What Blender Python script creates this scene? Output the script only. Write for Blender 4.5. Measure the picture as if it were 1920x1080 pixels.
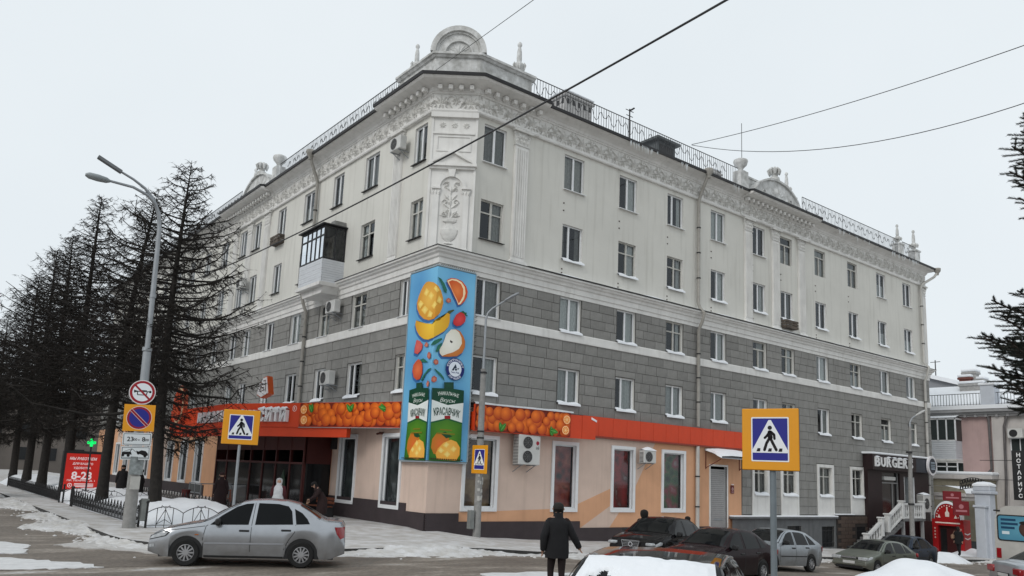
import bpy, bmesh, math, random
from math import sin, cos, pi, radians, sqrt, atan2
from mathutils import Vector, Matrix
random.seed(7)
for o in list(bpy.data.objects): bpy.data.objects.remove(o)
SC = bpy.context.scene
COL = SC.collection

# ------------------------------------------------------------------ camera
# world axes: X runs along the right-hand facade, Y along the left-hand facade, building corner at the origin
CAM = Vector((-16.342, -25.702, 2.3)); YAW = radians(38.115); PITCH = radians(9.313); ROLL = radians(2.436); FPX = 1471.3
cam = bpy.data.cameras.new('camera'); camo = bpy.data.objects.new('camera', cam); COL.objects.link(camo)
f0 = Vector((sin(YAW), cos(YAW), 0)); r0 = Vector((cos(YAW), -sin(YAW), 0)); zz = Vector((0, 0, 1))
fw = cos(PITCH)*f0 + sin(PITCH)*zz; up = -sin(PITCH)*f0 + cos(PITCH)*zz
rx = cos(ROLL)*r0 + sin(ROLL)*up; uy = -sin(ROLL)*r0 + cos(ROLL)*up
M = Matrix((rx, uy, -fw)).transposed().to_4x4(); M.translation = CAM
camo.matrix_world = M
cam.sensor_width = 36; cam.lens = FPX/1920*36; cam.shift_y = (648.2-540)/1920
cam.clip_start = .1; cam.clip_end = 3000
SC.camera = camo
SC.render.resolution_x = 1024; SC.render.resolution_y = 576

# ------------------------------------------------------------------ sky (overcast), sun, exposure
w = bpy.data.worlds.new('World'); SC.world = w; w.use_nodes = True
nt = w.node_tree; nt.nodes.clear()
out = nt.nodes.new('ShaderNodeOutputWorld')
sky = nt.nodes.new('ShaderNodeTexSky'); sky.sky_type = 'NISHITA'; sky.sun_disc = False
sky.sun_elevation = radians(38); sky.sun_rotation = radians(256); sky.dust_density = 4
b1 = nt.nodes.new('ShaderNodeBackground'); b1.inputs[1].default_value = .06
nt.links.new(sky.outputs[0], b1.inputs[0])
b2 = nt.nodes.new('ShaderNodeBackground'); b2.inputs[1].default_value = 1.06
tc = nt.nodes.new('ShaderNodeTexCoord'); ns = nt.nodes.new('ShaderNodeTexNoise'); ns.inputs['Scale'].default_value = 2.2; ns.inputs['Detail'].default_value = 4
nt.links.new(tc.outputs['Generated'], ns.inputs['Vector'])
cr = nt.nodes.new('ShaderNodeValToRGB'); cr.color_ramp.elements[0].position = .3; cr.color_ramp.elements[1].position = .7
cr.color_ramp.elements[0].color = (.785, .845, .885, 1); cr.color_ramp.elements[1].color = (.835, .89, .925, 1)
nt.links.new(ns.outputs[0], cr.inputs[0]); nt.links.new(cr.outputs[0], b2.inputs[0])
mx = nt.nodes.new('ShaderNodeMixShader'); mx.inputs[0].default_value = .93
nt.links.new(b1.outputs[0], mx.inputs[1]); nt.links.new(b2.outputs[0], mx.inputs[2]); nt.links.new(mx.outputs[0], out.inputs[0])
sl = bpy.data.lights.new('sun', 'SUN'); sl.energy = 1.0; sl.angle = radians(22); sl.color = (1, .97, .93)
so = bpy.data.objects.new('sun', sl); COL.objects.link(so)
so.rotation_euler = Vector((.80, .20, -.56)).to_track_quat('-Z', 'Y').to_euler()
so.location = (-30, -12, 40)
SC.view_settings.view_transform = 'Standard'; SC.view_settings.look = 'None'; SC.view_settings.exposure = 0; SC.view_settings.gamma = 1
SC.view_settings.use_curve_mapping = False

# ------------------------------------------------------------------ materials
MATS = {}
def mat(name, col=(.5, .5, .5), rough=.7, var=.1, scale=2.0, bump=0., bscale=40., metal=0., spec=.4, streak=0., dirt=None, orand=0., coat=0., emit=0., alpha=None, trans=0.):
    if name in MATS: return MATS[name]
    m = bpy.data.materials.new(name); m.use_nodes = True; MATS[name] = m
    N = m.node_tree.nodes; L = m.node_tree.links
    p = N['Principled BSDF']
    p.inputs['Roughness'].default_value = rough; p.inputs['Metallic'].default_value = metal
    p.inputs['Specular IOR Level'].default_value = spec
    if coat: p.inputs['Coat Weight'].default_value = coat; p.inputs['Coat Roughness'].default_value = .05
    if emit: p.inputs['Emission Color'].default_value = (*col, 1); p.inputs['Emission Strength'].default_value = emit
    tcn = N.new('ShaderNodeTexCoord')
    vec = tcn.outputs['Object']
    c2 = dirt if dirt else tuple(max(0, c*(1-2.2*var)) for c in col)
    n1 = N.new('ShaderNodeTexNoise'); n1.inputs['Scale'].default_value = scale; n1.inputs['Detail'].default_value = 6; n1.inputs['Roughness'].default_value = .62
    L.new(vec, n1.inputs['Vector'])
    rp = N.new('ShaderNodeValToRGB'); rp.color_ramp.elements[0].position = .32; rp.color_ramp.elements[1].position = .72
    rp.color_ramp.elements[0].color = (*c2, 1); rp.color_ramp.elements[1].color = (*col, 1)
    L.new(n1.outputs[0], rp.inputs[0]); last = rp.outputs[0]
    if streak:
        mp = N.new('ShaderNodeMapping'); mp.inputs['Scale'].default_value = (3.2, 3.2, .22); L.new(vec, mp.inputs[0])
        n2 = N.new('ShaderNodeTexNoise'); n2.inputs['Scale'].default_value = 1.2; n2.inputs['Detail'].default_value = 5; L.new(mp.outputs[0], n2.inputs['Vector'])
        r2 = N.new('ShaderNodeValToRGB'); r2.color_ramp.elements[0].position = .52; r2.color_ramp.elements[1].position = .75
        r2.color_ramp.elements[0].color = (0, 0, 0, 1); r2.color_ramp.elements[1].color = (streak, streak, streak, 1)
        L.new(n2.outputs[0], r2.inputs[0])
        mm = N.new('ShaderNodeMixRGB'); mm.blend_type = 'MIX'; mm.inputs[2].default_value = (col[0]*.52, col[1]*.51, col[2]*.48, 1)
        L.new(r2.outputs[0], mm.inputs[0]); L.new(last, mm.inputs[1]); last = mm.outputs[0]
    if orand:
        oi = N.new('ShaderNodeObjectInfo'); ma = N.new('ShaderNodeMapRange'); ma.inputs[3].default_value = 1-orand; ma.inputs[4].default_value = 1+orand
        L.new(oi.outputs['Random'], ma.inputs[0])
        hs = N.new('ShaderNodeHueSaturation'); L.new(ma.outputs[0], hs.inputs['Value']); L.new(last, hs.inputs['Color']); last = hs.outputs[0]
    L.new(last, p.inputs['Base Color'])
    if bump:
        n3 = N.new('ShaderNodeTexNoise'); n3.inputs['Scale'].default_value = bscale; n3.inputs['Detail'].default_value = 5; L.new(vec, n3.inputs['Vector'])
        bp = N.new('ShaderNodeBump'); bp.inputs['Strength'].default_value = bump; bp.inputs['Distance'].default_value = .02
        L.new(n3.outputs[0], bp.inputs['Height']); L.new(bp.outputs[0], p.inputs['Normal'])
    if trans:   # clear glass: see-through with a sky reflection
        tb = N.new('ShaderNodeBsdfTransparent'); tb.inputs[0].default_value = (.86, .9, .9, 1)
        fr = N.new('ShaderNodeFresnel'); fr.inputs[0].default_value = 1.5
        gl = N.new('ShaderNodeBsdfGlossy'); gl.inputs['Roughness'].default_value = .02; gl.inputs[0].default_value = (.9, .95, 1, 1)
        ad = N.new('ShaderNodeMath'); ad.operation = 'MULTIPLY_ADD'; ad.inputs[1].default_value = .8; ad.inputs[2].default_value = trans
        L.new(fr.outputs[0], ad.inputs[0])
        ms = N.new('ShaderNodeMixShader'); L.new(ad.outputs[0], ms.inputs[0]); L.new(tb.outputs[0], ms.inputs[1]); L.new(gl.outputs[0], ms.inputs[2])
        L.new(ms.outputs[0], N['Material Output'].inputs[0])
    return m
def print_mat(name='print', rough=.45, emit=0.):
    if name in MATS: return MATS[name]
    m = bpy.data.materials.new(name); m.use_nodes = True; MATS[name] = m
    N = m.node_tree.nodes; L = m.node_tree.links; p = N['Principled BSDF']
    a = N.new('ShaderNodeVertexColor'); a.layer_name = 'Col'
    L.new(a.outputs[0], p.inputs['Base Color']); p.inputs['Roughness'].default_value = rough; p.inputs['Specular IOR Level'].default_value = .3
    if emit: L.new(a.outputs[0], p.inputs['Emission Color']); p.inputs['Emission Strength'].default_value = emit
    return m
def sr(r, g, b):
    f = lambda c: (c/255/12.92 if c/255 <= .04045 else ((c/255+.055)/1.055)**2.4)
    return (f(r), f(g), f(b))

cream = mat('cream_stucco', (.66, .648, .60), .85, .055, .33, .3, 60, streak=.36)
white_st = mat('white_stucco', (.77, .76, .735), .8, .07, 1.3, .3, 45, streak=.34)
relief_m = mat('relief_plaster', (.75, .74, .71), .85, .12, 6, .35, 70)
attic_m = mat('weathered_plaster', (.73, .735, .73), .85, .06, 2.6, .4, 30, dirt=(.36, .36, .345), streak=.5)
revealm = mat('reveal_plaster', (.68, .67, .64), .85, .06, 2)
greyblock = mat('grey_block', (.262, .257, .243), .85, .1, 1.6, .35, 70, orand=.11, streak=.35)
greyjoint = mat('block_joint', (.115, .112, .105), .9, .1, 4)
pink = mat('pink_stucco', (.68, .525, .44), .85, .06, .8, .2, 60, streak=.25)
peach = mat('peach_stucco', (.70, .385, .225), .85, .06, .8, .2, 60, streak=.2)
plinthm = mat('dark_plinth', (.050, .037, .040), .6, .12, 2, .15, 30)
pvc = mat('white_plastic', (.78, .79, .80), .4, .05, 4)
oldwood = mat('old_white_paint', (.55, .54, .50), .7, .12, 5)
glass = mat('window_glass', (.5, .5, .5), trans=.015)
darkroom = mat('dark_room', (.035, .033, .032), .95, .2, .6)
curtA = mat('net_curtain', (.62, .62, .60), .95, .12, 9, orand=.2)
curtB = mat('drawn_curtain', (.30, .29, .27), .95, .15, 9, orand=.45)
snow = mat('snow', (.80, .82, .85), .8, .03, 1.5, .5, 9, spec=.3)
snowdirty = mat('trodden_snow', (.64, .64, .65), .85, .07, 1.6, .9, 9, dirt=(.38, .355, .325))
black = mat('black_metal', (.02, .02, .022), .5, .1, 5)
darkedge = mat('dark_flashing', (.022, .022, .024), .55, .2, 3)
galv = mat('galvanised_pipe', (.36, .345, .315), .6, .12, 3, streak=.5, spec=.3)
whitepipe = mat('painted_pipe', (.52, .51, .48), .6, .08, 3, streak=.3)
concrete = mat('concrete_pole', (.30, .295, .285), .9, .14, 5, .5, 30)
steel = mat('galvanised_steel', (.33, .35, .37), .5, .08, 4, metal=.4)
printm = print_mat()

# ------------------------------------------------------------------ mesh helpers
class MB:
    def __init__(s): s.v = []; s.f = []; s.m = []; s.c = None
    def add(s, vs, fs, m=0):
        o = len(s.v); s.v += [tuple(v) for v in vs]
        for f in fs: s.f.append(tuple(i+o for i in f)); s.m.append(m)
        return s
    def box(s, x0, x1, y0, y1, z0, z1, m=0):
        return s.add([(x0,y0,z0),(x1,y0,z0),(x1,y1,z0),(x0,y1,z0),(x0,y0,z1),(x1,y0,z1),(x1,y1,z1),(x0,y1,z1)],
              [(0,3,2,1),(4,5,6,7),(0,1,5,4),(1,2,6,5),(2,3,7,6),(3,0,4,7)], m)
    def bbox(s, x0, x1, y0, y1, z0, z1, b=.02, m=0):   # chamfered box
        vs = []
        for sx in (0, 1):
            for sy in (0, 1):
                for sz in (0, 1):
                    X = x1 if sx else x0; Y = y1 if sy else y0; Z = z1 if sz else z0
                    dx = -b if sx else b; dy = -b if sy else b; dz = -b if sz else b
                    vs += [(X, Y+dy, Z+dz), (X+dx, Y, Z+dz), (X+dx, Y+dy, Z)]
        bm = bmesh.new()
        for v in vs: bm.verts.new(v)
        r = bmesh.ops.convex_hull(bm, input=bm.verts[:]); bm.verts.index_update()
        s.add([v.co[:] for v in bm.verts], [[v.index for v in f.verts] for f in bm.faces], m); bm.free()
        return s
    def obox(s, c, ax, ay, az, m=0):     # oriented box with half axes
        c, ax, ay, az = map(Vector, (c, ax, ay, az))
        vs = [c+i*ax+j*ay+k*az for k in (-1, 1) for j in (-1, 1) for i in (-1, 1)]
        return s.add(vs, [(0,2,3,1),(4,5,7,6),(0,1,5,4),(1,3,7,5),(3,2,6,7),(2,0,4,6)], m)
    def bar(s, a, b, w, h=None, m=0, n=None):   # rectangular bar from a to b
        a, b = Vector(a), Vector(b); d = b-a
        if d.length < 1e-6: return s
        t = d.normalized(); u = Vector(n) if n else (Vector((0,0,1)) if abs(t.z) < .9 else Vector((1,0,0)))
        x = t.cross(u).normalized(); y = x.cross(t).normalized()
        return s.obox((a+b)/2, d/2, x*w/2, y*(h or w)/2, m)
    def tube(s, pts, r, n=8, m=0, cap=True):
        pts = [Vector(p) for p in pts]; k = len(pts)
        rs = r if isinstance(r, (list, tuple)) else [r]*k
        o = len(s.v); ref = None
        for i, p in enumerate(pts):
            t = (pts[min(i+1, k-1)]-pts[max(i-1, 0)]).normalized()
            if ref is None: ref = Vector((0,0,1)) if abs(t.z) < .9 else Vector((1,0,0))
            x = t.cross(ref)
            if x.length < 1e-5: x = t.orthogonal()
            x.normalize(); y = x.cross(t).normalized(); ref = y
            for j in range(n):
                a = 2*pi*j/n; s.v.append(tuple(p+(x*cos(a)+y*sin(a))*rs[i]))
        for i in range(k-1):
            for j in range(n):
                s.f.append((o+i*n+j, o+i*n+(j+1) % n, o+(i+1)*n+(j+1) % n, o+(i+1)*n+j)); s.m.append(m)
        if cap and n > 2:
            s.f.append(tuple(o+j for j in range(n))[::-1]); s.m.append(m)
            s.f.append(tuple(o+(k-1)*n+j for j in range(n))); s.m.append(m)
        return s
    def lathe(s, prof, c=(0,0,0), n=12, m=0, sx=1, sy=1):
        o = len(s.v)
        for r, z in prof:
            for j in range(n):
                a = 2*pi*j/n; s.v.append((c[0]+r*cos(a)*sx, c[1]+r*sin(a)*sy, c[2]+z))
        for i in range(len(prof)-1):
            for j in range(n):
                s.f.append((o+i*n+j, o+i*n+(j+1) % n, o+(i+1)*n+(j+1) % n, o+(i+1)*n+j)); s.m.append(m)
        s.f.append(tuple(o+j for j in range(n))[::-1]); s.m.append(m)
        k = len(prof)-1; s.f.append(tuple(o+k*n+j for j in range(n))); s.m.append(m)
        return s
    def prism(s, poly, fn, d0, d1, m=0):   # 2-D outline, fn(a,b,d)->xyz, extruded from d0 to d1
        n = len(poly); vs = [fn(a, b, d0) for a, b in poly]+[fn(a, b, d1) for a, b in poly]
        return s.add(vs, [tuple(range(n))[::-1], tuple(range(n, 2*n))]+[(i, (i+1) % n, n+(i+1) % n, n+i) for i in range(n)], m)
    def grid(s, P, m=0, wrap=False):       # P[i][j] points
        o = len(s.v); a = len(P); b = len(P[0])
        for row in P:
            for p in row: s.v.append(tuple(p))
        for i in range(a-1):
            for j in range(b if wrap else b-1):
                j2 = (j+1) % b
                s.f.append((o+i*b+j, o+i*b+j2, o+(i+1)*b+j2, o+(i+1)*b+j)); s.m.append(m)
        return s
    def mesh(s, name, mats, smooth=None, recalc=False):
        me = bpy.data.meshes.new(name); me.from_pydata(s.v, [], s.f)
        for mm in (mats if isinstance(mats, (list, tuple)) else [mats]): me.materials.append(mm)
        if len(me.materials) > 1 and len(s.m) == len(me.polygons): me.polygons.foreach_set('material_index', s.m)
        if recalc:
            bm = bmesh.new(); bm.from_mesh(me); bmesh.ops.recalc_face_normals(bm, faces=bm.faces); bm.to_mesh(me); bm.free()
        if smooth is not None:
            me.polygons.foreach_set('use_smooth', [True]*len(me.polygons)); me.set_sharp_from_angle(angle=radians(smooth))
        me.update(); return me
    def build(s, name, mats, parent=None, smooth=None, recalc=True, loc=None, rz=0):
        return obj(name, s.mesh(name, mats, smooth, recalc), parent, loc, rz)
def obj(name, me, parent=None, loc=None, rz=0):
    o = bpy.data.objects.new(name, me); COL.objects.link(o)
    if parent: o.parent = parent
    if loc: o.location = loc
    if rz: o.rotation_euler = (0, 0, rz)
    return o
def tag(o, label=None, cat=None, group=None, kind=None):
    if label: o['label'] = label
    if cat: o['category'] = cat
    if group: o['group'] = group
    if kind: o['kind'] = kind
    return o
def thing(name, label, cat, loc=(0,0,0), rz=0, group=None):
    o = bpy.data.objects.new(name, None); COL.objects.link(o); o.empty_display_size = .2
    o.location = loc; o.rotation_euler = (0, 0, rz); return tag(o, label, cat, group)
def copy_tree(o, parent=None, label=None):
    c = o.copy(); COL.objects.link(c); c.parent = parent
    if label: c['label'] = label
    for ch in list(o.children): copy_tree(ch, c)
    return c
def lerp(a, b, t): return a+(b-a)*t
def sstep(a, b, x):
    t = max(0, min(1, (x-a)/(b-a))); return t*t*(3-2*t)
def interp(P, x):
    if x <= P[0][0]: return P[0][1]
    for (a, b), (c, d) in zip(P, P[1:]):
        if x <= c: return lerp(b, d, (x-a)/(c-a)) if c > a else d
    return P[-1][1]
def ray_at(px, py, d):      # point at depth d (metres along the camera's level heading) seen through photo pixel
    X = (px-960)/FPX; Z = -(py-648.2)/FPX
    v = fw+rx*X+uy*Z; k = d/(v.dot(f0)); return CAM+v*k

# ---- 2-D shape tools for printed faces and pictograms (layers 1 mm apart, colour per vertex)
class Print:
    def __init__(s, fn, layer=.0012): s.fn = fn; s.v = []; s.f = []; s.c = []; s.l = 0; s.dl = layer
    def poly(s, pts, col, col2=None, cen=None, cut=None, keep=False):
        if not keep: s.l += 1
        bm = bmesh.new(); vs = [bm.verts.new((p[0], p[1], 0)) for p in pts]; f = bm.faces.new(vs)
        n = len(pts); cx = cen[0] if cen else sum(p[0] for p in pts)/n; cy = cen[1] if cen else sum(p[1] for p in pts)/n
        if col2 is not None: bmesh.ops.poke(bm, faces=[f]); bm.verts.ensure_lookup_table(); bm.verts[-1].co = (cx, cy, 0)
        else: bmesh.ops.triangulate(bm, faces=bm.faces[:])
        if cut is not None: bmesh.ops.bisect_plane(bm, geom=bm.verts[:]+bm.edges[:]+bm.faces[:], plane_co=(cut, 0, 0), plane_no=(1, 0, 0))
        bm.verts.index_update(); o = len(s.v); R = max(sqrt((p[0]-cx)**2+(p[1]-cy)**2) for p in pts)
        for v in bm.verts:
            s.v.append(s.fn(v.co.x, v.co.y, s.l*s.dl))
            t = min(1, sqrt((v.co.x-cx)**2+(v.co.y-cy)**2)/R) if col2 is not None else 0
            s.c.append(tuple(lerp(a, b, t) for a, b in zip(col2 if col2 is not None else col, col))+(1,))
        for f in bm.faces: s.f.append(tuple(o+v.index for v in f.verts))
        bm.free(); return s
    def disc(s, x, y, r, col, col2=None, n=20, ry=None, cut=None, off=(0, 0), keep=False, rot=0):
        ry = ry or r; P = []
        for i in range(n):
            a = 2*pi*i/n; X = r*cos(a); Y = ry*sin(a); P.append((x+X*cos(rot)-Y*sin(rot), y+X*sin(rot)+Y*cos(rot)))
        return s.poly(P, col, col2, (x+off[0], y+off[1]), cut, keep)
    def rect(s, x0, y0, x1, y1, col, r=0, keep=False, cut=None):
        if r <= 0: return s.poly([(x0,y0),(x1,y0),(x1,y1),(x0,y1)], col, keep=keep, cut=cut)
        P = []
        for cx, cy, a0 in ((x1-r,y0+r,-90),(x1-r,y1-r,0),(x0+r,y1-r,90),(x0+r,y0+r,180)):
            for k in range(5): a = radians(a0+k*22.5); P.append((cx+r*cos(a), cy+r*sin(a)))
        return s.poly(P, col, keep=keep, cut=cut)
    def line(s, a, b, w, col, keep=False):
        d = Vector((b[0]-a[0], b[1]-a[1])); 
        if d.length < 1e-6: return s
        n = Vector((-d.y, d.x)).normalized()*w/2
        return s.poly([(a[0]-n.x,a[1]-n.y),(b[0]-n.x,b[1]-n.y),(b[0]+n.x,b[1]+n.y),(a[0]+n.x,a[1]+n.y)], col, keep=keep)
    def text(s, key, x, y, wid, col, hgt=None, cut=None, shear=0, arc=None, rot=0, keep=False):
        if not keep: s.l += 1
        V, F, (x0, y0, x1, y1) = TEXT[key]; k = wid/(x1-x0); ky = (hgt/(y1-y0)) if hgt else k
        P = []
        for a, b in V:
            X = (a-(x0+x1)/2)*k; Y = (b-(y0+y1)/2)*ky; X += shear*Y
            if arc: R, sgn = arc; t = X/R; r = R+sgn*Y; X, Y = (r*sin(t), sgn*(r*cos(t)-R))
            if rot: X, Y = X*cos(rot)-Y*sin(rot), X*sin(rot)+Y*cos(rot)
            P.append((x+X, y+Y))
        o = len(s.v)
        for a, b in P: s.v.append(s.fn(a, b, s.l*s.dl)); s.c.append((*col, 1))
        for f in F: s.f.append(tuple(o+i for i in f))
        return s
    def build(s, name, parent=None, m=None):
        me = bpy.data.meshes.new(name); me.from_pydata(s.v, [], s.f); me.materials.append(m or printm)
        ca = me.color_attributes.new('Col', 'FLOAT_COLOR', 'POINT')
        ca.data.foreach_set('color', [x for c in s.c for x in c]); me.update()
        return obj(name, me, parent)
TEXT = {}
def prep_text(key, body, bold=.0):
    cu = bpy.data.curves.new('t', 'FONT'); cu.body = body; cu.size = 1; cu.resolution_u = 3; cu.offset = bold
    o = bpy.data.objects.new('t', cu); COL.objects.link(o)
    dg = bpy.context.evaluated_depsgraph_get(); me = bpy.data.meshes.new_from_object(o.evaluated_get(dg))
    V = [(v.co.x, v.co.y) for v in me.vertices]; F = [tuple(p.vertices) for p in me.polygons]
    TEXT[key] = (V, F, (min(v[0] for v in V), min(v[1] for v in V), max(v[0] for v in V), max(v[1] for v in V)))
    bpy.data.objects.remove(o); bpy.data.meshes.remove(me); bpy.data.curves.remove(cu)
for k, b, bd in (('uniq', 'УНИКАЛЬНЫЕ', .01), ('taste', 'Вкусы', .0), ('handsome', 'КРАСАВЧИК', .015), ('keeps', 'СОХРАНЯЕТ', .02), ('best', 'ЛУЧШЕЕ', .02), ('tetra', 'Tetra Pak', .01),
    ('city', 'СИТИ', .04), ('reg', 'R', .02), ('burgers', 'BURGERS', .035), ('notary', 'НОТАРИУС', .02), ('work', 'МЫ РАБОТАЕМ', .025), ('foryou', 'ДЛЯ ВАШЕГО', .025), ('conv', 'УДОБСТВА', .025),
    ('hours', '8-23', .03), ('addr', 'ПР. ЛЕНИНА, Д. 1', .02), ('time', '23  - 8', .02), ('zeros', '00', .02), ('lg', 'LG', .03), ('plate', 'н 427 ос', .0), ('adtext', 'МОЛОКО', .02), ('adtext2', 'ГОВЯДИНА', .02), ('adtext3', 'С СОУСОМ', .02), ('sale', 'БАР', .02), ('fast', '24 ЧАСА', .02)):
    prep_text(k, b, bd)
for ch in 'НОТАРИУС': prep_text('ch_'+ch, ch, .025)
for ch in 'BURGERS': prep_text('ch_'+ch+'_l', ch, .03)
for ch in 'СИТ': prep_text('cy_'+ch, ch, .04)
for ch in 'МАНДР': prep_text('cy_'+ch, ch, .04)
def letter_mesh(mb, key, x, z, h, depth, fn, m=0):     # solid letters standing out of a board
    V, F, (x0, y0, x1, y1) = TEXT[key]; k = h/(y1-y0); n = len(V)
    vs = [fn(x+(a-x0)*k, z+(b-y0)*k, 0) for a, b in V]+[fn(x+(a-x0)*k, z+(b-y0)*k, depth) for a, b in V]
    ed = {}
    for f in F:
        for i in range(len(f)):
            e = (f[i], f[(i+1) % len(f)]); r = (e[1], e[0])
            if r in ed: del ed[r]
            else: ed[e] = 1
    fs = [tuple(i+n for i in f) for f in F]+[(a, b, b+n, a+n) for a, b in ed]
    mb.add(vs, fs, m); return (x1-x0)*k
# ------------------------------------------------------------------ people: continuous skinned bodies (made first, placed later)
skin_m = mat('skin', (.42, .25, .18), .6, .05, 4); hair_m = mat('hair', (.015, .012, .010), .8, .2, 12)
def cloth(name, c): return mat('cloth_'+name, c, .95, .12, 7, .3, 60)
def body_mesh(key, J, mats, zcut):
    """J: joints of the pose; one skin surface from head to toe. zcut(v)->material index"""
    me = bpy.data.meshes.new('p'); names = list(J); idx = {n: i for i, n in enumerate(names)}
    E = [('pelvis', 'spine'), ('spine', 'chest'), ('chest', 'neck'), ('neck', 'jaw'), ('jaw', 'head'), ('head', 'crown'), ('chest', 'sL'), ('sL', 'eL'), ('eL', 'wL'), ('wL', 'hL'), ('chest', 'sR'), ('sR', 'eR'), ('eR', 'wR'), ('wR', 'hR'), ('pelvis', 'pL'), ('pL', 'kL'), ('kL', 'aL'), ('aL', 'tL'), ('pelvis', 'pR'), ('pR', 'kR'), ('kR', 'aR'), ('aR', 'tR')]
    me.from_pydata([J[n][:3] for n in names], [(idx[a], idx[b]) for a, b in E], [])
    o = bpy.data.objects.new('p', me); COL.objects.link(o); o.modifiers.new('s', 'SKIN'); sub = o.modifiers.new('u', 'SUBSURF'); sub.levels = 2; sub.render_levels = 2
    for n in names:
        r = J[n][3]; sv = me.skin_vertices[0].data[idx[n]]; sv.radius = r if isinstance(r, tuple) else (r, r); sv.use_root = (n == 'pelvis')
    dg = bpy.context.evaluated_depsgraph_get(); m2 = bpy.data.meshes.new_from_object(o.evaluated_get(dg)); bpy.data.objects.remove(o); bpy.data.meshes.remove(me)
    mb = MB(); mb.v = [tuple(v.co) for v in m2.vertices]; mb.f = [tuple(p.vertices) for p in m2.polygons]
    mb.m = [zcut(Vector(p.center)) for p in m2.polygons]; bpy.data.meshes.remove(m2)
    for s, w_, e in (('L', 'wL', 'hL'), ('R', 'wR', 'hR')):       # five bent fingers, thumb from the side of the palm
        w0, h0 = Vector(J[w_][:3]), Vector(J[e][:3]); d = (h0-w0).normalized(); f = Vector((0, -1, 0)); side = d.cross(f); side = side.normalized() if side.length > .05 else Vector((1, 0, 0)); fr = side.cross(d).normalized()
        for k, (u, l) in enumerate(((-.030, .060), (-.010, .072), (.010, .068), (.028, .052))):
            b = h0+fr*u+d*.005; mb.tube([b, b+d*l*.55, b+d*l*.95+side*(-.02 if s == 'L' else .02)], [.0105, .0095, .007], 6, 1)
        b = h0+fr*.034-d*.03; mb.tube([b, b+fr*.028+d*.03, b+fr*.030+d*.058], [.012, .0105, .008], 6, 1)
    hd = Vector(J['head'][:3]); cr_ = Vector(J['crown'][:3]); jw = Vector(J['jaw'][:3]); upv = (cr_-jw).normalized(); fc = Vector(J.get('_face', (0, -1, 0))) if '_face' in J else Vector((0, -1, 0))
    sdv = upv.cross(fc).normalized(); fc = sdv.cross(upv).normalized()
    mb.tube([hd+fc*.085+upv*.03, hd+fc*.105-upv*.01, hd+fc*.085-upv*.02], [.008, .016, .008], 6, 1)
    for s in (-1, 1): mb.tube([hd+sdv*s*.092-upv*.02, hd+sdv*s*.106, hd+sdv*s*.092+upv*.03], [.012, .02, .012], 6, 1); mb.tube([hd+fc*.084+sdv*s*.032+upv*.022, hd+fc*.092+sdv*s*.032+upv*.022], [.011, .007], 6, 3)
    mb.tube([hd+fc*.088-upv*.05-sdv*.022, hd+fc*.094-upv*.052, hd+fc*.088-upv*.05+sdv*.022], [.004, .007, .004], 5, 3)
    return mb.mesh('body', mats, smooth=60)
def base_pose(h=1.75):
    J = dict(pelvis=(0, 0, .96, (.155, .115)), spine=(0, 0, 1.14, (.145, .11)), chest=(0, .0, 1.36, (.165, .12)), neck=(0, .0, 1.50, .06), jaw=(0, -.015, 1.575, .068), head=(0, -.02, 1.645, .092), crown=(0, -.005, 1.71, .07),
        sL=(.175, 0, 1.42, .072), eL=(.235, .03, 1.14, .052), wL=(.25, -.04, .90, .036), hL=(.25, -.06, .82, (.022, .042)), sR=(-.175, 0, 1.42, .072), eR=(-.235, .03, 1.14, .052), wR=(-.25, -.04, .90, .036), hR=(-.25, -.06, .82, (.022, .042)),
        pL=(.09, 0, .88, .105), kL=(.10, -.02, .49, .068), aL=(.10, .01, .09, .048), tL=(.115, -.14, .045, .042), pR=(-.09, 0, .88, .105), kR=(-.10, -.02, .49, .068), aR=(-.10, .01, .09, .048), tR=(-.115, -.14, .045, .042))
    return {k: tuple(c*h/1.75 if i < 3 else c for i, c in enumerate(v)) for k, v in J.items()}
PEOPLE = {}
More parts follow.
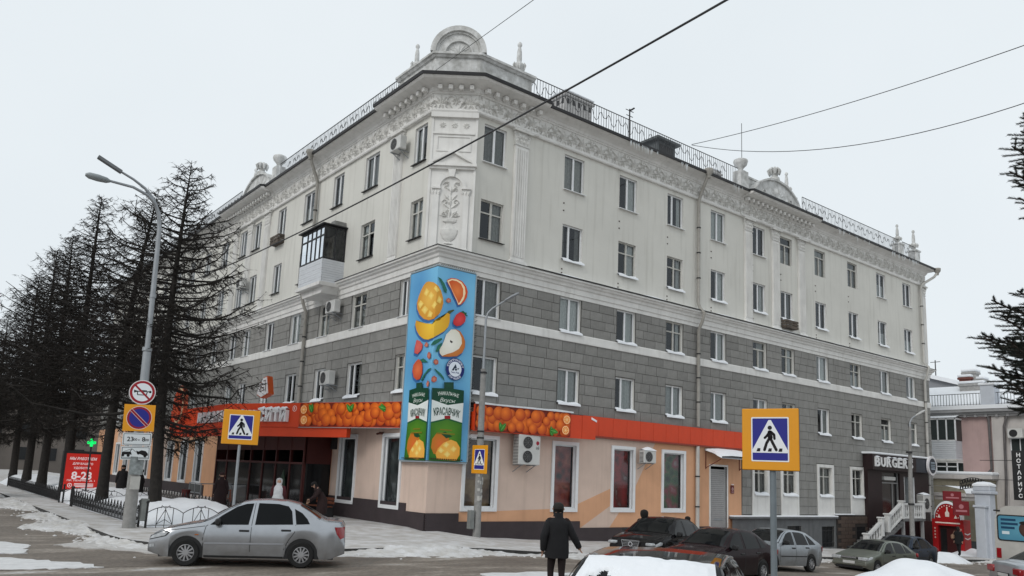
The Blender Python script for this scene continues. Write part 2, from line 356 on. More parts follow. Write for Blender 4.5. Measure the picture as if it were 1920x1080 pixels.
def make_person(key, pose=None, coat=(.01, .01, .012), pants=(.01, .01, .012), hem=.72, hat='cap', hatc=(.01, .01, .01), shoe=(.012, .011, .011), flare=1.0, sleeve=None, torso_shift=0.):
    J = base_pose(); J.update(pose or {})
    zw = 1.0
    def cut(c):
        if c.z < .10 and False: return 2
        if c.z > J['neck'][2]-.02 and (Vector(J['head'][:3])-c).length < .22: return 1
        for w_ in ('hL', 'hR'):
            if (Vector(J[w_][:3])-c).length < .085: return 1
        return 2 if c.z < .11 else 0
    bm_ = body_mesh(key, J, [cloth(key+'_trousers', pants), skin_m, cloth(key+'_shoe', shoe), mat('dark_feature', (.03, .015, .015), .6)], cut)
    # coat: lofted shell that follows spine, shoulders and hips, with sleeves
    ch, sp, pe, nk = (Vector(J[k][:3]) for k in ('chest', 'spine', 'pelvis', 'neck'))
    hips = (Vector(J['pL'][:3])+Vector(J['pR'][:3]))/2; knee = (Vector(J['kL'][:3])+Vector(J['kR'][:3]))/2
    rows = [(nk+Vector((0, .0, .085)), .086, .09), (nk+Vector((0, .005, -.0)), .095, .09), (nk.lerp(ch, .25), .15, .105), (nk.lerp(ch, .5), .195, .125), (nk.lerp(ch, .75), .215, .14), (ch, .218, .15), (ch.lerp(sp, .5), .212, .15), (sp, .205, .15), (pe, .21*flare, .16*flare)]
    if hem < .95:
        k = (pe.z-hem)/max(.1, pe.z-knee.z); rows.append((pe.lerp(knee, k*.5), .215*flare, .165*flare)); rows.append((pe.lerp(knee, k), .212*flare**1.2, .168*flare**1.2))
    cm = MB(); n = 18; P = []
    for i, (c, a, b) in enumerate(rows): P.append([(c.x+a*cos(2*pi*j/n)*(1+.03*sin(3*j+i)), c.y+b*sin(2*pi*j/n)*(1+.04*sin(2*j+i*2)), c.z+.008*sin(j*2+i)) for j in range(n)])
    cm.grid(P, wrap=True); cm.add(P[-1], [tuple(range(n))])
    for s in ('LR' if not sleeve else ''):
        a, b, c = (Vector(J[k+s][:3]) for k in ('s', 'e', 'w')); a = a-Vector((0, 0, .035)); cm.tube([a.lerp(ch, .4), a, a.lerp(b, .5), b, b.lerp(c, .5), c, c.lerp(Vector(J['h'+s][:3]), .25)], [.085, .082, .078, .072, .066, .058, .054], 12)
    cl = cloth(key+'_coat', coat); coatm = cm.mesh('coat', cl, smooth=60, recalc=True)
    if sleeve:
        cm2 = MB()
        for s in 'LR':
            a, b, c = (Vector(J[k+s][:3]) for k in ('s', 'e', 'w')); cm2.tube([a.lerp(ch, .3), a, a.lerp(b, .5), b, b.lerp(c, .5), c], [.08, .095, .088, .078, .072, .064], 12)
        slm = cm2.mesh('sleeve', cloth(key+'_sleeve', sleeve), smooth=60, recalc=True)
    hd = Vector(J['head'][:3]); hm = MB(); upv = (Vector(J['crown'][:3])-Vector(J['jaw'][:3])).normalized()
    R = upv.to_track_quat('Z', 'Y').to_matrix()
    pr = {'cap': [(.098, -.05), (.108, -.01), (.11, .03), (.104, .07), (.08, .105), (.03, .125), (.0, .128)], 'fur': [(.115, -.10), (.14, -.05), (.15, .01), (.145, .06), (.11, .11), (.05, .14), (.0, .145)], 'hood': [(.10, -.15), (.115, -.09), (.125, 0), (.12, .06), (.085, .105), (.0, .125)], 'hair': [(.078, -.12), (.1, -.06), (.111, 0), (.111, .04), (.09, .09), (.04, .115), (.0, .118)]}[hat]
    for i in range(len(pr)):
        pass
    P = []
    for i, (r, z) in enumerate(pr):
        row = []
        for j in range(16):
            a = 2*pi*j/16; back = 1.0
            zz_ = z+(.055 if hat in ('hair', 'cap', 'fur') and sin(a) < -.35 and i < 2 else (-.03 if i < 2 and hat != 'hood' else 0))
            if hat == 'hood' and sin(a) < -.55 and i < 4: back = .35
            v = Vector((r*cos(a)*.96, r*sin(a)*back*1.08+.008, zz_+.008)); v = R @ v if (upv-Vector((0, 0, 1))).length > .01 else v; row.append(hd+v)
        P.append(row)
    hm.grid(P, wrap=True); hatm = hm.mesh('hat' if hat != 'hair' else 'hair', cloth(key+'_hat', hatc) if hat != 'hair' else hair_m, smooth=60)
    PEOPLE[key] = (bm_, coatm, slm if sleeve else None, hatm)
def person(key, label, loc, rz, h=1.75, extra=None):
    b, c, s, hm = PEOPLE[key]; t = thing('person', label, 'person', loc, rz); t.scale = (h/1.75,)*3
    obj('body', b, t); obj('coat', c, t)
    if s: obj('sleeves', s, t)
    obj('hair' if hm.name.startswith('hair') else 'hat', hm, t); return t
make_person('man', dict(kL=(.11, -.10, .50, .068), aL=(.11, .06, .10, .048), tL=(.12, -.09, .05, .042), kR=(-.09, .02, .49, .068), aR=(-.09, .22, .14, .048), tR=(-.10, .12, .05, .042), eL=(.27, .10, 1.14, .052), wL=(.27, .02, .90, .036), hL=(.275, -.02, .82, (.022, .042)), eR=(-.30, -.02, 1.15, .052), wR=(-.42, -.10, .95, .036), hR=(-.45, -.12, .89, (.022, .042))), (.012, .012, .014), (.014, .008, .008), .74, 'hair', (.008, .008, .008), flare=1.06)
make_person('white', dict(wL=(.16, -.2, 1.0, .036), hL=(.10, -.26, 1.02, (.022, .042)), wR=(-.22, -.16, .95, .036), hR=(-.2, -.22, .9, (.022, .042))), (.62, .62, .64), (.02, .018, .02), .86, 'hood', (.60, .60, .62), sleeve=(.07, .015, .02), flare=1.05)
make_person('stoop', dict(spine=(0, -.06, 1.12, (.145, .11)), chest=(0, -.20, 1.30, (.165, .12)), neck=(0, -.28, 1.42, .06), jaw=(0, -.34, 1.47, .068), head=(0, -.38, 1.52, .092), crown=(0, -.41, 1.585, .07), sL=(.17, -.2, 1.36, .072), eL=(.22, -.32, 1.10, .052), wL=(.16, -.50, .98, .036), hL=(.12, -.56, .96, (.022, .042)), sR=(-.17, -.2, 1.36, .072), eR=(-.22, -.3, 1.08, .052), wR=(-.16, -.48, .88, .036), hR=(-.12, -.54, .84, (.022, .042))), (.022, .010, .010), (.012, .010, .010), .45, 'cap', (.008, .008, .008), flare=1.2)
make_person('dark', dict(kL=(.10, -.08, .50, .068), aL=(.10, -.06, .09, .048), tL=(.115, -.2, .05, .042), kR=(-.10, .02, .49, .068), aR=(-.10, .12, .1, .048), tR=(-.115, -.02, .05, .042)), (.012, .010, .011), (.010, .009, .010), .55, 'cap', (.010, .009, .009), flare=1.15)
make_person('fur', None, (.012, .010, .011), (.012, .011, .012), .6, 'fur', (.012, .010, .009), flare=1.1)
make_person('long', None, (.020, .009, .010), (.012, .010, .010), .42, 'cap', (.03, .012, .012), flare=1.22)
make_person('bag', dict(kL=(.10, -.1, .50, .068), aL=(.10, -.1, .09, .048), tL=(.115, -.24, .05, .042), kR=(-.10, .06, .49, .068), aR=(-.10, .2, .12, .048), tR=(-.115, .06, .05, .042)), (.012, .012, .013), (.012, .012, .014), .7, 'hair', flare=1.05)
# ------------------------------------------------------------------ terrain
def zroad(X, Y):
    X2 = min(X, 75); z = sstep(-5, 1.5, X2)*(-.24-.039*X2)
    return z-.055*sstep(5, 16, X)*min(max(0, -Y-6.2), 4)*.6
def zwall(X): return .12+sstep(-.5, 3, X)*(-.24-.039*min(X, 75))
def zside(X, Y):
    if Y > 0 or X < -5: return .13 if X < -1 else zwall(X)
    t = min(1, -Y/5.9); return lerp(zwall(X), zroad(X, -5.9)+.13, t)
def hnoise(x, y, s=1.):
    return (sin(x*1.7*s+1.3*sin(y*.9*s))+sin(y*2.1*s+.7*sin(x*1.3*s+2))+sin((x+y)*.83*s+4))/3
road_m = bpy.data.materials.new('slush_road'); road_m.use_nodes = True
def _road(m):
    N = m.node_tree.nodes; L = m.node_tree.links; p = N['Principled BSDF']
    tcn = N.new('ShaderNodeTexCoord'); mp = N.new('ShaderNodeMapping'); mp.inputs['Rotation'].default_value = (0, 0, radians(-12)); mp.inputs['Scale'].default_value = (.35, 1.25, 1); L.new(tcn.outputs['Object'], mp.inputs[0])
    n1 = N.new('ShaderNodeTexNoise'); n1.inputs['Scale'].default_value = .8; n1.inputs['Detail'].default_value = 8; n1.inputs['Roughness'].default_value = .65; L.new(mp.outputs[0], n1.inputs['Vector'])
    r = N.new('ShaderNodeValToRGB'); e = r.color_ramp.elements
    e[0].position = .3; e[0].color = (.10, .083, .068, 1); e[1].position = .52; e[1].color = (.17, .143, .117, 1)
    x = e.new(.62); x.color = (.275, .24, .205, 1); x = e.new(.685); x.color = (.47, .46, .45, 1)
    L.new(n1.outputs[0], r.inputs[0])
    n2 = N.new('ShaderNodeTexNoise'); n2.inputs['Scale'].default_value = 9; n2.inputs['Detail'].default_value = 6; L.new(tcn.outputs['Object'], n2.inputs['Vector'])
    mm = N.new('ShaderNodeMixRGB'); mm.blend_type = 'OVERLAY'; mm.inputs[0].default_value = .7; L.new(r.outputs[0], mm.inputs[1]); L.new(n2.outputs[0], mm.inputs[2])
    L.new(mm.outputs[0], p.inputs['Base Color'])
    rr = N.new('ShaderNodeMapRange'); rr.inputs[3].default_value = .45; rr.inputs[4].default_value = .9; L.new(n1.outputs[0], rr.inputs[0]); L.new(rr.outputs[0], p.inputs['Roughness'])
    b = N.new('ShaderNodeBump'); b.inputs['Strength'].default_value = .55; b.inputs['Distance'].default_value = .03; L.new(n2.outputs[0], b.inputs['Height']); L.new(b.outputs[0], p.inputs['Normal'])
_road(road_m)
def frange(a, b, s):
    r = []; x = a
    while x < b-1e-6: r.append(x); x += s
    return r+[b]
gx = [-600, -300, -150, -80]+frange(-50, 80, 5)+[110, 200, 400, 700]; gy = [-600, -300, -120, -70]+frange(-50, 80, 5)+[110, 200, 400, 700]
tag(MB().grid([[(x, y, zroad(x, y)-.09) for y in gy] for x in gx]).build('ground', snowdirty, recalc=False, smooth=60), kind='structure')
xs = frange(-45, 90, 1.0); ys = frange(-45, -5.5, 1.0)
tag(MB().grid([[(x, y, zroad(x, y)+.012*hnoise(x, y, 1.6)) for y in ys] for x in xs]).build('road', road_m, recalc=False, smooth=60), kind='structure')
xs2 = frange(-26, -9, 1.0); ys2 = frange(-7, 110, 1.5)
tag(MB().grid([[(x, y, zroad(x, y)+.006+.012*hnoise(x, y, 1.6)) for y in ys2] for x in xs2]).build('road', road_m, recalc=False, smooth=60), kind='structure')
# pavement round the corner, with a dark kerb half buried in snow
edge = [(-11, y) for y in frange(-.9, 100, 2)][::-1]+[(-6+5*cos(radians(a)), -.9+5*sin(radians(a))) for a in range(190, 270, 8)]+[(x, -5.9) for x in frange(-6, 75, .9)]
inner = []
for (x, y) in edge:
    if x <= -10.99: inner.append((.6, max(y, 0.2)))
    elif x < -6: t = (x+11)/5; inner.append((.6, .4))
    else: inner.append((max(.6, x), .4))
NJ = 26; P = []
for (ex, ey), (ix, iy) in zip(edge, inner):
    row = []
    for j in range(NJ+1):
        t = j/NJ; x = lerp(ex, ix, t); y = lerp(ey, iy, t)
        zk = zroad(ex, ey)+.13; zt = lerp(zk, zwall(max(ix, 0) if iy < 1 else 0), sstep(.1, .95, t)) if iy < 1 else lerp(zk, .13, t)
        row.append((x, y, zt+.022*hnoise(x, y, 1.3)*sstep(0, .06, t)))
    P.append(row)
tag(MB().grid(P).build('pavement', snowdirty, recalc=False, smooth=60), kind='structure')
kerbm = mat('kerb_stone', (.05, .048, .045), .9, .2, 4, .3, 30)
mb = MB(); mb.grid([[(x, y, zroad(x, y)-.05), (x+.0, y, zroad(x, y)+.135)] for x, y in edge])
tag(mb.build('kerb', kerbm, recalc=False), kind='structure')
# ploughed snow heaped unevenly against the kerb
random.seed(21); mb = MB(); P = []
fine = []
for (a, b), (c, d) in zip(edge, edge[1:]):
    if -11.01 <= a < 40 and b < 30:
        n = max(1, int(sqrt((a-c)**2+(b-d)**2)/.14))
        for k in range(n): fine.append((lerp(a, c, k/n), lerp(b, d, k/n)))
for (x, y) in fine:
    nx, ny = ((-1, 0) if x < -10.95 else ((0, -1) if x > -6 else ((x+6)/5, (y+.9)/5))); row = []
    amp = max(0., .55+.75*hnoise(x*.55, y*.55+1.7)); wd2 = .35+1.15*amp
    for k in range(15):
        t = k/14; d = -.12+t*(wd2+.12); px_, py_ = x+nx*d, y+ny*d; h = .15*amp*(1-t)**1.2*(1 if t > .06 else .9)
        h += (random.uniform(-.035, .05) if 0 < t < .97 else 0)*(.3+amp)+.03*hnoise(px_, py_, 6)*amp-.02*t
        row.append((px_+random.uniform(-.03, .03), py_+random.uniform(-.03, .03), zroad(px_, py_)+(h if t < 1 else -.03)))
    P.append(row)
mb.grid(P)
for k in range(420):
    x, y = random.choice(fine); nx, ny = ((-1, 0) if x < -10.95 else ((0, -1) if x > -6 else ((x+6)/5, (y+.9)/5))); d = abs(random.gauss(.5, .45)); r = random.uniform(.02, .075)
    px_, py_ = x+nx*d+random.uniform(-.1, .1), y+ny*d+random.uniform(-.1, .1); mb.lathe([(r, -.02), (r*.85, r*.4), (r*.3, r*.7)], (px_, py_, zroad(px_, py_)), 5)
tag(mb.build('snow_ridge', mat('ploughed_snow', (.66, .66, .67), .85, .1, 2.5, .5, 12, dirt=(.45, .43, .40)), smooth=50, recalc=False), 'lumpy ploughed snow heaped along the pavement kerb', 'snow', kind='stuff')
# thin strips of packed snow left lying on the road
def patch(label, pts, n=5, lift=.02, m=None):
    out = []
    for i in range(len(pts)):
        a = pts[i]; b = pts[(i+1) % len(pts)]
        for k in range(n):
            t = k/n; j = 0 if k == 0 else random.uniform(-.12, .12); out.append((lerp(a[0], b[0], t)+j*.8, lerp(a[1], b[1], t)+j))
    mb = MB(); mb.prism(out, lambda a, b, d: (a, b, zroad(a, b)+d), -.03, lift)
    o = mb.build('snow_patch', m or mat('packed_snow', (.68, .68, .68), .85, .1, 4, .5, 15)); tag(o, label, 'snow', kind='stuff')
def gpx(x, y, z=0.):     # ground point seen through a photo pixel
    v = fw+rx*((x-960)/FPX)-uy*((y-648.2)/FPX); k = (z-CAM.z)/v.z; q = CAM+v*k; return (q.x, q.y)
patch('long pointed strip of packed snow on the brown road', [gpx(*q) for q in ((-60, 1045), (60, 1050), (130, 1055), (195, 1064.5), (140, 1067), (40, 1069), (-60, 1072))])
patch('short ragged patch of packed snow beside the brown junction', [gpx(*q) for q in ((-60, 1015), (10, 1017), (58, 1024), (45, 1031), (52, 1038), (-60, 1040))])
patch('wide trampled snow apron at the pavement corner', [gpx(*q) for q in ((100, 1023), (200, 1012), (290, 1018), (300, 1042), (240, 1034), (120, 1026))], lift=.025, m=mat('brown_snow', (.52, .50, .48), .85, .12, 4, .5, 15))
patch('narrow strip of packed snow behind the walking man', [gpx(*q) for q in ((900, 1077), (1010, 1072), (1110, 1074), (1030, 1082), (920, 1083))])
# snow pile in the right foreground
def snow_pile(label, c, rx_, ry_, h, seed=0, rot=0, m=None, nm='snow_pile'):
    random.seed(seed); ph = [random.uniform(0, 6) for _ in range(6)]; P = []
    for i in range(25):
        r = i/24; row = []
        for j in range(40):
            a = 2*pi*j/40; k = 1+.12*sin(2*a+ph[0])+.07*sin(5*a+ph[1])
            X = rx_*r*k*cos(a); Y = ry_*r*k*sin(a); x = c[0]+X*cos(rot)-Y*sin(rot); y = c[1]+X*sin(rot)+Y*cos(rot)
            z = h*(max(0, 1-r**2.0))**1.15*(1+.10*sin(3*x+ph[2])*sin(2.7*y+ph[3]))+.05*h*hnoise(x, y, 3.1+ph[4]*.1)*(1-r)
            row.append((x, y, zroad(x, y)-.03+z))
        P.append(row)
    return tag(MB().grid(P, wrap=True).build(nm, m or snow, smooth=60), label, 'snow pile', kind='stuff')
q = ray_at(1730, 1085, 17.5); snow_pile('big smooth heap of clean snow beside the parked green hatchback', (q.x, q.y), 2.25, 1.6, 1.16, 3, radians(-38))
q = ray_at(1800, 1085, 18.5); snow_pile('low shoulder of clean snow next to the big heap', (q.x+.6, q.y-.5), 2.2, 1.2, .62, 5, radians(-38))
# ------------------------------------------------------------------ main building
BL = thing('apartment_building', 'five storey cream and grey corner apartment block with ornate white cornice', 'building')
RL, LL = 42.4, 60.0
FR = lambda a, z, b: (a, -b, z)
FL = lambda a, z, b: (-b, a, z)
RC = [2.45, 7.08, 10.7, 14.24, 17.8, 21.56, 24.36, 28.09, 32.03, 35.83, 39.57]
LCu = [2.08, 6.42, 9.95, 13.5, 17.25, 21.1, 23.5, 27.0]+[30.6+3.6*i for i in range(8)]
LCl = [2.45, 6.7, 10.35, 13.9, 17.5, 21.2, 23.6, 27.2]+[30.8+3.6*i for i in range(8)]
LW = [1.0, 1.35, 1.15, 1.3, 1.15, 1.2, 1.25, 1.3]+[1.3]*8
ROWS = {5: (15.32, 17.0), 4: (11.95, 13.65), 3: (8.68, 10.27), 2: (5.47, 7.02)}
def wall(mb, fn, a0, a1, z0, z1, ops, b=0., depth=.22, mw=0, mr=1):
    A = sorted({a0, a1, *[x for o in ops for x in o[:2] if a0 < x < a1]}); Z = sorted({z0, z1, *[x for o in ops for x in o[2:] if z0 < x < z1]})
    for i in range(len(A)-1):
        for j in range(len(Z)-1):
            ca = (A[i]+A[i+1])/2; cz = (Z[j]+Z[j+1])/2
            if any(o[0] < ca < o[1] and o[2] < cz < o[3] for o in ops): continue
            mb.add([fn(A[i], Z[j], b), fn(A[i+1], Z[j], b), fn(A[i+1], Z[j+1], b), fn(A[i], Z[j+1], b)], [(0, 1, 2, 3)], mw)
    for (p, q, r, s) in ops:
        c = [(p, r), (q, r), (q, s), (p, s)]
        for k in range(4):
            u, v = c[k], c[(k+1) % 4]
            mb.add([fn(*u, b), fn(*v, b), fn(*v, b-depth), fn(*u, b-depth)], [(0, 1, 2, 3)], mr)
def ops_of(cols, widths, rows): return [(c-w/2, c+w/2, *ROWS[r]) for c, w in zip(cols, widths) for r in rows]
RW = [1.2]+[1.25]*10
GR = [(1.72, 3.2), (6.4, 7.66), (10.03, 11.33), (13.5, 15.0)]           # shop windows, right facade
GRops = [(a, b, .95, 3.67) for a, b in GR]; DOOR = (17.15, 18.52, -.5, 3.16)
GYops = [(20.92, 22.14, 1.8, 3.5), (23.65, 25.02, 1.8, 3.5), (27.42, 28.84, 1.8, 3.5), (31.2, 32.55, 1.8, 3.5)]
BSops = [(23.8, 25.2, -1.05, .1), (27.35, 28.75, -1.15, .05), (31.3, 32.3, -1.2, .0)]
GL = [(2.08, 3.42), (5.98, 7.4)]; GLops = [(a, b, .88, 3.62) for a, b in GL]
GL2 = [(27.3+3.3*i, 28.75+3.3*i) for i in range(9)]; GL2ops = [(a, b, .95, 3.5) for a, b in GL2]
mb = MB()
wall(mb, FR, 1.4, RL, 10.95, 18.4, ops_of(RC, RW, (4, 5))); wall(mb, FL, 1.1, LL, 10.95, 18.4, ops_of(LCu, LW, (4, 5)))
mb.add([(0, 1.1, 10.95), (1.4, 0, 10.95), (1.4, 0, 18.4), (0, 1.1, 18.4)], [(0, 1, 2, 3)])
mb.add([(RL, 0, -3), (RL, 14, -3), (RL, 14, 18.4), (RL, 0, 18.4)], [(0, 1, 2, 3)])
mb.add([(RL, 14, -3), (14, 14, -3), (14, 14, 18.4), (RL, 14, 18.4)], [(0, 1, 2, 3)]); mb.add([(14, 14, -3), (14, LL, -3), (14, LL, 18.4), (14, 14, 18.4)], [(0, 1, 2, 3)]); mb.add([(0, LL, -3), (14, LL, -3), (14, LL, 18.4), (0, LL, 18.4)], [(0, 1, 2, 3)])
mb.build('upper_wall', [cream, revealm], BL, recalc=False)
mb = MB()
lowR = ops_of(RC, RW, (2, 3)); lowL = ops_of(LCl, LW, (2, 3))
wall(mb, FR, 0, RL, 4.9, 10.95, lowR); wall(mb, FL, 0, LL, 4.9, 10.95, lowL)
wall(mb, FR, 19.8, RL, .5, 4.9, GYops)
GW = mb.build('lower_wall', [greyjoint, revealm], BL, recalc=False)
# interior kept dark: floors, inner partitions
mb = MB()
for z in (.9, 4.3, 7.8, 11.2, 14.5, 17.9):
    mb.box(.4, RL-.2, 1.2, 13.8, z-.15, z); mb.box(1.2, 13.8, .4, LL-.2, z-.15, z)
mb.box(.5, RL-.3, 3.2, 3.3, -2, 18.3); mb.box(3.2, 3.3, .5, LL-.3, -2, 18.3)
for a in [4.6, 8.9, 12.5, 16.0, 19.7, 23, 26.3, 30, 34, 37.8]: mb.box(a-.08, a+.08, .3, 3.2, -2, 18.3)
for a in [4.6, 8.3, 12, 15.6, 19.2, 22.4, 25.3]+[28.9+3.6*i for i in range(8)]: mb.box(.3, 3.2, a-.08, a+.08, -2, 18.3)
mb.build('interior_wall', darkroom, BL)
# pink shop storey with painted peach sweeps
def inpoly(p, P):
    x, y = p; c = False
    for i in range(len(P)):
        (x1, y1), (x2, y2) = P[i], P[i-1]
        if (y1 > y) != (y2 > y) and x < (x2-x1)*(y-y1)/(y2-y1)+x1: c = not c
    return c
PE = [[(1.52, .76), (6.37, .92), (7.77, 1.11), (9.93, 1.87), (10.03, 1.15), (8.04, .1), (7.99, -.6), (1.52, -.6)], [(11.33, 1.65), (12.9, 4.1), (13.4, 4.95), (19.8, 4.95), (19.8, -1.5), (9.3, -.6), (9.88, .13), (10.52, .83)]]
mb = MB(); wall(mb, FR, 0, 19.8, -1.6, 4.9, GRops+[DOOR], depth=.16, mr=2); n_r = len(mb.f)
me = mb.mesh('shop_wall', [pink, peach, pvc]); bm = bmesh.new(); bm.from_mesh(me)
for pl in PE:
    for i in range(len(pl)):
        (a, z), (a2, z2) = pl[i-1], pl[i]; nv = Vector((z2-z, 0, -(a2-a)))
        if nv.length > 1e-6: bmesh.ops.bisect_plane(bm, geom=bm.verts[:]+bm.edges[:]+bm.faces[:], plane_co=(a, 0, z), plane_no=nv)
for f in bm.faces:
    c = f.calc_center_median()
    if f.material_index == 0 and any(inpoly((c.x, c.z), pl) for pl in PE): f.material_index = 1
bm.to_mesh(me); bm.free(); obj('shop_wall', me, BL)
mb = MB(); wall(mb, FL, 0, 8.3, -.6, 4.9, GLops, depth=.16, mr=2); mb.build('shop_wall', [pink, peach, pvc], BL, recalc=False)
mb = MB(); wall(mb, FL, 8.3, 26.4, -.6, 4.9, [(8.35, 20.5, -.6, 4.2)], depth=.3, mr=0); wall(mb, FL, 26.4, LL, -.6, 4.9, GL2ops, depth=.16, mr=2)
me = mb.mesh('shop_wall', [peach, pink, pvc])
for p in me.polygons:
    if p.material_index == 0 and int(p.center.y/1.65) % 3 == 0: p.material_index = 1
obj('shop_wall', me, BL)
# stepped dark plinth
mb = MB()
for a0, a1, z1 in ((0, 1.51, .72), (1.51, 7.99, .405), (7.99, 17.1, .12)):
    x = a0
    while x < a1-.05:
        x2 = min(a1, x+1.2); mb.box(x, x2, -.05 if a0 else -.052, .02, -1.6, z1); x = x2
mb.build('plinth', plinthm, BL)
for part in (((0.02, 1.42, .72), (1.42, 8.3, 1.02)), ((26.4, LL, .8),)):
    mb = MB()
    for a0, a1, z1 in part:
        x = a0
        while x < a1-.05:
            x2 = min(a1, x+1.2); mb.box(-.05, .02, x, x2, -.6, z1-.001); x = x2
    mb.build('plinth', plinthm, BL)
# grey basement with a snow covered ledge and white window surrounds
basem = mat('grey_basement', (.14, .145, .15), .85, .12, 2.5, .3, 30, streak=.6)
mb = MB(); wall(mb, FR, 18.75, 28.95, -2.6, .52, BSops[:2], b=.18, depth=.35); mb.build('basement_wall', [basem, mat('grey_reveal', (.25, .25, .245), .8)], BL, recalc=False)
browntile = mat('brown_tile', (.085, .058, .045), .6, .12, 3, orand=.15)
mb = MB(); wall(mb, FR, 28.95, 35.5, -2.8, .72, BSops[2:], b=.2, depth=.35); brw = mb.build('brown_basement', [mat('tile_joint', (.035, .028, .025), .9), darkroom], BL, recalc=False)
tl = MB().bbox(-.5, .5, -.5, .5, -.5, .5, .02).mesh('tile', browntile)
for r in range(12):
    z = -2.0+r*.22; a = 29.0+(.45 if r % 2 else .1)
    while a < 34.6:
        if not (31.0 < a+.4 < 32.7 and z < .1): o = obj('tile', tl, brw, (a+.4, -.21, z+.11)); o.scale = (.79, .03, .2)
        a += .82
mb = MB(); mb.bbox(18.7, 28.95, -.34, .0, .5, .6, .02); mb.build('ledge', basem, BL)
mb = MB(); mb.bbox(18.68, 28.95, -.36, -.02, .6, .68, .03); mb.bbox(28.97, 31.0, -.3, -.02, .722, .79, .03); mb.build('ledge_snow', snow, BL)
for (a, b, z0, z1) in GYops:
    mb = MB(); mb.box(a-.2, a, -.07, .0, .68, z1+.18); mb.box(b, b+.2, -.07, .0, .68, z1+.18); mb.box(a, b, -.07, 0, z1, z1+.18); mb.box(a, b, -.05, 0, .68, z0); mb.build('window_surround', white_st, BL)
for (a, b, z0, z1) in BSops:
    mb = MB()
    for k in range(9): x = lerp(a, b, (k+.5)/9); mb.box(x-.012, x+.012, -.165 if a < 29 else -.19, -.14, z0, z1)
    for z in (z0+.25, z1-.25): mb.box(a, b, -.168 if a < 29 else -.193, -.15, z-.012, z+.012)
    mb.build('basement_grille', black, BL)
for (a, b, z0, z1) in BSops: MB().box(a, b, -.0, .02, z0, z1).build('basement_pane', mat('dark_pane', (.03, .033, .036), .12, .1, 2), BL)

# ------------------------------------------------------------------ grey facing blocks
random.seed(11)
def covered(a0, a1, z0, z1, ops, g=.05):      # free intervals of a block row
    iv = [(a0, a1)]
    for (p, q, r, s) in ops:
        if r-g < z1 and s+g > z0:
            new = []
            for (x, y) in iv:
                if q+g <= x or p-g >= y: new.append((x, y)); continue
                if p-g > x: new.append((x, p-g))
                if q+g < y: new.append((q+g, y))
            iv = new
    return iv
blocks = []
def block_field(side, a0, a1, z0, z1, n, ops):
    h = (z1-z0)/n
    for i in range(n):
        za, zb = z0+i*h, z0+(i+1)*h; a = a0-random.uniform(0, .6)
        cuts = [a0]
        while a < a1:
            a += random.choice((.62, .78, .78, .95, 1.1)); cuts.append(min(a, a1))
        cuts = sorted({round(c, 3) for c in cuts if a0 <= c <= a1})
        for p, q in zip(cuts, cuts[1:]):
            for (x, y) in covered(p, q, za, zb, ops):
                if y-x > .06: blocks.append((side, x, y, za, zb))
        for (o0, o1, r, s) in ops:
            if za < s+.02 < zb-.05: blocks.append((side, o0-.05, o1+.05, s+.02, zb))
            if za+.05 < r-.02 < zb: blocks.append((side, o0-.05, o1+.05, za, r-.02))
block_field('R', .0, RL, 8.66, 10.3, 4, lowR); block_field('R', .0, RL, 5.05, 8.27, 7, lowR); block_field('R', 19.85, RL, .72, 5.05, 9, [(o[0]-.2, o[1]+.2, .5, o[3]+.2) for o in GYops])
block_field('L', .0, LL, 8.66, 10.3, 4, lowL); block_field('L', .0, LL, 5.05, 8.27, 7, lowL)
C2 = Vector((CAM.x, CAM.y, CAM.z))
def bkey(b):
    c = Vector(FR((b[1]+b[2])/2, (b[3]+b[4])/2, 0) if b[0] == 'R' else FL((b[1]+b[2])/2, (b[3]+b[4])/2, 0)); d = (c-C2); vis = abs(d.normalized().y if b[0] == 'R' else d.normalized().x)
    hid = 40 if ((b[0] == 'R' and b[1] < 1.6 and b[3] > 4) or (b[0] == 'L' and b[1] < 1.8)) else 0
    return d.length/math.sqrt(vis)+hid
blocks.sort(key=bkey)
ub = bpy.data.meshes.new('block'); bm = bmesh.new(); bmesh.ops.create_cube(bm, size=1); bmesh.ops.bevel(bm, geom=[e for e in bm.edges], offset=.018, segments=1, affect='EDGES'); bm.to_mesh(ub); bm.free(); ub.materials.append(greyblock)
rest = MB(); J = .011
for i, (side, p, q, z0, z1) in enumerate(blocks):
    pr = .028+random.uniform(-.006, .006)
    if i < 300:
        if side == 'R': o = obj('block', ub, GW, ((p+q)/2, -.0, (z0+z1)/2)); o.scale = (q-p-2*J, pr*2, z1-z0-2*J)
        else: o = obj('block', ub, GW, (0, (p+q)/2, (z0+z1)/2)); o.scale = (pr*2, q-p-2*J, z1-z0-2*J)
    else:
        if side == 'R': rest.box(p+J, q-J, -pr, .02, z0+J, z1-J)
        else: rest.box(-pr, .02, p+J, q-J, z0+J, z1-J)
tag(rest.build('facing_blocks', greyblock, GW), kind='stuff')

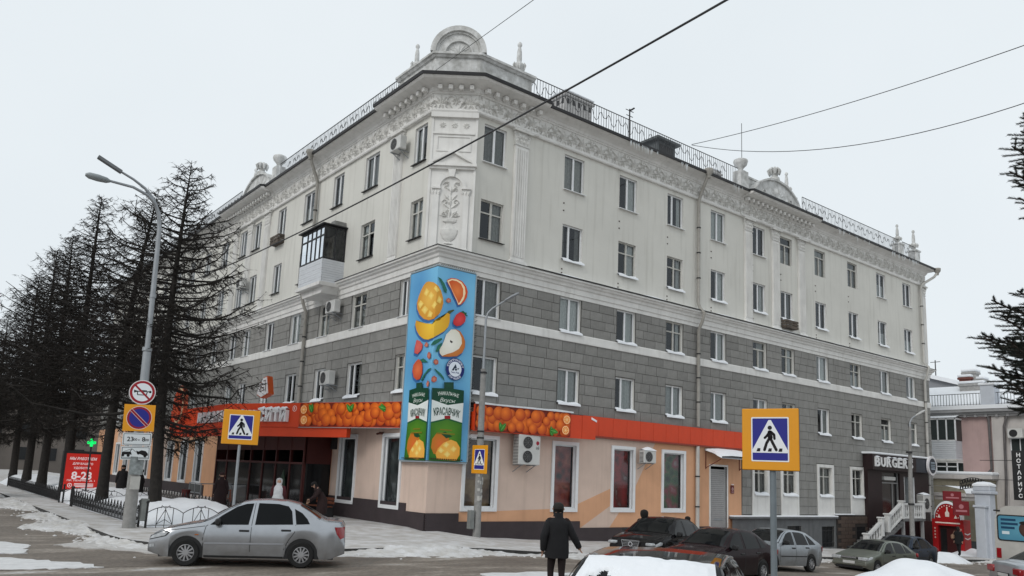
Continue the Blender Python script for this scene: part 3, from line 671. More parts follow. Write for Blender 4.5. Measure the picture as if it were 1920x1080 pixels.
# ------------------------------------------------------------------ cornices and bands swept round the corner
def sweep(mb, path, prof, m=0, cap=True):
    n = len(path); N = []
    for i in range(n-1):
        d = Vector((path[i+1][0]-path[i][0], path[i+1][1]-path[i][1])).normalized(); N.append(Vector((d.y, -d.x)))
    P = []
    for i, p in enumerate(path):
        if i == 0: mt = N[0]
        elif i == n-1: mt = N[-1]
        else: mt = (N[i-1]+N[i])/(1+N[i-1].dot(N[i]))
        P.append([(p[0]+mt.x*o, p[1]+mt.y*o, z) for o, z in prof])
    k = len(prof); o = len(mb.v)
    for row in P: mb.v += row
    for i in range(n-1):
        for j in range(k):
            j2 = (j+1) % k; mb.f.append((o+i*k+j, o+i*k+j2, o+(i+1)*k+j2, o+(i+1)*k+j)); mb.m.append(m)
    if cap: mb.f.append(tuple(o+j for j in range(k))); mb.m.append(m); mb.f.append(tuple(o+(n-1)*k+j for j in range(k))[::-1]); mb.m.append(m)
SHARP = [(0, LL), (0, 0), (RL, 0), (RL, 6)]
CHAM = [(0, LL), (0, 1.1), (1.4, 0), (RL, 0), (RL, 6)]
mb = MB(); sweep(mb, SHARP, [(-.05, 10.28), (.06, 10.28), (.06, 10.46), (.11, 10.48), (.11, 10.70), (.17, 10.74), (.2, 10.84), (.29, 10.9), (.31, 10.97), (.4, 11.0), (.4, 11.09), (-.05, 11.14)]); mb.build('mid_cornice', white_st, BL)
mb = MB(); sweep(mb, SHARP, [(.36, 11.1), (.43, 11.075), (.43, 11.105), (.0, 11.16), (.0, 11.14)]); mb.build('cornice_flashing', darkedge, BL)
random.seed(4); mb = MB()      # snow lying on the mid cornice, uneven
def snowline(fn, a0, a1, z, b0, b1, hmin, hmax, step=.35):
    P = []; a = a0
    while a <= a1+.01:
        h = max(.006, lerp(hmin, hmax, .5+.5*hnoise(a*1.3, z))+random.uniform(-.012, .012)); P.append([fn(a, z, b0), fn(a, z+h*1.2, b0), fn(a, z+h, lerp(b0, b1, .7)), fn(a, z+.01, b1+.01*hnoise(a*3, 2))]); a += step
    mb.grid(P)
snowline(FR, 4.3, RL-.1, 11.14, .02, .40, .02, .10); snowline(FL, 8.7, 26, 11.14, .02, .35, .0, .03)
mb.build('cornice_snow', snow, BL, smooth=60)
mb = MB(); sweep(mb, SHARP, [(-.05, 8.27), (.07, 8.27), (.08, 8.3), (.08, 8.62), (.06, 8.66), (-.05, 8.66)]); mb.build('belt_course', white_st, BL)
mb = MB(); sweep(mb, CHAM, [(-.05, 17.22), (.10, 17.22), (.13, 17.27), (.13, 17.31), (.055, 17.36), (.055, 18.12), (.10, 18.14), (.10, 18.2), (.14, 18.22), (.18, 18.32), (.30, 18.40), (.52, 18.46), (.62, 18.48), (.66, 18.55), (-.05, 18.6)]); FZ = mb.build('frieze', white_st, BL)
for pth in ([(0, LL), (0, 26.0)], [(0, 18.6), (0, 4.85)], [(4.75, 0), (19.75, 0)], [(26.85, 0), (RL, 0), (RL, 6)]): mb = MB(); sweep(mb, pth, [(.4, 18.56), (.75, 18.50), (.76, 18.62), (.4, 18.68)]); mb.build('eaves_flashing', darkedge, BL)
BAYS = [[(0, 4.85), (0, 1.1), (1.4, 0), (4.75, 0)], [(19.75, 0), (26.85, 0)], [(0, 26.0), (0, 18.6)]]
for i, pth in enumerate(BAYS):
    mb = MB(); sweep(mb, pth, [(.0, 17.24), (.17, 17.24), (.2, 17.3), (.12, 17.38), (.12, 18.02), (.2, 18.05), (.2, 18.1), (.24, 18.11), (.24, 18.29), (.30, 18.31), (.72, 18.37), (.86, 18.40), (.94, 18.46), (.94, 18.52), (0, 18.66)]); BC = mb.build('bay_cornice', white_st, BL)
    mb = MB(); sweep(mb, pth, [(.1, 18.66), (1.0, 18.49), (1.02, 18.62), (.1, 18.78)]); mb.build('bay_flashing', darkedge, BL)
    dn = MB().bbox(-.09, .09, -.22, .02, 0, .19, .015).mesh('dentil', white_st)
    for (p, q) in zip(pth, pth[1:]):
        d = Vector((q[0]-p[0], q[1]-p[1])); n = max(2, int(d.length/.42)); nv = Vector((d.y, -d.x)).normalized()
        for k in range(n):
            t = (k+.5)/n; c = Vector(p)+d*t+nv*.30; obj('dentil', dn, BC, (c.x, c.y, 18.115), atan2(nv.y, nv.x)+pi/2)
# ------------------------------------------------------------------ relief ornament on the frieze
def petal(mb, x, z, L, W, ang, d=.03, b0=.0, fn=None):
    fn = fn or (lambda a, zz_, b: (a, -b, zz_)); ca, sa = sin(ang), cos(ang)
    def pt(l, w, b): return fn(x+l*ca+w*sa, z+l*sa-w*ca, b0+b)
    vs = [pt(0, 0, 0), pt(L*.45, W/2, 0), pt(L, 0, .3*d), pt(L*.45, -W/2, 0), pt(L*.5, 0, d), pt(L*.78, W*.32, 0), pt(L*.78, -W*.32, 0)]
    mb.add(vs, [(0, 1, 4), (1, 5, 4), (5, 2, 4), (2, 6, 4), (6, 3, 4), (3, 0, 4)])
def scroll(mb, x, z, r, s, d=.03, w=.045, b0=0, fn=None, t0=0, t1=4.6):
    fn = fn or (lambda a, zz_, b: (a, -b, zz_)); P = []
    for k in range(11):
        t = lerp(t0, t1, k/10); rr = r*(1-.16*t*.9); P.append((x+s*rr*cos(t), z+rr*sin(t)))
    for k in range(len(P)-1):
        a, b = P[k], P[k+1]; dx, dz = b[0]-a[0], b[1]-a[1]; L = sqrt(dx*dx+dz*dz) or 1; nx, nz = -dz/L*w/2, dx/L*w/2
        mb.add([fn(a[0]-nx, a[1]-nz, b0), fn(b[0]-nx, b[1]-nz, b0), fn(b[0], b[1], b0+d), fn(a[0], a[1], b0+d), fn(b[0]+nx, b[1]+nz, b0), fn(a[0]+nx, a[1]+nz, b0)], [(0, 1, 2, 3), (3, 2, 4, 5)])
mb = MB()
for a in (-1.15, -.6, 0, .6, 1.15): petal(mb, .0, -.12, .42 if a == 0 else .38, .12, a, .05)
petal(mb, 0, -.1, .22, .12, pi-.5, .045); petal(mb, 0, -.1, .22, .12, pi+.5, .045)
for s in (-1, 1): scroll(mb, s*.28, -.2, .14, s, .04); petal(mb, s*.22, .05, .25, .1, s*2.2, .04); petal(mb, s*.33, .12, .2, .09, s*.4, .035)
motA = mb.mesh('palmette', relief_m)
mb = MB()
for k in range(8): petal(mb, 0, .02, .2, .1, k*pi/4, .05)
for s in (-1, 1): scroll(mb, s*.18, .05, .2, s, .04, t0=-.6, t1=3.9); petal(mb, s*.1, -.28, .26, .1, s*1.0, .04); petal(mb, s*.05, .22, .2, .09, s*.5, .04)
motB = mb.mesh('rosette', relief_m)
def motifs(fn_pos, a0, a1, rz, b):
    n = max(1, round((a1-a0)/.6)); st = (a1-a0)/n
    for k in range(n):
        a = a0+(k+.5)*st; x, y, z = fn_pos(a, 17.72, b); obj('palmette' if k % 2 == 0 else 'rosette', motA if k % 2 == 0 else motB, FZ, (x, y, z), rz).scale = (1, 1.9, 1.08)
motifs(FR, 4.85, 19.6, 0, .056); motifs(FR, 27.0, RL-.2, 0, .056); motifs(FR, 1.6, 4.7, 0, .121); motifs(FR, 19.85, 26.8, 0, .121)
motifs(FL, 5.0, 18.5, -pi/2, .056); motifs(FL, 26.1, 45, -pi/2, .056); motifs(FL, 1.3, 4.8, -pi/2, .121); motifs(FL, 18.7, 25.9, -pi/2, .121)
CN = Vector((-1.1, -1.4, 0)).normalized(); CT = Vector((1.4, -1.1, 0)).normalized(); CC = Vector((.7, .55, 0))
def FC(t, z, b): v = CC+CT*t+CN*b; return (v.x, v.y, z)
motifs(lambda a, z, b: FC(a, z, b), -.95, .95, atan2(CT.y, CT.x), .121)
# ------------------------------------------------------------------ pilasters
def pilaster(fn, a, w=.72, z0=11.15, z1=17.24, fluted=True):
    mb = MB()
    mb.prism([(a-w/2-.08, z0), (a+w/2+.08, z0), (a+w/2+.08, z0+.14), (a+w/2+.03, z0+.2), (a-w/2-.03, z0+.2), (a-w/2-.08, z0+.14)], fn, -.02, .16)
    mb.prism([(a-w/2, z0+.2), (a+w/2, z0+.2), (a+w/2, z1-.72), (a-w/2, z1-.72)], fn, -.02, .09)
    if fluted:
        for k in range(6):
            c = a-w/2+w*(k+.5)/6; mb.prism([(c-.03, z0+.35), (c+.03, z0+.35), (c+.03, z1-.85), (c-.03, z1-.85)], fn, .08, .125)
    p = mb.build('pilaster', white_st, BL)
    mb = MB(); zc = z1-.72
    mb.prism([(a-w/2-.04, zc), (a+w/2+.04, zc), (a+w/2+.04, zc+.06), (a-w/2-.04, zc+.06)], fn, -.02, .13)
    mb.prism([(a-w/2, zc+.06), (a+w/2, zc+.06), (a+w/2+.1, zc+.62), (a-w/2-.1, zc+.62)], fn, -.02, .10)
    mb.prism([(a-w/2-.16, zc+.62), (a+w/2+.16, zc+.62), (a+w/2+.16, zc+.72), (a-w/2-.16, zc+.72)], fn, -.02, .24)
    for k in range(4): petal(mb, a-w/2+w*(k+.5)/4, zc+.06, .30, .19, 0, .09, .10, fn)
    for k in range(3): petal(mb, a-w/2+w*(k+1)/4, zc+.25, .30, .2, 0, .11, .10, fn)
    for s in (-1, 1): scroll(mb, a+s*(w/2-.02), zc+.48, .13, s, .07, .06, .10, fn); petal(mb, a+s*w*.3, zc+.2, .3, .16, s*.5, .09, .10, fn)
    mb.build('capital', relief_m, p)
for a in (3.86, 20.5, 23.15, 25.9): pilaster(FR, a, .74 if a < 10 else .66)
pilaster(FR, 41.95, .6)
for a in (3.85, 19.3, 22.15, 24.7): pilaster(FL, a, .70)
pilaster(FL, 45.5, .7)
# ------------------------------------------------------------------ chamfered corner panel with niche and vase relief
mb = MB(); mb.prism([(-.93, 11.12), (.93, 11.12), (.93, 17.2), (-.93, 17.2)], FC, -.3, .06)
for s in (-1, 1): mb.prism([(s*.93-.05, 11.12), (s*.93+.05, 11.12), (s*.93+.05, 17.2), (s*.93-.05, 17.2)], FC, -.2, .10)
mb.prism([(-.88, 16.28), (.88, 16.28), (.88, 16.36), (-.88, 16.36)], FC, .0, .12); mb.prism([(-1.0, 17.0), (1.0, 17.0), (1.0, 17.22), (-1.0, 17.22)], FC, .0, .2)
for (x0, x1, z0, z1) in ((-.72, .72, 15.52, 16.2),):
    for p in ([(x0, z0), (x1, z0), (x1, z0+.05), (x0, z0+.05)], [(x0, z1-.05), (x1, z1-.05), (x1, z1), (x0, z1)], [(x0, z0+.05), (x0+.05, z0+.05), (x0+.05, z1-.05), (x0, z1-.05)], [(x1-.05, z0+.05), (x1, z0+.05), (x1, z1-.05), (x1-.05, z1-.05)]): mb.prism(p, FC, .05, .10)
CP = mb.build('corner_panel', white_st, BL)
for t in (-.5, 0, .5):
    mb = MB()
    for k in range(8): petal(mb, t, 16.68, .15, .085, k*pi/4, .05, .06, FC)
    mb.build('rosette', relief_m, CP)
mb = MB(); mb.prism([(-1.02, 14.82), (1.02, 14.82), (1.02, 14.94), (-1.02, 14.94)], FC, .0, .28); mb.prism([(-.95, 14.72), (.95, 14.72), (.95, 14.819), (-.95, 14.819)], FC, .0, .18)
for s in (-1, 1): mb.prism([(s*1.02, 14.945), (s*.85, 14.945), (0, 15.42), (0, 15.55)], FC, .0, .27)
mb.prism([(-.85, 14.945), (.85, 14.945), (0, 15.42)], FC, .0, .12)
mb.build('pediment', white_st, CP)
mb = MB()
for s in (-1, 1):
    mb.prism([(s*.62-.13, 11.3), (s*.62+.13, 11.3), (s*.62+.13, 13.55), (s*.62-.13, 13.55)], FC, .0, .13); mb.prism([(s*.62-.17, 11.16), (s*.62+.17, 11.16), (s*.62+.17, 11.3), (s*.62-.17, 11.3)], FC, .0, .17)
    mb.prism([(s*.62-.18, 13.85), (s*.62+.18, 13.85), (s*.62+.18, 13.93), (s*.62-.18, 13.93)], FC, .0, .2); mb.prism([(s*.62-.13, 13.55), (s*.62+.13, 13.55), (s*.62+.15, 13.85), (s*.62-.15, 13.85)], FC, .0, .12)
    for k in (-1, 0, 1): petal(mb, s*.62+k*.09, 13.56, .28, .1, k*.3, .06, .12, FC)
P1 = []; P2 = []
for k in range(17):
    a = pi*k/16
    P1.append((.62*cos(a), 13.93+.62*sin(a))); P2.append((.47*cos(a), 13.93+.47*sin(a)))
for k in range(16): mb.prism([P1[k], P1[k+1], P2[k+1], P2[k]], FC, .0, .14)
mb.prism([(-.1, 14.38), (.1, 14.38), (.16, 14.7), (-.16, 14.7)], FC, .0, .2)
mb.build('niche_frame', white_st, CP)
mb = MB()      # vase with a bouquet, in low relief
vp = [(.12, 11.5), (.2, 11.52), (.1, 11.6), (.27, 11.75), (.36, 11.95), (.38, 12.12), (.30, 12.14), (.18, 12.3), (.14, 12.38), (.3, 12.46), (.32, 12.56)]
for (r1, z1), (r2, z2) in zip(vp, vp[1:]):
    for k in range(6):
        a1, a2 = pi*k/6, pi*(k+1)/6
        mb.add([FC(-r1*cos(a1), z1, .06+.3*r1*sin(a1)), FC(-r1*cos(a2), z1, .06+.3*r1*sin(a2)), FC(-r2*cos(a2), z2, .06+.3*r2*sin(a2)), FC(-r2*cos(a1), z2, .06+.3*r2*sin(a1))], [(0, 1, 2, 3)])
for k, (x, z, L, W, a) in enumerate([(0, 12.6, .5, .14, 0), (-.05, 12.6, .42, .13, -.6), (.05, 12.6, .42, .13, .6), (-.1, 12.65, .35, .12, -1.3), (.1, 12.65, .35, .12, 1.3), (0, 13.0, .5, .13, -.9), (0, 13.0, .5, .13, .9), (0, 13.05, .55, .14, 0), (-.02, 13.35, .38, .12, -.7), (.02, 13.35, .38, .12, .7), (0, 13.55, .45, .13, 0), (0, 13.75, .35, .11, -.8), (0, 13.75, .35, .11, .8), (-.1, 12.85, .3, .1, -2), (.1, 12.85, .3, .1, 2)]): petal(mb, x, z, L, W, a, .08, .06, FC)
for s in (-1, 1): scroll(mb, s*.2, 12.75, .14, s, .06, .05, .06, FC); scroll(mb, s*.2, 14.05, .13, s, .06, .05, .06, FC); scroll(mb, s*.22, 13.3, .12, s, .06, .05, .06, FC)
for k in range(10):
    random.seed(k); x, z = random.uniform(-.3, .3), random.uniform(12.7, 14.2)
    for j in range(6): petal(mb, x, z, .085, .06, j*pi/3, .05, .06, FC)
mb.build('vase_relief', relief_m, CP)
# ------------------------------------------------------------------ roof, attic, finials, railings
mb = MB(); rows_o = []; 
eo = [(-.66, LL), (-.66, 1.1-.30), (1.4-.35, -.66), (RL+.6, -.66)]; ei = [(7, LL), (7, 7), (7, 7), (RL+.6, 7)]; eb = [(14.6, LL), (14.6, 14.6), (14.6, 14.6), (RL+.6, 14.6)]
eo[1] = (-.66, .82); eo[2] = (1.12, -.66)
mb.grid([[(x, y, 18.63) for x, y in eo], [(lerp(a, c, .5), lerp(b, d, .5), 20.1) for (a, b), (c, d) in zip(eo, ei)], [(x, y, 21.4) for x, y in ei], [(x, y, 18.8) for x, y in eb]])
mb.build('roof', mat('roof_snow', (.74, .76, .79), .85, .06, 2, .3, 8), BL, recalc=False)
AT = [(0, 4.0), (0, 1.1), (1.4, 0), (4.2, 0)]
mb = MB(); sweep(mb, AT, [(-.35, 18.6), (.2, 18.6), (.2, 18.84), (.16, 18.86), (.16, 19.66), (.2, 19.68), (-.35, 19.68)]); AW = mb.build('attic_wall', attic_m, BL)
mb = MB(); sweep(mb, [(0, 4.1), (0, 1.1), (1.4, 0), (4.3, 0)], [(-.4, 19.682), (.24, 19.682), (.3, 19.76), (.36, 19.78), (.36, 19.88), (-.4, 19.94)]); mb.build('attic_coping', attic_m, AW)
mb = MB(); zc = 19.91
def arch(mb, r0, r1, d0, d1, n=20):
    for k in range(n):
        a, b = pi*k/n, pi*(k+1)/n
        mb.prism([(r1*cos(a), zc+r1*sin(a)), (r1*cos(b), zc+r1*sin(b)), (r0*cos(b), zc+r0*sin(b)), (r0*cos(a), zc+r0*sin(a))], FC, d0, d1)
arch(mb, .98, 1.2, -.25, .32); arch(mb, .9, .98, -.2, .22); arch(mb, .62, .9, -.2, .14); arch(mb, .55, .62, -.2, .2); arch(mb, 0.01, .55, -.2, .10)
for a in (.5, 1.0, 1.57, 2.14, 2.64): petal(mb, 0, zc+.03, .48, .13, a-pi/2, .05, .10, FC)
mb.build('lunette', attic_m, AW)
def finial(c, h=1.5, parent=None, ang=False):
    k = h/1.5; pr = [(.16, 0), (.17, .05), (.09, .12), (.10, .16), (.22, .28), (.26, .40), (.2, .5), (.10, .55), (.115, .75), (.10, 1.05), (.075, 1.2), (.055, 1.26), (.1, 1.33), (.1, 1.42), (.04, 1.5)]
    mb = MB().lathe([(r*k, z*k) for r, z in pr], c, 12)
    for j in range(6):
        a = j*pi/3; x, y = c[0]+.24*k*cos(a), c[1]+.24*k*sin(a); mb.tube([(x, y, c[2]+.2*k), (x+.05*cos(a), y+.05*sin(a), c[2]+.38*k), (x, y, c[2]+.52*k)], [.03, .05, .02], 5)
    mb.build('finial', attic_m, parent or BL, smooth=50)
finial((3.66, .15, 19.92), 1.6); finial((.15, 3.15, 19.92), 1.4)
# middle bay of the right facade: pedestal with urn, segmental gable with bust, finial
def bay_top(fn, a0, a1, urn_a, fin_a, flip=False):
    mb = MB(); mb.prism([(a0, 18.6), (a1, 18.6), (a1, 19.95), (a0, 19.95)], fn, -.7, -.35); mb.prism([(a0-.05, 19.952), (a1+.05, 19.952), (a1+.05, 20.06), (a0-.05, 20.06)], fn, -.78, -.28)
    p = mb.build('attic_wall', attic_m, BL)
    c = (a0+a1)/2; hw = (a1-a0)/2-.35; n = 18; R = []; zb = 18.9
    for k in range(n+1): t = lerp(-1, 1, k/n); R.append((c+t*hw, zb+.05+1.25*(1-t*t)**.7))
    mb = MB(); mb.prism([(c-hw, zb)]+R+[(c+hw, zb)], fn, -.35, .1)
    for k in range(n):
        (x1, z1), (x2, z2) = R[k], R[k+1]; mb.prism([(x1, z1), (x2, z2), (x2, z2+.12), (x1, z1+.12)], fn, -.4, .22)
    for k in range(9): petal(mb, c, zb+.25, .75, .2, (k-4)*.34, .08, .10, fn)
    for s in (-1, 1): scroll(mb, c+s*hw*.55, zb+.3, .22, s, .07, .08, .10, fn); petal(mb, c+s*hw*.3, zb+.25, .6, .15, s*1.25, .06, .10, fn)
    mb.build('segmental_gable', attic_m, p)
    x, y, z = fn(urn_a, 18.8, 0.0)
    mb = MB(); mb.prism([(urn_a-.38, 18.75), (urn_a+.38, 18.75), (urn_a+.34, 19.95), (urn_a-.34, 19.95)], fn, -.35, .2)
    mb.lathe([(.3, 0), (.2, .06), (.12, .12), (.2, .25), (.36, .42), (.42, .6), (.4, .7), (.3, .72), (.2, .8)], fn(urn_a, 19.95, -.08), 12); mb.build('urn_pedestal', attic_m, p, smooth=40)
    mb = MB(); bx = fn(c+.1, 20.15, -.15)
    mb.lathe([(.3, 0), (.34, .2), (.3, .42), (.16, .52), (.15, .58), (.25, .68), (.28, .82), (.24, .95), (.1, 1.04)], bx, 10)
    for k in range(8): a = k*pi/4; mb.tube([(bx[0]+.2*cos(a), bx[1]+.2*sin(a), bx[2]+1.0), (bx[0]+.34*cos(a), bx[1]+.34*sin(a), bx[2]+.85), (bx[0]+.3*cos(a), bx[1]+.3*sin(a), bx[2]+.6)], [.08, .1, .05], 5)
    mb.build('bust', attic_m, p, smooth=50)
    finial(fn(fin_a, 20.06, -.5), 1.5, p)
bay_top(FR, 20.6, 26.1, 20.0, 25.3); bay_top(FL, 18.9, 24.6, 18.7, 24.0)
MB().tube([(20.0, 0, 20.6), (20.0, 0, 22.9)], .018, 5).build('lightning_rod', black, BL)
for a in (38.9, 41.4): mb = MB(); mb.bbox(a-.32, a+.32, -.1, .5, 18.8, 19.75, .03); mb.bbox(a-.38, a+.38, -.16, .56, 19.75, 19.88, .02); mb.build('end_pedestal', attic_m, BL)
finial((38.9, .2, 19.88), 1.45); finial((41.4, .2, 19.88), 1.6)
mb = MB(); mb.bbox(36.9, 42.2, .0, .35, 18.75, 19.3, .03) if False else None
railm = mat('railing_iron', (.045, .045, .047), .6, .2, 4)
def railing(fn, a0, a1, b=-.0):
    mb = MB(); a = a0; i = 0; zb, zt = 18.78, 20.05; Wv = .011
    mb.bar(fn(a0, zt, b), fn(a1, zt, b), .035, .03); mb.bar(fn(a0, zb+.16, b), fn(a1, zb+.16, b), .022, .02)
    while a <= a1:
        mb.bar(fn(a, zb, b), fn(a, zt, b), .03 if i % 14 == 0 else .016, .016); a += .17; i += 1
    a = a0      # wavy wrought ornament
    while a+1.19 <= a1:
        P = [(0, .78), (.12, 1.02), (.25, .95), (.35, .62), (.5, .5), (.62, .62), (.72, .95), (.85, 1.02), (.98, .78), (1.19, .78)]
        for (p, q), (r, s) in zip(P, P[1:]): mb.bar(fn(a+p, zb+q, b+.01), fn(a+r, zb+s, b+.01), .02, .02)
        a += 1.19
    mb.build('railing', railm, BL, recalc=False)
railing(FR, 4.3, 19.6); railing(FR, 26.2, 38.6); railing(FR, 39.2, 41.1); railing(FL, 4.1, 18.3); railing(FL, 24.7, 56)
# chimneys, vent, dormer, aerials
brickw = mat('white_brick', (.45, .44, .43), .9, .18, 5, .4, 25)
def chimney(x0, x1, y0, y1, z0, z1):
    mb = MB(); mb.bbox(x0, x1, y0, y1, z0, z1, .03); mb.bbox(x0-.12, x1+.12, y0-.12, y1+.12, z1, z1+.14, .03); mb.bbox(x0-.06, x1+.06, y0-.06, y1+.06, z1+.14, z1+.26, .03)
    c = mb.build('chimney', brickw, BL); mb = MB(); n = int((x1-x0)/.4)
    for k in range(n): x = lerp(x0, x1, (k+.5)/n); MB().box(x-.08, x+.08, y0-.02, y0+.1, z1-.4, z1-.12).build('flue', black, c)
    for k in range(3): y = lerp(y0, y1, (k+.5)/3); MB().box(x0-.02, x0+.1, y-.08, y+.08, z1-.4, z1-.12).build('flue', black, c)
    MB().bbox(x0-.1, x1+.1, y0-.1, y1+.1, z1+.26, z1+.34, .03).build('chimney_snow', snow, c)
chimney(9.9, 11.9, 4.0, 5.2, 19.2, 22.6); chimney(24.0, 24.7, 5, 5.7, 20, 22.4)
mb = MB(); mb.box(16.2, 17.7, 3.0, 4.6, 19.2, 21.7); mb.prism([(15.95, 21.7), (17.95, 21.7), (17.95, 21.84), (15.95, 21.84)], lambda a, z, b: (a, 3.9-b, z), -.9, 1.15); d_ = mb.build('dormer', mat('dark_tin', (.10, .11, .115), .6, .2, 3), BL); MB().box(16.35, 17.55, 2.97, 2.99, 20.2, 21.5).build('dormer_opening', black, d_)
mb = MB(); mb.tube([(13.0, 2.2, 19), (13.0, 2.2, 22.2)], .04, 6)
for z, l in ((22.1, .3), (21.8, .25)): mb.bar((13-l, 2.2, z), (13+l, 2.2, z), .03)
mb.tube([(13.0, 2.2, 22.1), (13.25, 2.1, 22.3)], .05, 6); mb.build('aerial', black, BL)
# icicles
random.seed(9); mb = MB()
for a0, a1, n in ((10.0, 12.2, 22), (13.8, 14.6, 8), (18.2, 19.0, 6), (36, 40.5, 22), (29, 33, 10)):
    for k in range(n):
        a = random.uniform(a0, a1); L = random.uniform(.12, .45); mb.tube([FR(a, 18.53, .74), FR(a, 18.53-L, .74)], [.018, .003], 4)
mb.build('icicle', mat('ice', (.7, .75, .78), .15, .02, 3, spec=.6), BL); bpy.data.objects['icicle']['kind'] = 'stuff'
# ------------------------------------------------------------------ windows
WM = {}
def win_meshes(typ, w, h, m):
    k = (typ, round(w, 2), round(h, 2), m.name)
    if k in WM: return WM[k]
    mb = MB(); t = .06; y0, y1 = .10, .16
    mb.box(-w/2, -w/2+t, y0, y1, 0, h); mb.box(w/2-t, w/2, y0, y1, 0, h); mb.box(-w/2+t, w/2-t, y0, y1, 0, t); mb.box(-w/2+t, w/2-t, y0, y1, h-t, h)
    mu = .05
    if typ == 'A': mb.box(-mu, mu, y0-.008, y1, t, h-t)
    if typ == 'D': mb.box(-.14*w-mu, -.14*w+mu, y0-.008, y1, t, h-t)
    if typ == 'B': mb.box(-w/2+t, w/2-t, y0-.008, y1, h*.72-.04, h*.72+.04); mb.box(-mu, mu, y0-.006, y1, t, h*.72-.04)
    if typ == 'C': mb.box(-mu, mu, y0-.008, y1, t, h-t); mb.box(-w/2+t, -mu, y0-.004, y1, h*.68-.03, h*.68+.03); mb.box(mu, w/2-t, y0-.004, y1, h*.68-.03, h*.68+.03)
    if typ == 'S': pass
    fr = mb.mesh('window', m, recalc=True)
    pa = MB().add([(-w/2+t, .135, t), (w/2-t, .135, t), (w/2-t, .135, h-t), (-w/2+t, .135, h-t)], [(0, 1, 2, 3)]).mesh('pane', glass)
    sd = MB().add([(-w/2-.05, -.13, -.035), (w/2+.05, -.13, -.035), (w/2+.05, .1, .015), (-w/2-.05, .1, .015), (-w/2-.05, -.13, -.06), (w/2+.05, -.13, -.06), (w/2+.05, .1, -.03), (-w/2-.05, .1, -.03)], [(0, 1, 2, 3), (7, 6, 5, 4), (0, 4, 5, 1), (1, 5, 6, 2), (2, 6, 7, 3), (3, 7, 4, 0)])
    sills = {'dark': sd.mesh('sill', darkedge), 'white': sd.mesh('sill', pvc)}
    P = []
    for i in range(9):
        x = lerp(-w/2-.05, w/2+.05, i/8); hh = .045+.06*(.5+.5*sin(i*1.1+w*5))*(1 if 0 < i < 8 else .3); P.append([(x, -.145, -.06), (x, -.14, .0+hh*.3), (x, -.08, hh), (x, .04, hh+.035), (x, .1, hh+.05), (x, .1, -.02)])
    sills['snow'] = MB().grid(P).mesh('sill', snow, smooth=60)
    WM[k] = (fr, pa, sills); return WM[k]
CURT = {}
def curtain_mesh(kind, w, h):
    k = (kind, round(w, 2), round(h, 2))
    if k in CURT: return CURT[k]
    rng = {'left': [(-w/2, -.06)], 'right': [(.02, w/2)], 'both': [(-w/2, w/2)], 'sides': [(-w/2, -w/2+.3), (w/2-.3, w/2)], 'half': [(-w/2, w/2)]}[kind]
    mb = MB(); h0 = h*.5 if kind == 'half' else .03; h1 = h-.02
    if kind == 'half': h0, h1 = .03, h*.55
    for a, b in rng:
        n = max(6, int((b-a)/.035)); mb.grid([[(lerp(a, b, i/n), .24+.025*sin(i*1.9)+.012*sin(i*.7), z) for z in (h0, h1)] for i in range(n+1)])
    CURT[k] = mb; return mb
def add_window(side, a, z0, z1, w, typ='A', sill='white', curt=None, m=None, cm=None):
    h = z1-z0; fr, pa, si = win_meshes(typ, w, h, m or pvc)
    loc = (a, 0, z0) if side == 'R' else (0, a, z0); rz = 0 if side == 'R' else -pi/2
    o = obj('window', fr, BL, loc, rz); obj('pane', pa, o)
    if sill: obj('sill', si[sill], o)
    if curt:
        k = (curt, round(w, 2), round(h, 2), (cm or curtA).name)
        if k not in CURT: CURT[k] = curtain_mesh(curt, w, h).mesh('curtain', cm or curtA, smooth=60)
        obj('curtain', CURT[k], o)
    return o
random.seed(5)
CK = [None, 'right', 'both', 'sides', 'right', 'half', 'left', 'both', 'right']
spec = {('R', 0, 5): ('A', 'white', 'both', curtB), ('R', 0, 4): ('C', 'dark', 'right', curtB), ('R', 1, 5): ('A', 'white', 'both', curtB), ('R', 2, 5): ('A', 'white', 'right', curtA), ('R', 2, 3): ('A', 'snow', 'right', curtA), ('R', 3, 2): ('A', 'snow', 'both', curtA), ('R', 4, 3): ('A', 'snow', 'right', curtA), ('R', 6, 5): ('B', None, 'half', curtB), ('R', 7, 5): ('B', None, 'both', curtB), ('R', 8, 5): ('B', None, 'both', curtB), ('R', 5, 3): ('B', 'snow', 'right', curtB), ('R', 9, 2): ('B', 'snow', 'half', curtA), ('R', 10, 2): ('B', 'snow', 'right', curtA), ('R', 2, 4): ('C', 'snow', 'right', curtA), ('R', 3, 4): ('C', 'snow', 'sides', curtA), ('R', 8, 2): ('C', 'snow', 'right', curtB), ('L', 1, 4): ('C', 'dark', 'sides', curtA), ('L', 0, 4): ('C', 'dark', 'both', curtA)}
for c, wdt in zip(range(11), RW):
    for r in (5, 4, 3, 2):
        s = spec.get(('R', c, r)) or (random.choice('AAADDC'), 'snow' if (r < 5 and c > 0) or r == 2 else 'white', random.choice(CK), random.choice((curtA, curtA, curtB)))
        z0, z1 = ROWS[r]; add_window('R', RC[c], z0, z1, wdt, *s[:3], m=oldwood if s[0] in 'BC' else pvc, cm=s[3])
for c, wdt in zip(range(16), LW):
    for r in (5, 4, 3, 2):
        s = spec.get(('L', c, r)) or (random.choice('AAADC'), 'dark' if r > 3 else ('snow' if r == 2 else 'white'), random.choice(CK), random.choice((curtA, curtB)))
        z0, z1 = ROWS[r]; add_window('L', (LCu if r > 3 else LCl)[c], z0, z1, wdt, *s[:3], m=oldwood if s[0] in 'BC' else pvc, cm=s[3])
for (a, b, z0, z1) in GYops: add_window('R', (a+b)/2, z0, z1, b-a, 'C', 'snow', random.choice(('both', 'right', None)), oldwood, curtB)
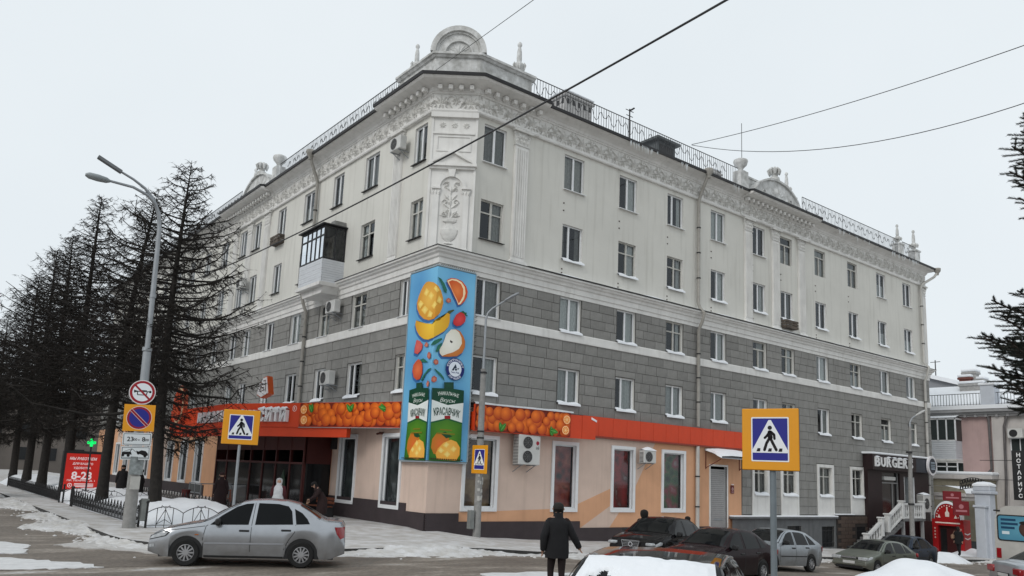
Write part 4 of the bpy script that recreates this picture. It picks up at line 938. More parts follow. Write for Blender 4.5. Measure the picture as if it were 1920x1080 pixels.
# shop windows: white casings, display film behind the glass
def display_mat(nm, cols, sc):
    if nm in MATS: return MATS[nm]
    m = bpy.data.materials.new(nm); m.use_nodes = True; MATS[nm] = m; N = m.node_tree.nodes; L = m.node_tree.links
    t = N.new('ShaderNodeTexCoord'); v = N.new('ShaderNodeTexVoronoi'); v.inputs['Scale'].default_value = sc; L.new(t.outputs['Object'], v.inputs[0])
    n = N.new('ShaderNodeTexNoise'); n.inputs['Scale'].default_value = 1.1; n.inputs['Detail'].default_value = 6; L.new(t.outputs['Object'], n.inputs[0])
    mm = N.new('ShaderNodeMixRGB'); mm.inputs[0].default_value = .3; L.new(n.outputs[0], mm.inputs[1]); L.new(v.outputs['Distance'], mm.inputs[2])
    r = N.new('ShaderNodeValToRGB'); e = r.color_ramp.elements; e[0].position = .3; e[0].color = (*cols[0], 1); e[1].position = .7; e[1].color = (*cols[-1], 1)
    for i, c in enumerate(cols[1:-1]): x = e.new(.3+.4*(i+1)/(len(cols)-1)); x.color = (*c, 1)
    L.new(mm.outputs[0], r.inputs[0]); L.new(r.outputs[0], N['Principled BSDF'].inputs['Base Color']); return m
DM = [display_mat('display_bread', [(.03, .022, .018), (.16, .075, .035), (.42, .28, .15), (.06, .10, .04)], 1.6), display_mat('display_meat', [(.03, .02, .02), (.26, .04, .03), (.45, .12, .08), (.04, .035, .03)], 2.2), display_mat('display_tomato', [(.03, .02, .02), (.42, .03, .03), (.16, .03, .025), (.55, .48, .44)], 1.4), display_mat('display_salad', [(.03, .03, .022), (.07, .14, .045), (.36, .06, .08), (.45, .42, .40)], 2.0), display_mat('display_pale', [(.02, .02, .02), (.05, .055, .055), (.10, .11, .11), (.35, .36, .36)], 2)]
def shop_window(side, a, b, z0, z1, dm, dep=.16, w=.15):
    mb = MB(); h = z1-z0; W = b-a     # casing proud of the wall
    for (x0, x1, y0, y1) in ((-W/2-w, -W/2, -w, h+w), (W/2, W/2+w, -w, h+w)): mb.box(x0, x1, -.062, .02, y0, y1)
    mb.box(-W/2, W/2, -.062, .02, h, h+w); mb.box(-W/2, W/2, -.075, .02, -w, 0)
    mb.box(-W/2, -W/2+.05, .09, .15, 0, h); mb.box(W/2-.05, W/2, .09, .15, 0, h); mb.box(-W/2+.05, W/2-.05, .09, .15, 0, .05); mb.box(-W/2+.05, W/2-.05, .09, .15, h-.05, h)
    loc = ((a+b)/2, 0, z0) if side == 'R' else (0, (a+b)/2, z0); o = mb.build('shop_window', pvc, BL, loc=loc, rz=0 if side == 'R' else -pi/2)
    MB().add([(-W/2+.05, .12, .05), (W/2-.05, .12, .05), (W/2-.05, .12, h-.05), (-W/2+.05, .12, h-.05)], [(0, 1, 2, 3)]).build('pane', glass, o, recalc=False)
    MB().box(-W/2, W/2, .3, .31, 0, h).build('display', dm, o)
for i, (a, b, z0, z1) in enumerate(GRops): shop_window('R', a, b, z0, z1, DM[i])
for i, (a, b, z0, z1) in enumerate(GLops): shop_window('L', a, b, z0, z1, DM[4])
for i, (a, b, z0, z1) in enumerate(GL2ops): shop_window('L', a, b, z0, z1, DM[4])
# side door with roller shutter
mb = MB(); a0, a1 = 17.15, 18.52
for k in range(36): z = -.48+k*.1; mb.bbox(a0+.04, a1-.04, .02, .06, z+.004, z+.098, .012) if z < 3.0 else None
sd_ = mb.build('roller_shutter', mat('shutter_grey', (.34, .34, .34), .5, .06, 3), BL); MB().box(a0+.35, a1-.35, .0, .02, .42, .5).build('shutter_handle', steel, sd_)
mb = MB(); mb.box(a0-.1, a0, -.03, .05, -.5, 3.26); mb.box(a1, a1+.1, -.03, .05, -.5, 3.26); mb.box(a0, a1, -.03, .05, 3.16, 3.26); mb.build('door_frame', white_st, BL)
mb = MB(); mb.bbox(17.0, 19.7, -1.1, -.02, -.9, -.42, .02, 0); mb.bbox(16.7, 19.9, -1.4, -.02, -.9, -.62, .02, 0); mb.build('door_step', mat('red_step', (.30, .05, .03), .7, .15, 3), BL)
# ------------------------------------------------------------------ drainpipes
def drain(pts, r=.09, m=None):
    mb = MB().tube(pts, r, 8)
    o = mb.build('drainpipe', m or galv, BL, smooth=50); mb = MB()
    for p, q in zip(pts, pts[1:]):
        p, q = Vector(p), Vector(q); n = int((q-p).length/1.6)
        for k in range(1, n+1): c = p.lerp(q, k/(n+1)); MB().tube([c-(q-p).normalized()*.03, c+(q-p).normalized()*.03], r+.025, 8).build('pipe_clamp', black, o, smooth=50)
    return o
def hopper(x, y, z): MB().lathe([(.1, -.35), (.12, -.2), (.24, -.05), (.26, .1), (.24, .16)], (x, y, z), 8).build('drain_hopper', galv, BL, smooth=40)
drain([FR(16.05, 18.45, .72), FR(16.02, 18.2, .6), FR(15.98, 17.35, .22), FR(15.95, 17.0, .16), FR(15.95, 11.5, .16), FR(15.95, 11.2, .3), FR(15.95, 10.95, .55), FR(15.95, 10.5, .4), FR(15.95, 10.1, .18), FR(15.95, 5.1, .18)]); hopper(16.05, -.72, 18.62)
drain([FR(15.95, 4.1, .14), FR(15.95, -.4, .14)], .1, whitepipe)
drain([FR(RL+.5, 18.35, .75), FR(RL+.3, 18.0, .6), FR(41.45, 17.25, .25), FR(41.4, 17.0, .18), FR(41.4, 11.5, .18), FR(41.4, 11.1, .5), FR(41.4, 10.5, .35), FR(41.4, 10.1, .18), FR(41.4, -1.6, .18)], .09, whitepipe); hopper(RL+.5, -.75, 18.5)
drain([FL(12.15, 18.45, .72), FL(12.18, 18.1, .6), FL(12.25, 17.35, .22), FL(12.25, 17.0, .16), FL(12.25, 11.5, .16), FL(12.25, 11.2, .3), FL(12.25, 10.95, .5), FL(12.25, 10.5, .36), FL(12.25, 10.1, .18), FL(12.25, 5.0, .18)]); hopper(-.72, 12.15, 18.62)
# ------------------------------------------------------------------ enclosed balcony, flower boxes
siding = mat('white_siding', (.62, .64, .67), .5, .05, 3)
B0, B1, BD = 8.62, 11.25, 1.15
mb = MB(); mb.prism([(B0-.08, 10.82), (B1+.08, 10.82), (B1+.12, 10.98), (B0-.12, 10.98)], FL, 0, BD+.1); mb.prism([(B0+.25, 10.5), (B1-.25, 10.5), (B1-.05, 10.819), (B0+.05, 10.819)], FL, 0, BD*.85); bal = mb.build('balcony', white_st, BL)
mb = MB()
for k in range(10):
    z = 10.98+k*.115
    for fn_, a0, a1 in ((FL, B0, B1),): mb.prism([(a0, z), (a1, z), (a1, z+.105), (a0, z+.105)], FL, BD-.04, BD-.005 if k % 2 else BD)
    for s in (B0, B1): mb.box(-BD+.05, 0, s-.02, s+.02, z, z+.105)
mb.build('siding', siding, bal)
mb = MB(); zt, zs = 13.78, 12.14
for a in [B0, B0+.45, B0+.95, B0+1.45, B0+1.95, B1]: mb.prism([(a-.03, zs), (a+.03, zs), (a+.03, zt), (a-.03, zt)], FL, BD-.06, BD)
for b in (.05, .55): 
    for s in (B0, B1): mb.box(-b-.03, -b+.03, s-.03, s+.03, zs, zt)
for z in (zs, zt-.5, zt-.06): mb.prism([(B0, z), (B1, z), (B1, z+.06), (B0, z+.06)], FL, BD-.065, BD+.005)
for s in (B0, B1):
    for z in (zs, zt-.06): mb.box(-BD+.07, 0, s-.028, s+.028, z, z+.06)
mb.build('balcony_frame', black, bal)
MB().add([FL(B0, zs, BD-.03), FL(B1, zs, BD-.03), FL(B1, zt, BD-.03), FL(B0, zt, BD-.03)], [(0, 1, 2, 3)]).add([FL(B0, zs, BD-.03), FL(B0, zs, 0), FL(B0, zt, 0), FL(B0, zt, BD-.03)], [(0, 1, 2, 3)]).build('balcony_pane', glass, bal, recalc=False)
mb = MB(); mb.prism([(B0-.15, 13.8), (B1+.15, 13.8), (B1+.15, 13.86), (B0-.15, 13.86)], FL, 0, BD+.15); mb.build('balcony_roof', darkedge, bal)
mb = MB(); mb.prism([(B0+.0, 13.86), (B0+.8, 13.86), (B0+.5, 14.15), (B0+.1, 14.15)], FL, .0, .6); mb.build('roof_box', mat('dirty_tin', (.22, .22, .21), .7, .2, 3), bal)
mb = MB(); mb.prism([(B0+.1, 10.99), (B1-.1, 10.99), (B1-.1, zt), (B0+.1, zt)], FL, .02, .05); mb.prism([(B0+.3, 12.2), (B0+.9, 12.2), (B0+.9, 13.4), (B0+.3, 13.4)], FL, .4, .5); mb.build('balcony_clutter', mat('clutter', (.12, .10, .085), .9, .4, 3), bal)
def flower_box(fn, a, z, w):
    mb = MB(); wood = mat('old_box_wood', (.13, .105, .085), .9, .25, 4)
    for k in range(3): mb.prism([(a-w/2, z+k*.16), (a+w/2, z+k*.16), (a+w/2, z+.12+k*.16), (a-w/2, z+.12+k*.16)], fn, .32, .36)
    for s in (-1, 1):
        for k in range(3): mb.prism([(a+s*w/2-.02, z+k*.16), (a+s*w/2+.02, z+k*.16), (a+s*w/2+.02, z+.12+k*.16), (a+s*w/2-.02, z+.12+k*.16)], fn, 0, .36)
    mb.prism([(a-w/2, z-.04), (a+w/2, z-.04), (a+w/2, z), (a-w/2, z)], fn, 0, .36)
    mb.build('flower_box', wood, BL)
flower_box(FR, 24.36, 11.45, 1.2); flower_box(FL, 17.25, 14.85, 1.25)
# rust marks below the upper windows: small iron brackets left in the wall
mb = MB(); random.seed(8)
for c in RC[1:9]:
    for z in (14.6, 14.25, 11.5, 11.32): mb.box(c-.62-.02, c-.58, -.03, 0, z, z+.05)
tag(mb.build('wall_bracket', mat('rust', (.06, .04, .03), .9), BL), kind='stuff')
BILL={
 'mango':[(-0.64,9.76),(-0.26,9.66),(0.07,9.48),(0.2,9.33),(0.31,9.07),(0.35,8.84),(0.29,8.59),(0.19,8.38),(-0.04,8.17),(-0.46,8.15),(-0.84,8.26),(-1.16,8.46),(-1.38,8.74),(-1.43,8.99),(-1.32,9.26),(-1.16,9.48),(-0.99,9.66),(-0.82,9.75)],
 'c1':[(-0.76,9.52),(-0.52,9.34),(-0.72,9.15),(-0.95,9.3)],
 'c2':[(-0.41,9.32),(-0.14,9.12),(-0.35,8.95),(-0.61,9.15)],
 'c3':[(-0.08,8.89),(0.08,8.75),(-0.11,8.56),(-0.32,8.71)],
 'c4':[(-0.79,8.79),(-0.51,8.61),(-0.75,8.43),(-1.07,8.65)],
 'c5':[(-0.07,9.5),(0.15,9.32),(0.03,9.21),(-0.24,9.41)],
 'c6':[(-0.43,8.56),(-0.17,8.41),(-0.26,8.24),(-0.59,8.31)],
 'c7':[(-1.15,9.07),(-0.87,8.89),(-1.15,8.7),(-1.32,8.93)],
 'c8':[(0.12,9.12),(0.27,8.98),(0.21,8.78),(0.03,8.85)],
 'oran':[(0.45,9.78),(0.65,9.91),(0.91,9.93),(1.18,9.88),(1.39,9.71),(1.49,9.5),(1.46,9.27),(1.35,9.07),(1.19,8.92),(1.05,8.87),(1.0,8.99),(0.84,9.2),(0.68,9.46),(0.53,9.63)],
 'opith':[(0.47,9.76),(0.68,9.88),(0.92,9.9),(1.16,9.83),(1.33,9.66),(1.38,9.42),(1.32,9.17),(1.16,8.93),(1.06,8.89),(1.0,9.01),(0.85,9.23),(0.69,9.47)],
 'ofl':[(0.55,9.74),(0.71,9.83),(0.94,9.83),(1.14,9.75),(1.26,9.57),(1.27,9.28),(1.16,9.06),(1.08,8.94),(1.01,9.05),(0.86,9.25),(0.7,9.48)],
 'banana':[(-1.4,8.27),(-1.12,8.17),(-0.67,8.06),(-0.16,7.97),(0.21,8.12),(0.43,8.34),(0.56,8.48),(0.69,8.46),(0.7,8.14),(0.64,7.93),(0.47,7.73),(0.2,7.55),(-0.02,7.41),(-0.41,7.37),(-0.74,7.43),(-1.06,7.6),(-1.31,7.83),(-1.45,8.09)],
 'bstem':[(0.56,8.48),(0.6,8.56),(0.85,8.66),(0.89,8.63),(0.74,8.51),(0.69,8.45)],
 'straw':[(0.98,8.46),(1.17,8.61),(1.36,8.59),(1.46,8.42),(1.43,8.25),(1.25,8.08),(1.04,8.01),(0.89,8.07),(0.86,8.2)],
 'sleaf':[(1.2,8.61),(1.31,8.68),(1.41,8.63),(1.5,8.63),(1.47,8.56),(1.57,8.5),(1.44,8.5),(1.36,8.57)],
 'pskin':[(0.79,7.84),(1.02,7.89),(1.24,7.82),(1.4,7.64),(1.49,7.46),(1.49,7.22),(1.38,6.99),(1.14,6.82),(0.77,6.75),(0.44,6.72),(0.32,6.83),(0.29,7.0),(0.41,7.15),(0.49,7.36),(0.57,7.61)],
 'pear':[(0.79,7.84),(1.0,7.87),(1.17,7.79),(1.3,7.59),(1.34,7.36),(1.21,7.12),(0.94,6.95),(0.62,6.83),(0.44,6.74),(0.32,6.83),(0.29,7.0),(0.41,7.15),(0.49,7.36),(0.57,7.61)],
 'pseed':[(0.77,7.42),(0.84,7.39),(0.91,7.36),(0.85,7.3),(0.77,7.34)],
 'straw2':[(-1.26,7.45),(-1.0,7.38),(-0.78,7.21),(-0.81,7.02),(-1.12,6.86),(-1.37,6.93),(-1.35,7.23)],
 'peach':[(-1.2,6.58),(-1.02,6.66),(-0.79,6.54),(-0.69,6.34),(-0.68,6.06),(-0.82,5.84),(-1.07,5.82),(-1.31,5.95),(-1.43,6.2),(-1.39,6.44)],
 'leaf1':[(0.04,9.83),(0.19,9.79),(0.36,9.62),(0.49,9.4),(0.47,9.24),(0.36,9.3),(0.25,9.54)],
 'leaf2':[(-0.19,7.11),(-0.07,7.22),(0.21,7.38),(0.37,7.44),(0.41,7.39),(0.27,7.27),(0.08,7.13)],
 'leaf3':[(-0.91,6.61),(-0.66,6.65),(-0.31,6.47),(-0.56,6.48),(-0.79,6.52)],
 'leaf4':[(-0.75,5.78),(-0.6,5.97),(-0.28,6.19),(-0.05,6.23),(-0.08,6.17),(-0.4,6.03),(-0.64,5.75)],
 'leaf5':[(0.11,6.19),(0.16,6.2),(0.43,6.05),(0.57,5.92),(0.62,5.76),(0.51,5.88),(0.26,6.05)],
 'leaf6':[(0.13,6.88),(0.21,7.12),(0.41,7.27),(0.39,7.15),(0.29,6.94),(0.21,6.85)],
 'n1':[(-0.51,7.29),(-0.36,7.19),(-0.38,7.09),(-0.54,7.08),(-0.66,7.16)],
 'n2':[(-0.27,6.88),(-0.13,6.78),(-0.14,6.62),(-0.27,6.58),(-0.39,6.69),(-0.37,6.82)],
 'n3':[(0.17,6.59),(0.29,6.53),(0.29,6.41),(0.17,6.35),(0.06,6.43),(0.08,6.53)],
 'n4':[(0.59,9.08),(0.71,9.04),(0.71,8.93),(0.59,8.87),(0.48,8.93),(0.5,9.02)],
 'n5':[(0.13,5.93),(0.26,5.87),(0.26,5.74),(0.14,5.66),(0.01,5.71),(0.02,5.84)],
 'n6':[(-0.23,5.76),(-0.12,5.66),(-0.17,5.52),(-0.26,5.49),(-0.33,5.62)],
 'badge':[(1.09,6.29)],
 'badger':[(1.52,6.34)],
 'Lcap':[(-1.07,5.69),(-0.62,5.7),(-0.59,5.46),(-1.04,5.46)],
 'Ltop':[(-1.55,5.44),(-1.04,5.5),(-0.13,5.45),(-0.1,4.99),(-0.85,4.81),(-1.55,4.95)],
 'Lwh':[(-1.55,4.95),(-0.85,4.81),(-0.1,4.99),(-0.12,4.15),(-0.79,4.33),(-1.54,4.16)],
 'Lgr':[(-1.54,4.16),(-0.79,4.33),(-0.12,4.15),(-0.11,2.69),(-1.63,2.71)],
 'Rcap':[(0.61,5.72),(1.06,5.77),(1.08,5.5),(0.63,5.47)],
 'Rtop':[(0.08,5.45),(1.09,5.51),(1.57,5.49),(1.58,5.0),(0.84,4.85),(0.1,5.0)],
 'Rwh':[(0.1,5.0),(0.84,4.85),(1.58,5.0),(1.56,4.22),(0.85,4.35),(0.12,4.15)],
 'Rgr':[(0.12,4.15),(0.85,4.35),(1.56,4.22),(1.58,2.71),(0.12,2.69)],
 'Lch':[(-1.54,4.16),(-0.79,4.33),(-0.12,4.15),(-0.12,4.09),(-0.78,4.26),(-1.54,4.1)],
 'Rch':[(0.12,4.15),(0.85,4.35),(1.56,4.22),(1.57,4.16),(0.86,4.29),(0.13,4.09)],
 'Lbow':[(-0.97,4.4),(-0.69,4.39),(-0.68,4.29),(-0.96,4.3)],
 'Rbow':[(0.72,4.43),(0.99,4.45),(1.0,4.33),(0.73,4.31)],
 'Lm':[(-1.24,3.72),(-0.96,3.75),(-0.6,3.56),(-0.5,3.35),(-0.61,3.06),(-0.93,2.88),(-1.32,2.87),(-1.47,3.13),(-1.42,3.46)],
 'Lc':[(-0.85,3.38),(-0.56,3.49),(-0.27,3.38),(-0.15,3.1),(-0.16,2.78),(-0.64,2.72),(-1.27,2.77),(-1.23,3.02)],
 'Rm':[(0.42,3.76),(0.72,3.75),(0.99,3.58),(1.05,3.3),(0.9,3.04),(0.6,2.91),(0.32,2.95),(0.19,3.18),(0.22,3.5)],
 'Rc':[(0.74,3.39),(1.08,3.53),(1.35,3.46),(1.52,3.25),(1.52,2.96),(1.36,2.73),(0.49,2.75),(0.41,2.94),(0.5,3.16)],
 'Lq':[(-0.76,3.46),(-0.61,3.35),(-0.73,3.2),(-0.88,3.31),(-0.53,3.27),(-0.38,3.13),(-0.5,2.99),(-0.65,3.13),(-1.04,3.2),(-0.89,3.11),(-1.01,2.99),(-1.16,3.08),(-0.71,3.09),(-0.56,2.97),(-0.68,2.83),(-0.84,2.95)],
 'Rq':[(0.87,3.43),(1.03,3.35),(0.89,3.21),(0.71,3.28),(1.21,3.3),(1.37,3.2),(1.25,3.05),(1.06,3.15),(0.62,3.22),(0.81,3.1),(0.66,2.99),(0.51,3.07),(0.94,3.09),(1.1,2.97),(0.95,2.84),(0.77,2.96)],
 'Lleaf':[(-1.03,3.75),(-0.76,3.76),(-0.5,3.6),(-0.73,3.55),(-0.95,3.6)],
 'Rleaf':[(0.59,3.74),(0.8,3.82),(1.14,3.65),(0.86,3.57)],
 'tL1':[(-0.82,5.2)],
 'tL2':[(-0.84,5.05)],
 'tL3':[(-0.81,4.55)],
 'tLw':[(-1.41,4.57),(-0.2,4.53)],
 'tR1':[(0.85,5.27)],
 'tR2':[(0.83,5.08)],
 'tR3':[(0.83,4.61)],
 'tRw':[(0.21,4.54),(1.48,4.64)],
}
# ------------------------------------------------------------------ folded juice billboard round the corner
def plane_px(px, py, p0, d):      # photo pixel -> (distance along d, height) on the upright plane through p0
    v = fw+rx*((px-960)/FPX)-uy*((py-648.2)/FPX); n = Vector((d[1], -d[0], 0)); k = (Vector((p0[0], p0[1], 0))-CAM).dot(n)/v.dot(n); q = CAM+v*k
    return ((q.x-p0[0])*d[0]+(q.y-p0[1])*d[1], q.z)
bb = thing('billboard', 'tall blue fruit juice billboard folded round the building corner', 'billboard', (0, 0, 2.66))
OFF = .2; SL, SR = 2.03, 1.84
def FB(s, z, b):
    o = OFF+b
    if s <= 0: return (-o, -s-o*(1+s/SL), z-2.66) if True else 0
    return (s-o*(1-s/SR)-o*(s/SR)*0, -o, z-2.66)
def FBm(s, z, b):
    o = OFF+b
    return (-o, (-s)-o+(o-OFF)*0, z-2.66) if s <= 0 else (s-o, -o, z-2.66)
Z0, Z1 = 2.7, 10.28
mb = MB(); mb.prism([(-SL, Z0-.06), (0, Z0-.06), (0, Z1+.06), (-SL, Z1+.06)], FBm, -.1, -.004); mb.prism([(0.0, Z0-.06), (SR, Z0-.06), (SR, Z1+.06), (0.0, Z1+.06)], FBm, -.1, -.004); mb.build('backing_frame', mat('billboard_frame', (.20, .22, .22), .6, .1, 3), bb)
p = Print(FBm, .0014)
bl1, bl2 = sr(70, 140, 195), sr(125, 195, 230)
for i in range(14):       # sky blue ground, paler in the middle
    z0, z1 = lerp(Z0, Z1, i/14), lerp(Z0, Z1, (i+1)/14)
    for j in range(10):
        s0, s1 = lerp(-SL, 0, j/5) if j < 5 else lerp(0, SR, (j-5)/5), lerp(-SL, 0, (j+1)/5) if j < 5 else lerp(0, SR, (j-4)/5)
        o = len(p.v)
        for (s, z) in ((s0, z0), (s1, z0), (s1, z1), (s0, z1)):
            t = .5+.5*sin(s*2.1+z*1.1)*cos(z*.9-s); t = max(0, min(1, t*.75+.2*sstep(-2, .8, s))); p.v.append((FBm(s-(1e-6 if j < 5 else -1e-6), z, 0))); p.c.append(tuple(lerp(a, b, t) for a, b in zip(bl1, bl2))+(1,))
        p.f.append((o, o+1, o+2, o+3))
def sh(k, c, c2=None, cen=None): p.poly(BILL[k], c, c2, cen, cut=0.)
def shadow(k, dx=-.06, dz=-.1):
    p.poly([(x+dx, z+dz) for x, z in BILL[k]], sr(52, 108, 170), sr(44, 92, 150), cut=0.)
for k in ('mango', 'banana', 'oran', 'straw', 'pskin', 'peach', 'straw2'): shadow(k)
sh('mango', sr(214, 140, 30), sr(240, 190, 80))
for k in range(1, 9): sh('c%d' % k, sr(238, 190, 70), sr(250, 225, 130))
sh('banana', sr(215, 150, 20), sr(250, 205, 60)); sh('bstem', sr(70, 80, 30))
sh('oran', sr(215, 80, 25)); sh('opith', sr(250, 225, 180)); sh('ofl', sr(205, 75, 25), sr(235, 130, 60))
oc = (sum(a for a, b in BILL['ofl'])/len(BILL['ofl']), sum(b for a, b in BILL['ofl'])/len(BILL['ofl']))
for a in range(5): p.line((1.0, 9.55), (1.0+.75*cos(-.2-a*.45), 9.55+.75*sin(-.2-a*.45)), .018, sr(245, 190, 130)) if False else None
sh('straw', sr(190, 35, 40), sr(225, 70, 70)); sh('sleaf', sr(30, 85, 50)); sh('straw2', sr(205, 80, 75), sr(225, 105, 95))
sh('pskin', sr(190, 105, 40), sr(215, 140, 70)); sh('pear', sr(225, 222, 205), sr(244, 242, 232)); sh('pseed', sr(45, 35, 30))
sh('peach', sr(195, 70, 40), sr(230, 120, 70))
for k in range(1, 7): sh('leaf%d' % k, sr(25, 90, 75), sr(40, 115, 90))
for k in range(1, 7): sh('n%d' % k, sr(165, 65, 50), sr(215, 140, 115))
bx, bz = BILL['badge'][0]; br = .44
p.disc(bx, bz, br, sr(20, 35, 105), n=32); p.disc(bx, bz, br*.68, sr(225, 232, 242), n=32)
p.text('keeps', bx, bz+br*.84, 1.0, sr(235, 240, 250), hgt=.085, arc=(br*.84, 1)); p.text('best', bx, bz-br*.84, .62, sr(235, 240, 250), hgt=.085, arc=(br*.84, -1), keep=True)
p.text('tetra', bx, bz-.13, .42, sr(20, 35, 105), hgt=.075); p.poly([(bx-.16, bz-.06), (bx+.01, bz+.2), (bx+.08, bz+.06), (bx-.02, bz+.03), (bx-.06, bz-.06)], sr(20, 40, 60), keep=True); p.disc(bx+.04, bz-.01, .05, sr(20, 40, 60), n=10, keep=True); p.poly([(bx+.1, bz+.05), (bx+.2, bz+.06), (bx+.13, bz-.02)], sr(20, 40, 60), keep=True)
for s in ('L', 'R'):
    sh(s+'cap', sr(14, 60, 44), sr(18, 75, 52)); sh(s+'top', sr(10, 62, 42), sr(12, 72, 48)); sh(s+'wh', sr(222, 228, 225), sr(235, 240, 236)); sh(s+'gr', sr(35, 100, 30), sr(95, 150, 35)); sh(s+'ch', sr(20, 90, 45)); sh(s+'bow', sr(150, 25, 35))
    sh(s+'m', sr(190, 120, 30), sr(225, 110, 45)); sh(s+'c', sr(235, 165, 60), sr(245, 190, 90))
    q = BILL[s+'q']
    for k in range(0, len(q), 4): p.poly(q[k:k+4], sr(240, 200, 90), sr(250, 225, 140), cut=0., keep=k > 0)
    sh(s+'leaf', sr(20, 75, 40))
for s, w_ in (('L', 1.05), ('R', 1.12)):
    x, z = BILL['t'+s+'1'][0]; p.text('uniq', x, z+.03, w_*.88, sr(225, 235, 225), hgt=.14, arc=(2.2, 1)); x, z = BILL['t'+s+'2'][0]; p.text('taste', x, z-.07, w_*.6, sr(225, 235, 225), hgt=.2, shear=.35, keep=True)
    x, z = BILL['t'+s+'3'][0]; p.text('handsome', x, z, w_*(1.0 if s == 'L' else 1.08), sr(15, 60, 45), hgt=.30, arc=(2.4, 1))
    for zz_, ww in ((3.86, .5), (3.72, .75)): p.rect(x-ww*w_/2, zz_, x+ww*w_/2, zz_+.05, sr(130, 120, 30), keep=True)
for s in range(-18, 17): 
    if abs(s) > 1: p.rect(s*.1, Z0+.04, s*.1+.07, Z0+.09, sr(60, 40, 30), keep=s > -18)
p.build('printed_face', bb)
mb = MB()
for (s0, s1) in ((-SL, 0), (0, SR)):
    for z in (Z0-.05, Z1+.05): mb.bar(FBm(s0-(1e-6 if s1 == 0 else -1e-6), z, .0), FBm(s1-(1e-6 if s1 == 0 else -1e-6), z, .0), .05)
for s in (-SL-.02, SR+.02): mb.bar(FBm(s, Z0, .0), FBm(s, Z1, .0), .05)
mb.build('edge_strip', mat('edge_strip', (.35, .42, .46), .5), bb)
mb = MB(); z = Z0
while z < Z1:
    mb.bar(FBm(SR, z, -.02), FBm(SR+.14, z+.12, -.12), .015); mb.bar(FBm(-SL, z, -.02), FBm(-SL-.14, z+.12, -.12), .015); z += .17
for k in range(-18, 18):
    if k: mb.bar(FBm(k*.1, Z1+.02, 0), FBm(k*.1+.05, Z1+.16, -.1), .015)
tag(mb.build('lacing', black, bb), kind='stuff')
# ------------------------------------------------------------------ orange fruit banners and shop fascias
redm = mat('red_fascia', sr(212, 66, 24), .5, .05, 1.5); dredm = mat('dark_red_frame', (.07, .010, .008), .5, .1, 2)
A0 = Vector((-.12, 2.02)); B0_ = Vector((-3.9, 11.6)); DD = (B0_-A0).normalized(); DN = Vector((-DD.y, DD.x)) if (Vector((-DD.y, DD.x)).x < 0) else Vector((DD.y, -DD.x)); LD = (B0_-A0).length
def FD(a, z, b): return (A0.x+DD.x*a+DN.x*b, A0.y+DD.y*a+DN.y*b, z)
def leafp(p, x, z, L, W, ang, c1, c2):
    P = []
    for k in range(12):
        t = 2*pi*k/12; l = L/2*cos(t); w_ = W/2*sin(t)*(1-.3*cos(t)); P.append((x+l*cos(ang)-w_*sin(ang), z+l*sin(ang)+w_*cos(ang)))
    p.poly(P, c1, c2); p.line((x-L*.45*cos(ang), z-L*.45*sin(ang)), (x+L*.45*cos(ang), z+L*.45*sin(ang)), .012, sr(150, 200, 120))
def orange_print(name, parent, fn, a0, a1, z0, z1, seed, slice_at):
    random.seed(seed); p = Print(fn, .0009); p.rect(a0, z0, a1, z1, sr(120, 35, 15)); H = z1-z0
    ds = []; n = int((a1-a0)/.36)
    for row in range(3):
        for k in range(n+1): ds.append((a0+.36*(k+.5*(row % 2))*1.0+random.uniform(-.1, .1), z0+H*(.2+.31*row)+random.uniform(-.08, .08), random.uniform(.18, .29)))
    random.shuffle(ds)
    for i, (x, z, r) in enumerate(ds):
        x = min(max(x, a0+r+.002), a1-r-.002); z = min(max(z, z0+r+.002), z1-r-.002)
        p.disc(x, z, r, sr(165, 45, 10), sr(244, 125, 35), n=16, off=(-.25*r, .3*r))
    for k in range(max(2, int((a1-a0)/1.7))):
        x = lerp(a0, a1, (k+.5)/max(2, int((a1-a0)/1.7)))+random.uniform(-.2, .2); z = random.choice((z0+.2, z1-.22))
        for a in (random.uniform(.9, 2.2), random.uniform(-.3, 1.0)):
            leafp(p, x+.12*cos(a), z+.0, min(.42, H*.40), .2, a, sr(25, 95, 25), sr(70, 150, 50))
    for (x, z) in ((slice_at, z0+H*.28), (slice_at+.05, z0+H*.72)):
        p.disc(x, z, .2, sr(235, 120, 40), n=18); p.disc(x, z, .175, sr(255, 225, 170), n=18); p.disc(x, z, .15, sr(240, 130, 45), sr(250, 170, 80), n=18)
        for k in range(4): p.line((x-.15*cos(k*pi/4), z-.15*sin(k*pi/4)), (x+.15*cos(k*pi/4), z+.15*sin(k*pi/4)), .012, sr(255, 225, 170), keep=k > 0)
    return p.build(name, parent)
ZB, ZT = 3.97, 5.03
b1_ = thing('fruit_banner', 'orange fruit print banner left of the juice billboard', 'banner', (0, 0, 0))
xa = plane_px(561, 780, A0, DD)[0]
mb = MB(); mb.prism([(0, ZB), (xa, ZB), (xa, ZT), (0, ZT)], FD, -.12, -.001); mb.build('banner_board', redm, b1_); orange_print('printed_face', b1_, FD, .02, xa-.02, ZB+.02, ZT-.02, 3, xa-.35)
MB().prism([(0, ZB-.03), (xa, ZB-.03), (xa, ZB-.001), (0, ZB-.001)], FD, -.13, .02).build('bottom_trim', mat('grey_trim', (.3, .3, .3), .5), b1_)
ss = thing('shop_sign', 'red shop fascia with snow capped white letters above the entrance', 'sign', (0, 0, 0))
mb = MB(); mb.prism([(xa, ZB), (LD, ZB), (LD, ZT), (xa, ZT)], FD, -.12, -.001); mb.box(-3.9, -3.78, B0_.y, 21.0, ZB, ZT); mb.build('fascia_board', redm, ss)
mb = MB(); mb.prism([(2.9, ZB-.42), (LD, ZB-.42), (LD, ZB-.004), (2.9, ZB-.004)], FD, -.3, -.06); mb.box(-3.84, -3.6, B0_.y, 21.0, ZB-.42, ZB-.004); mb.build('lower_beam', redm, ss)
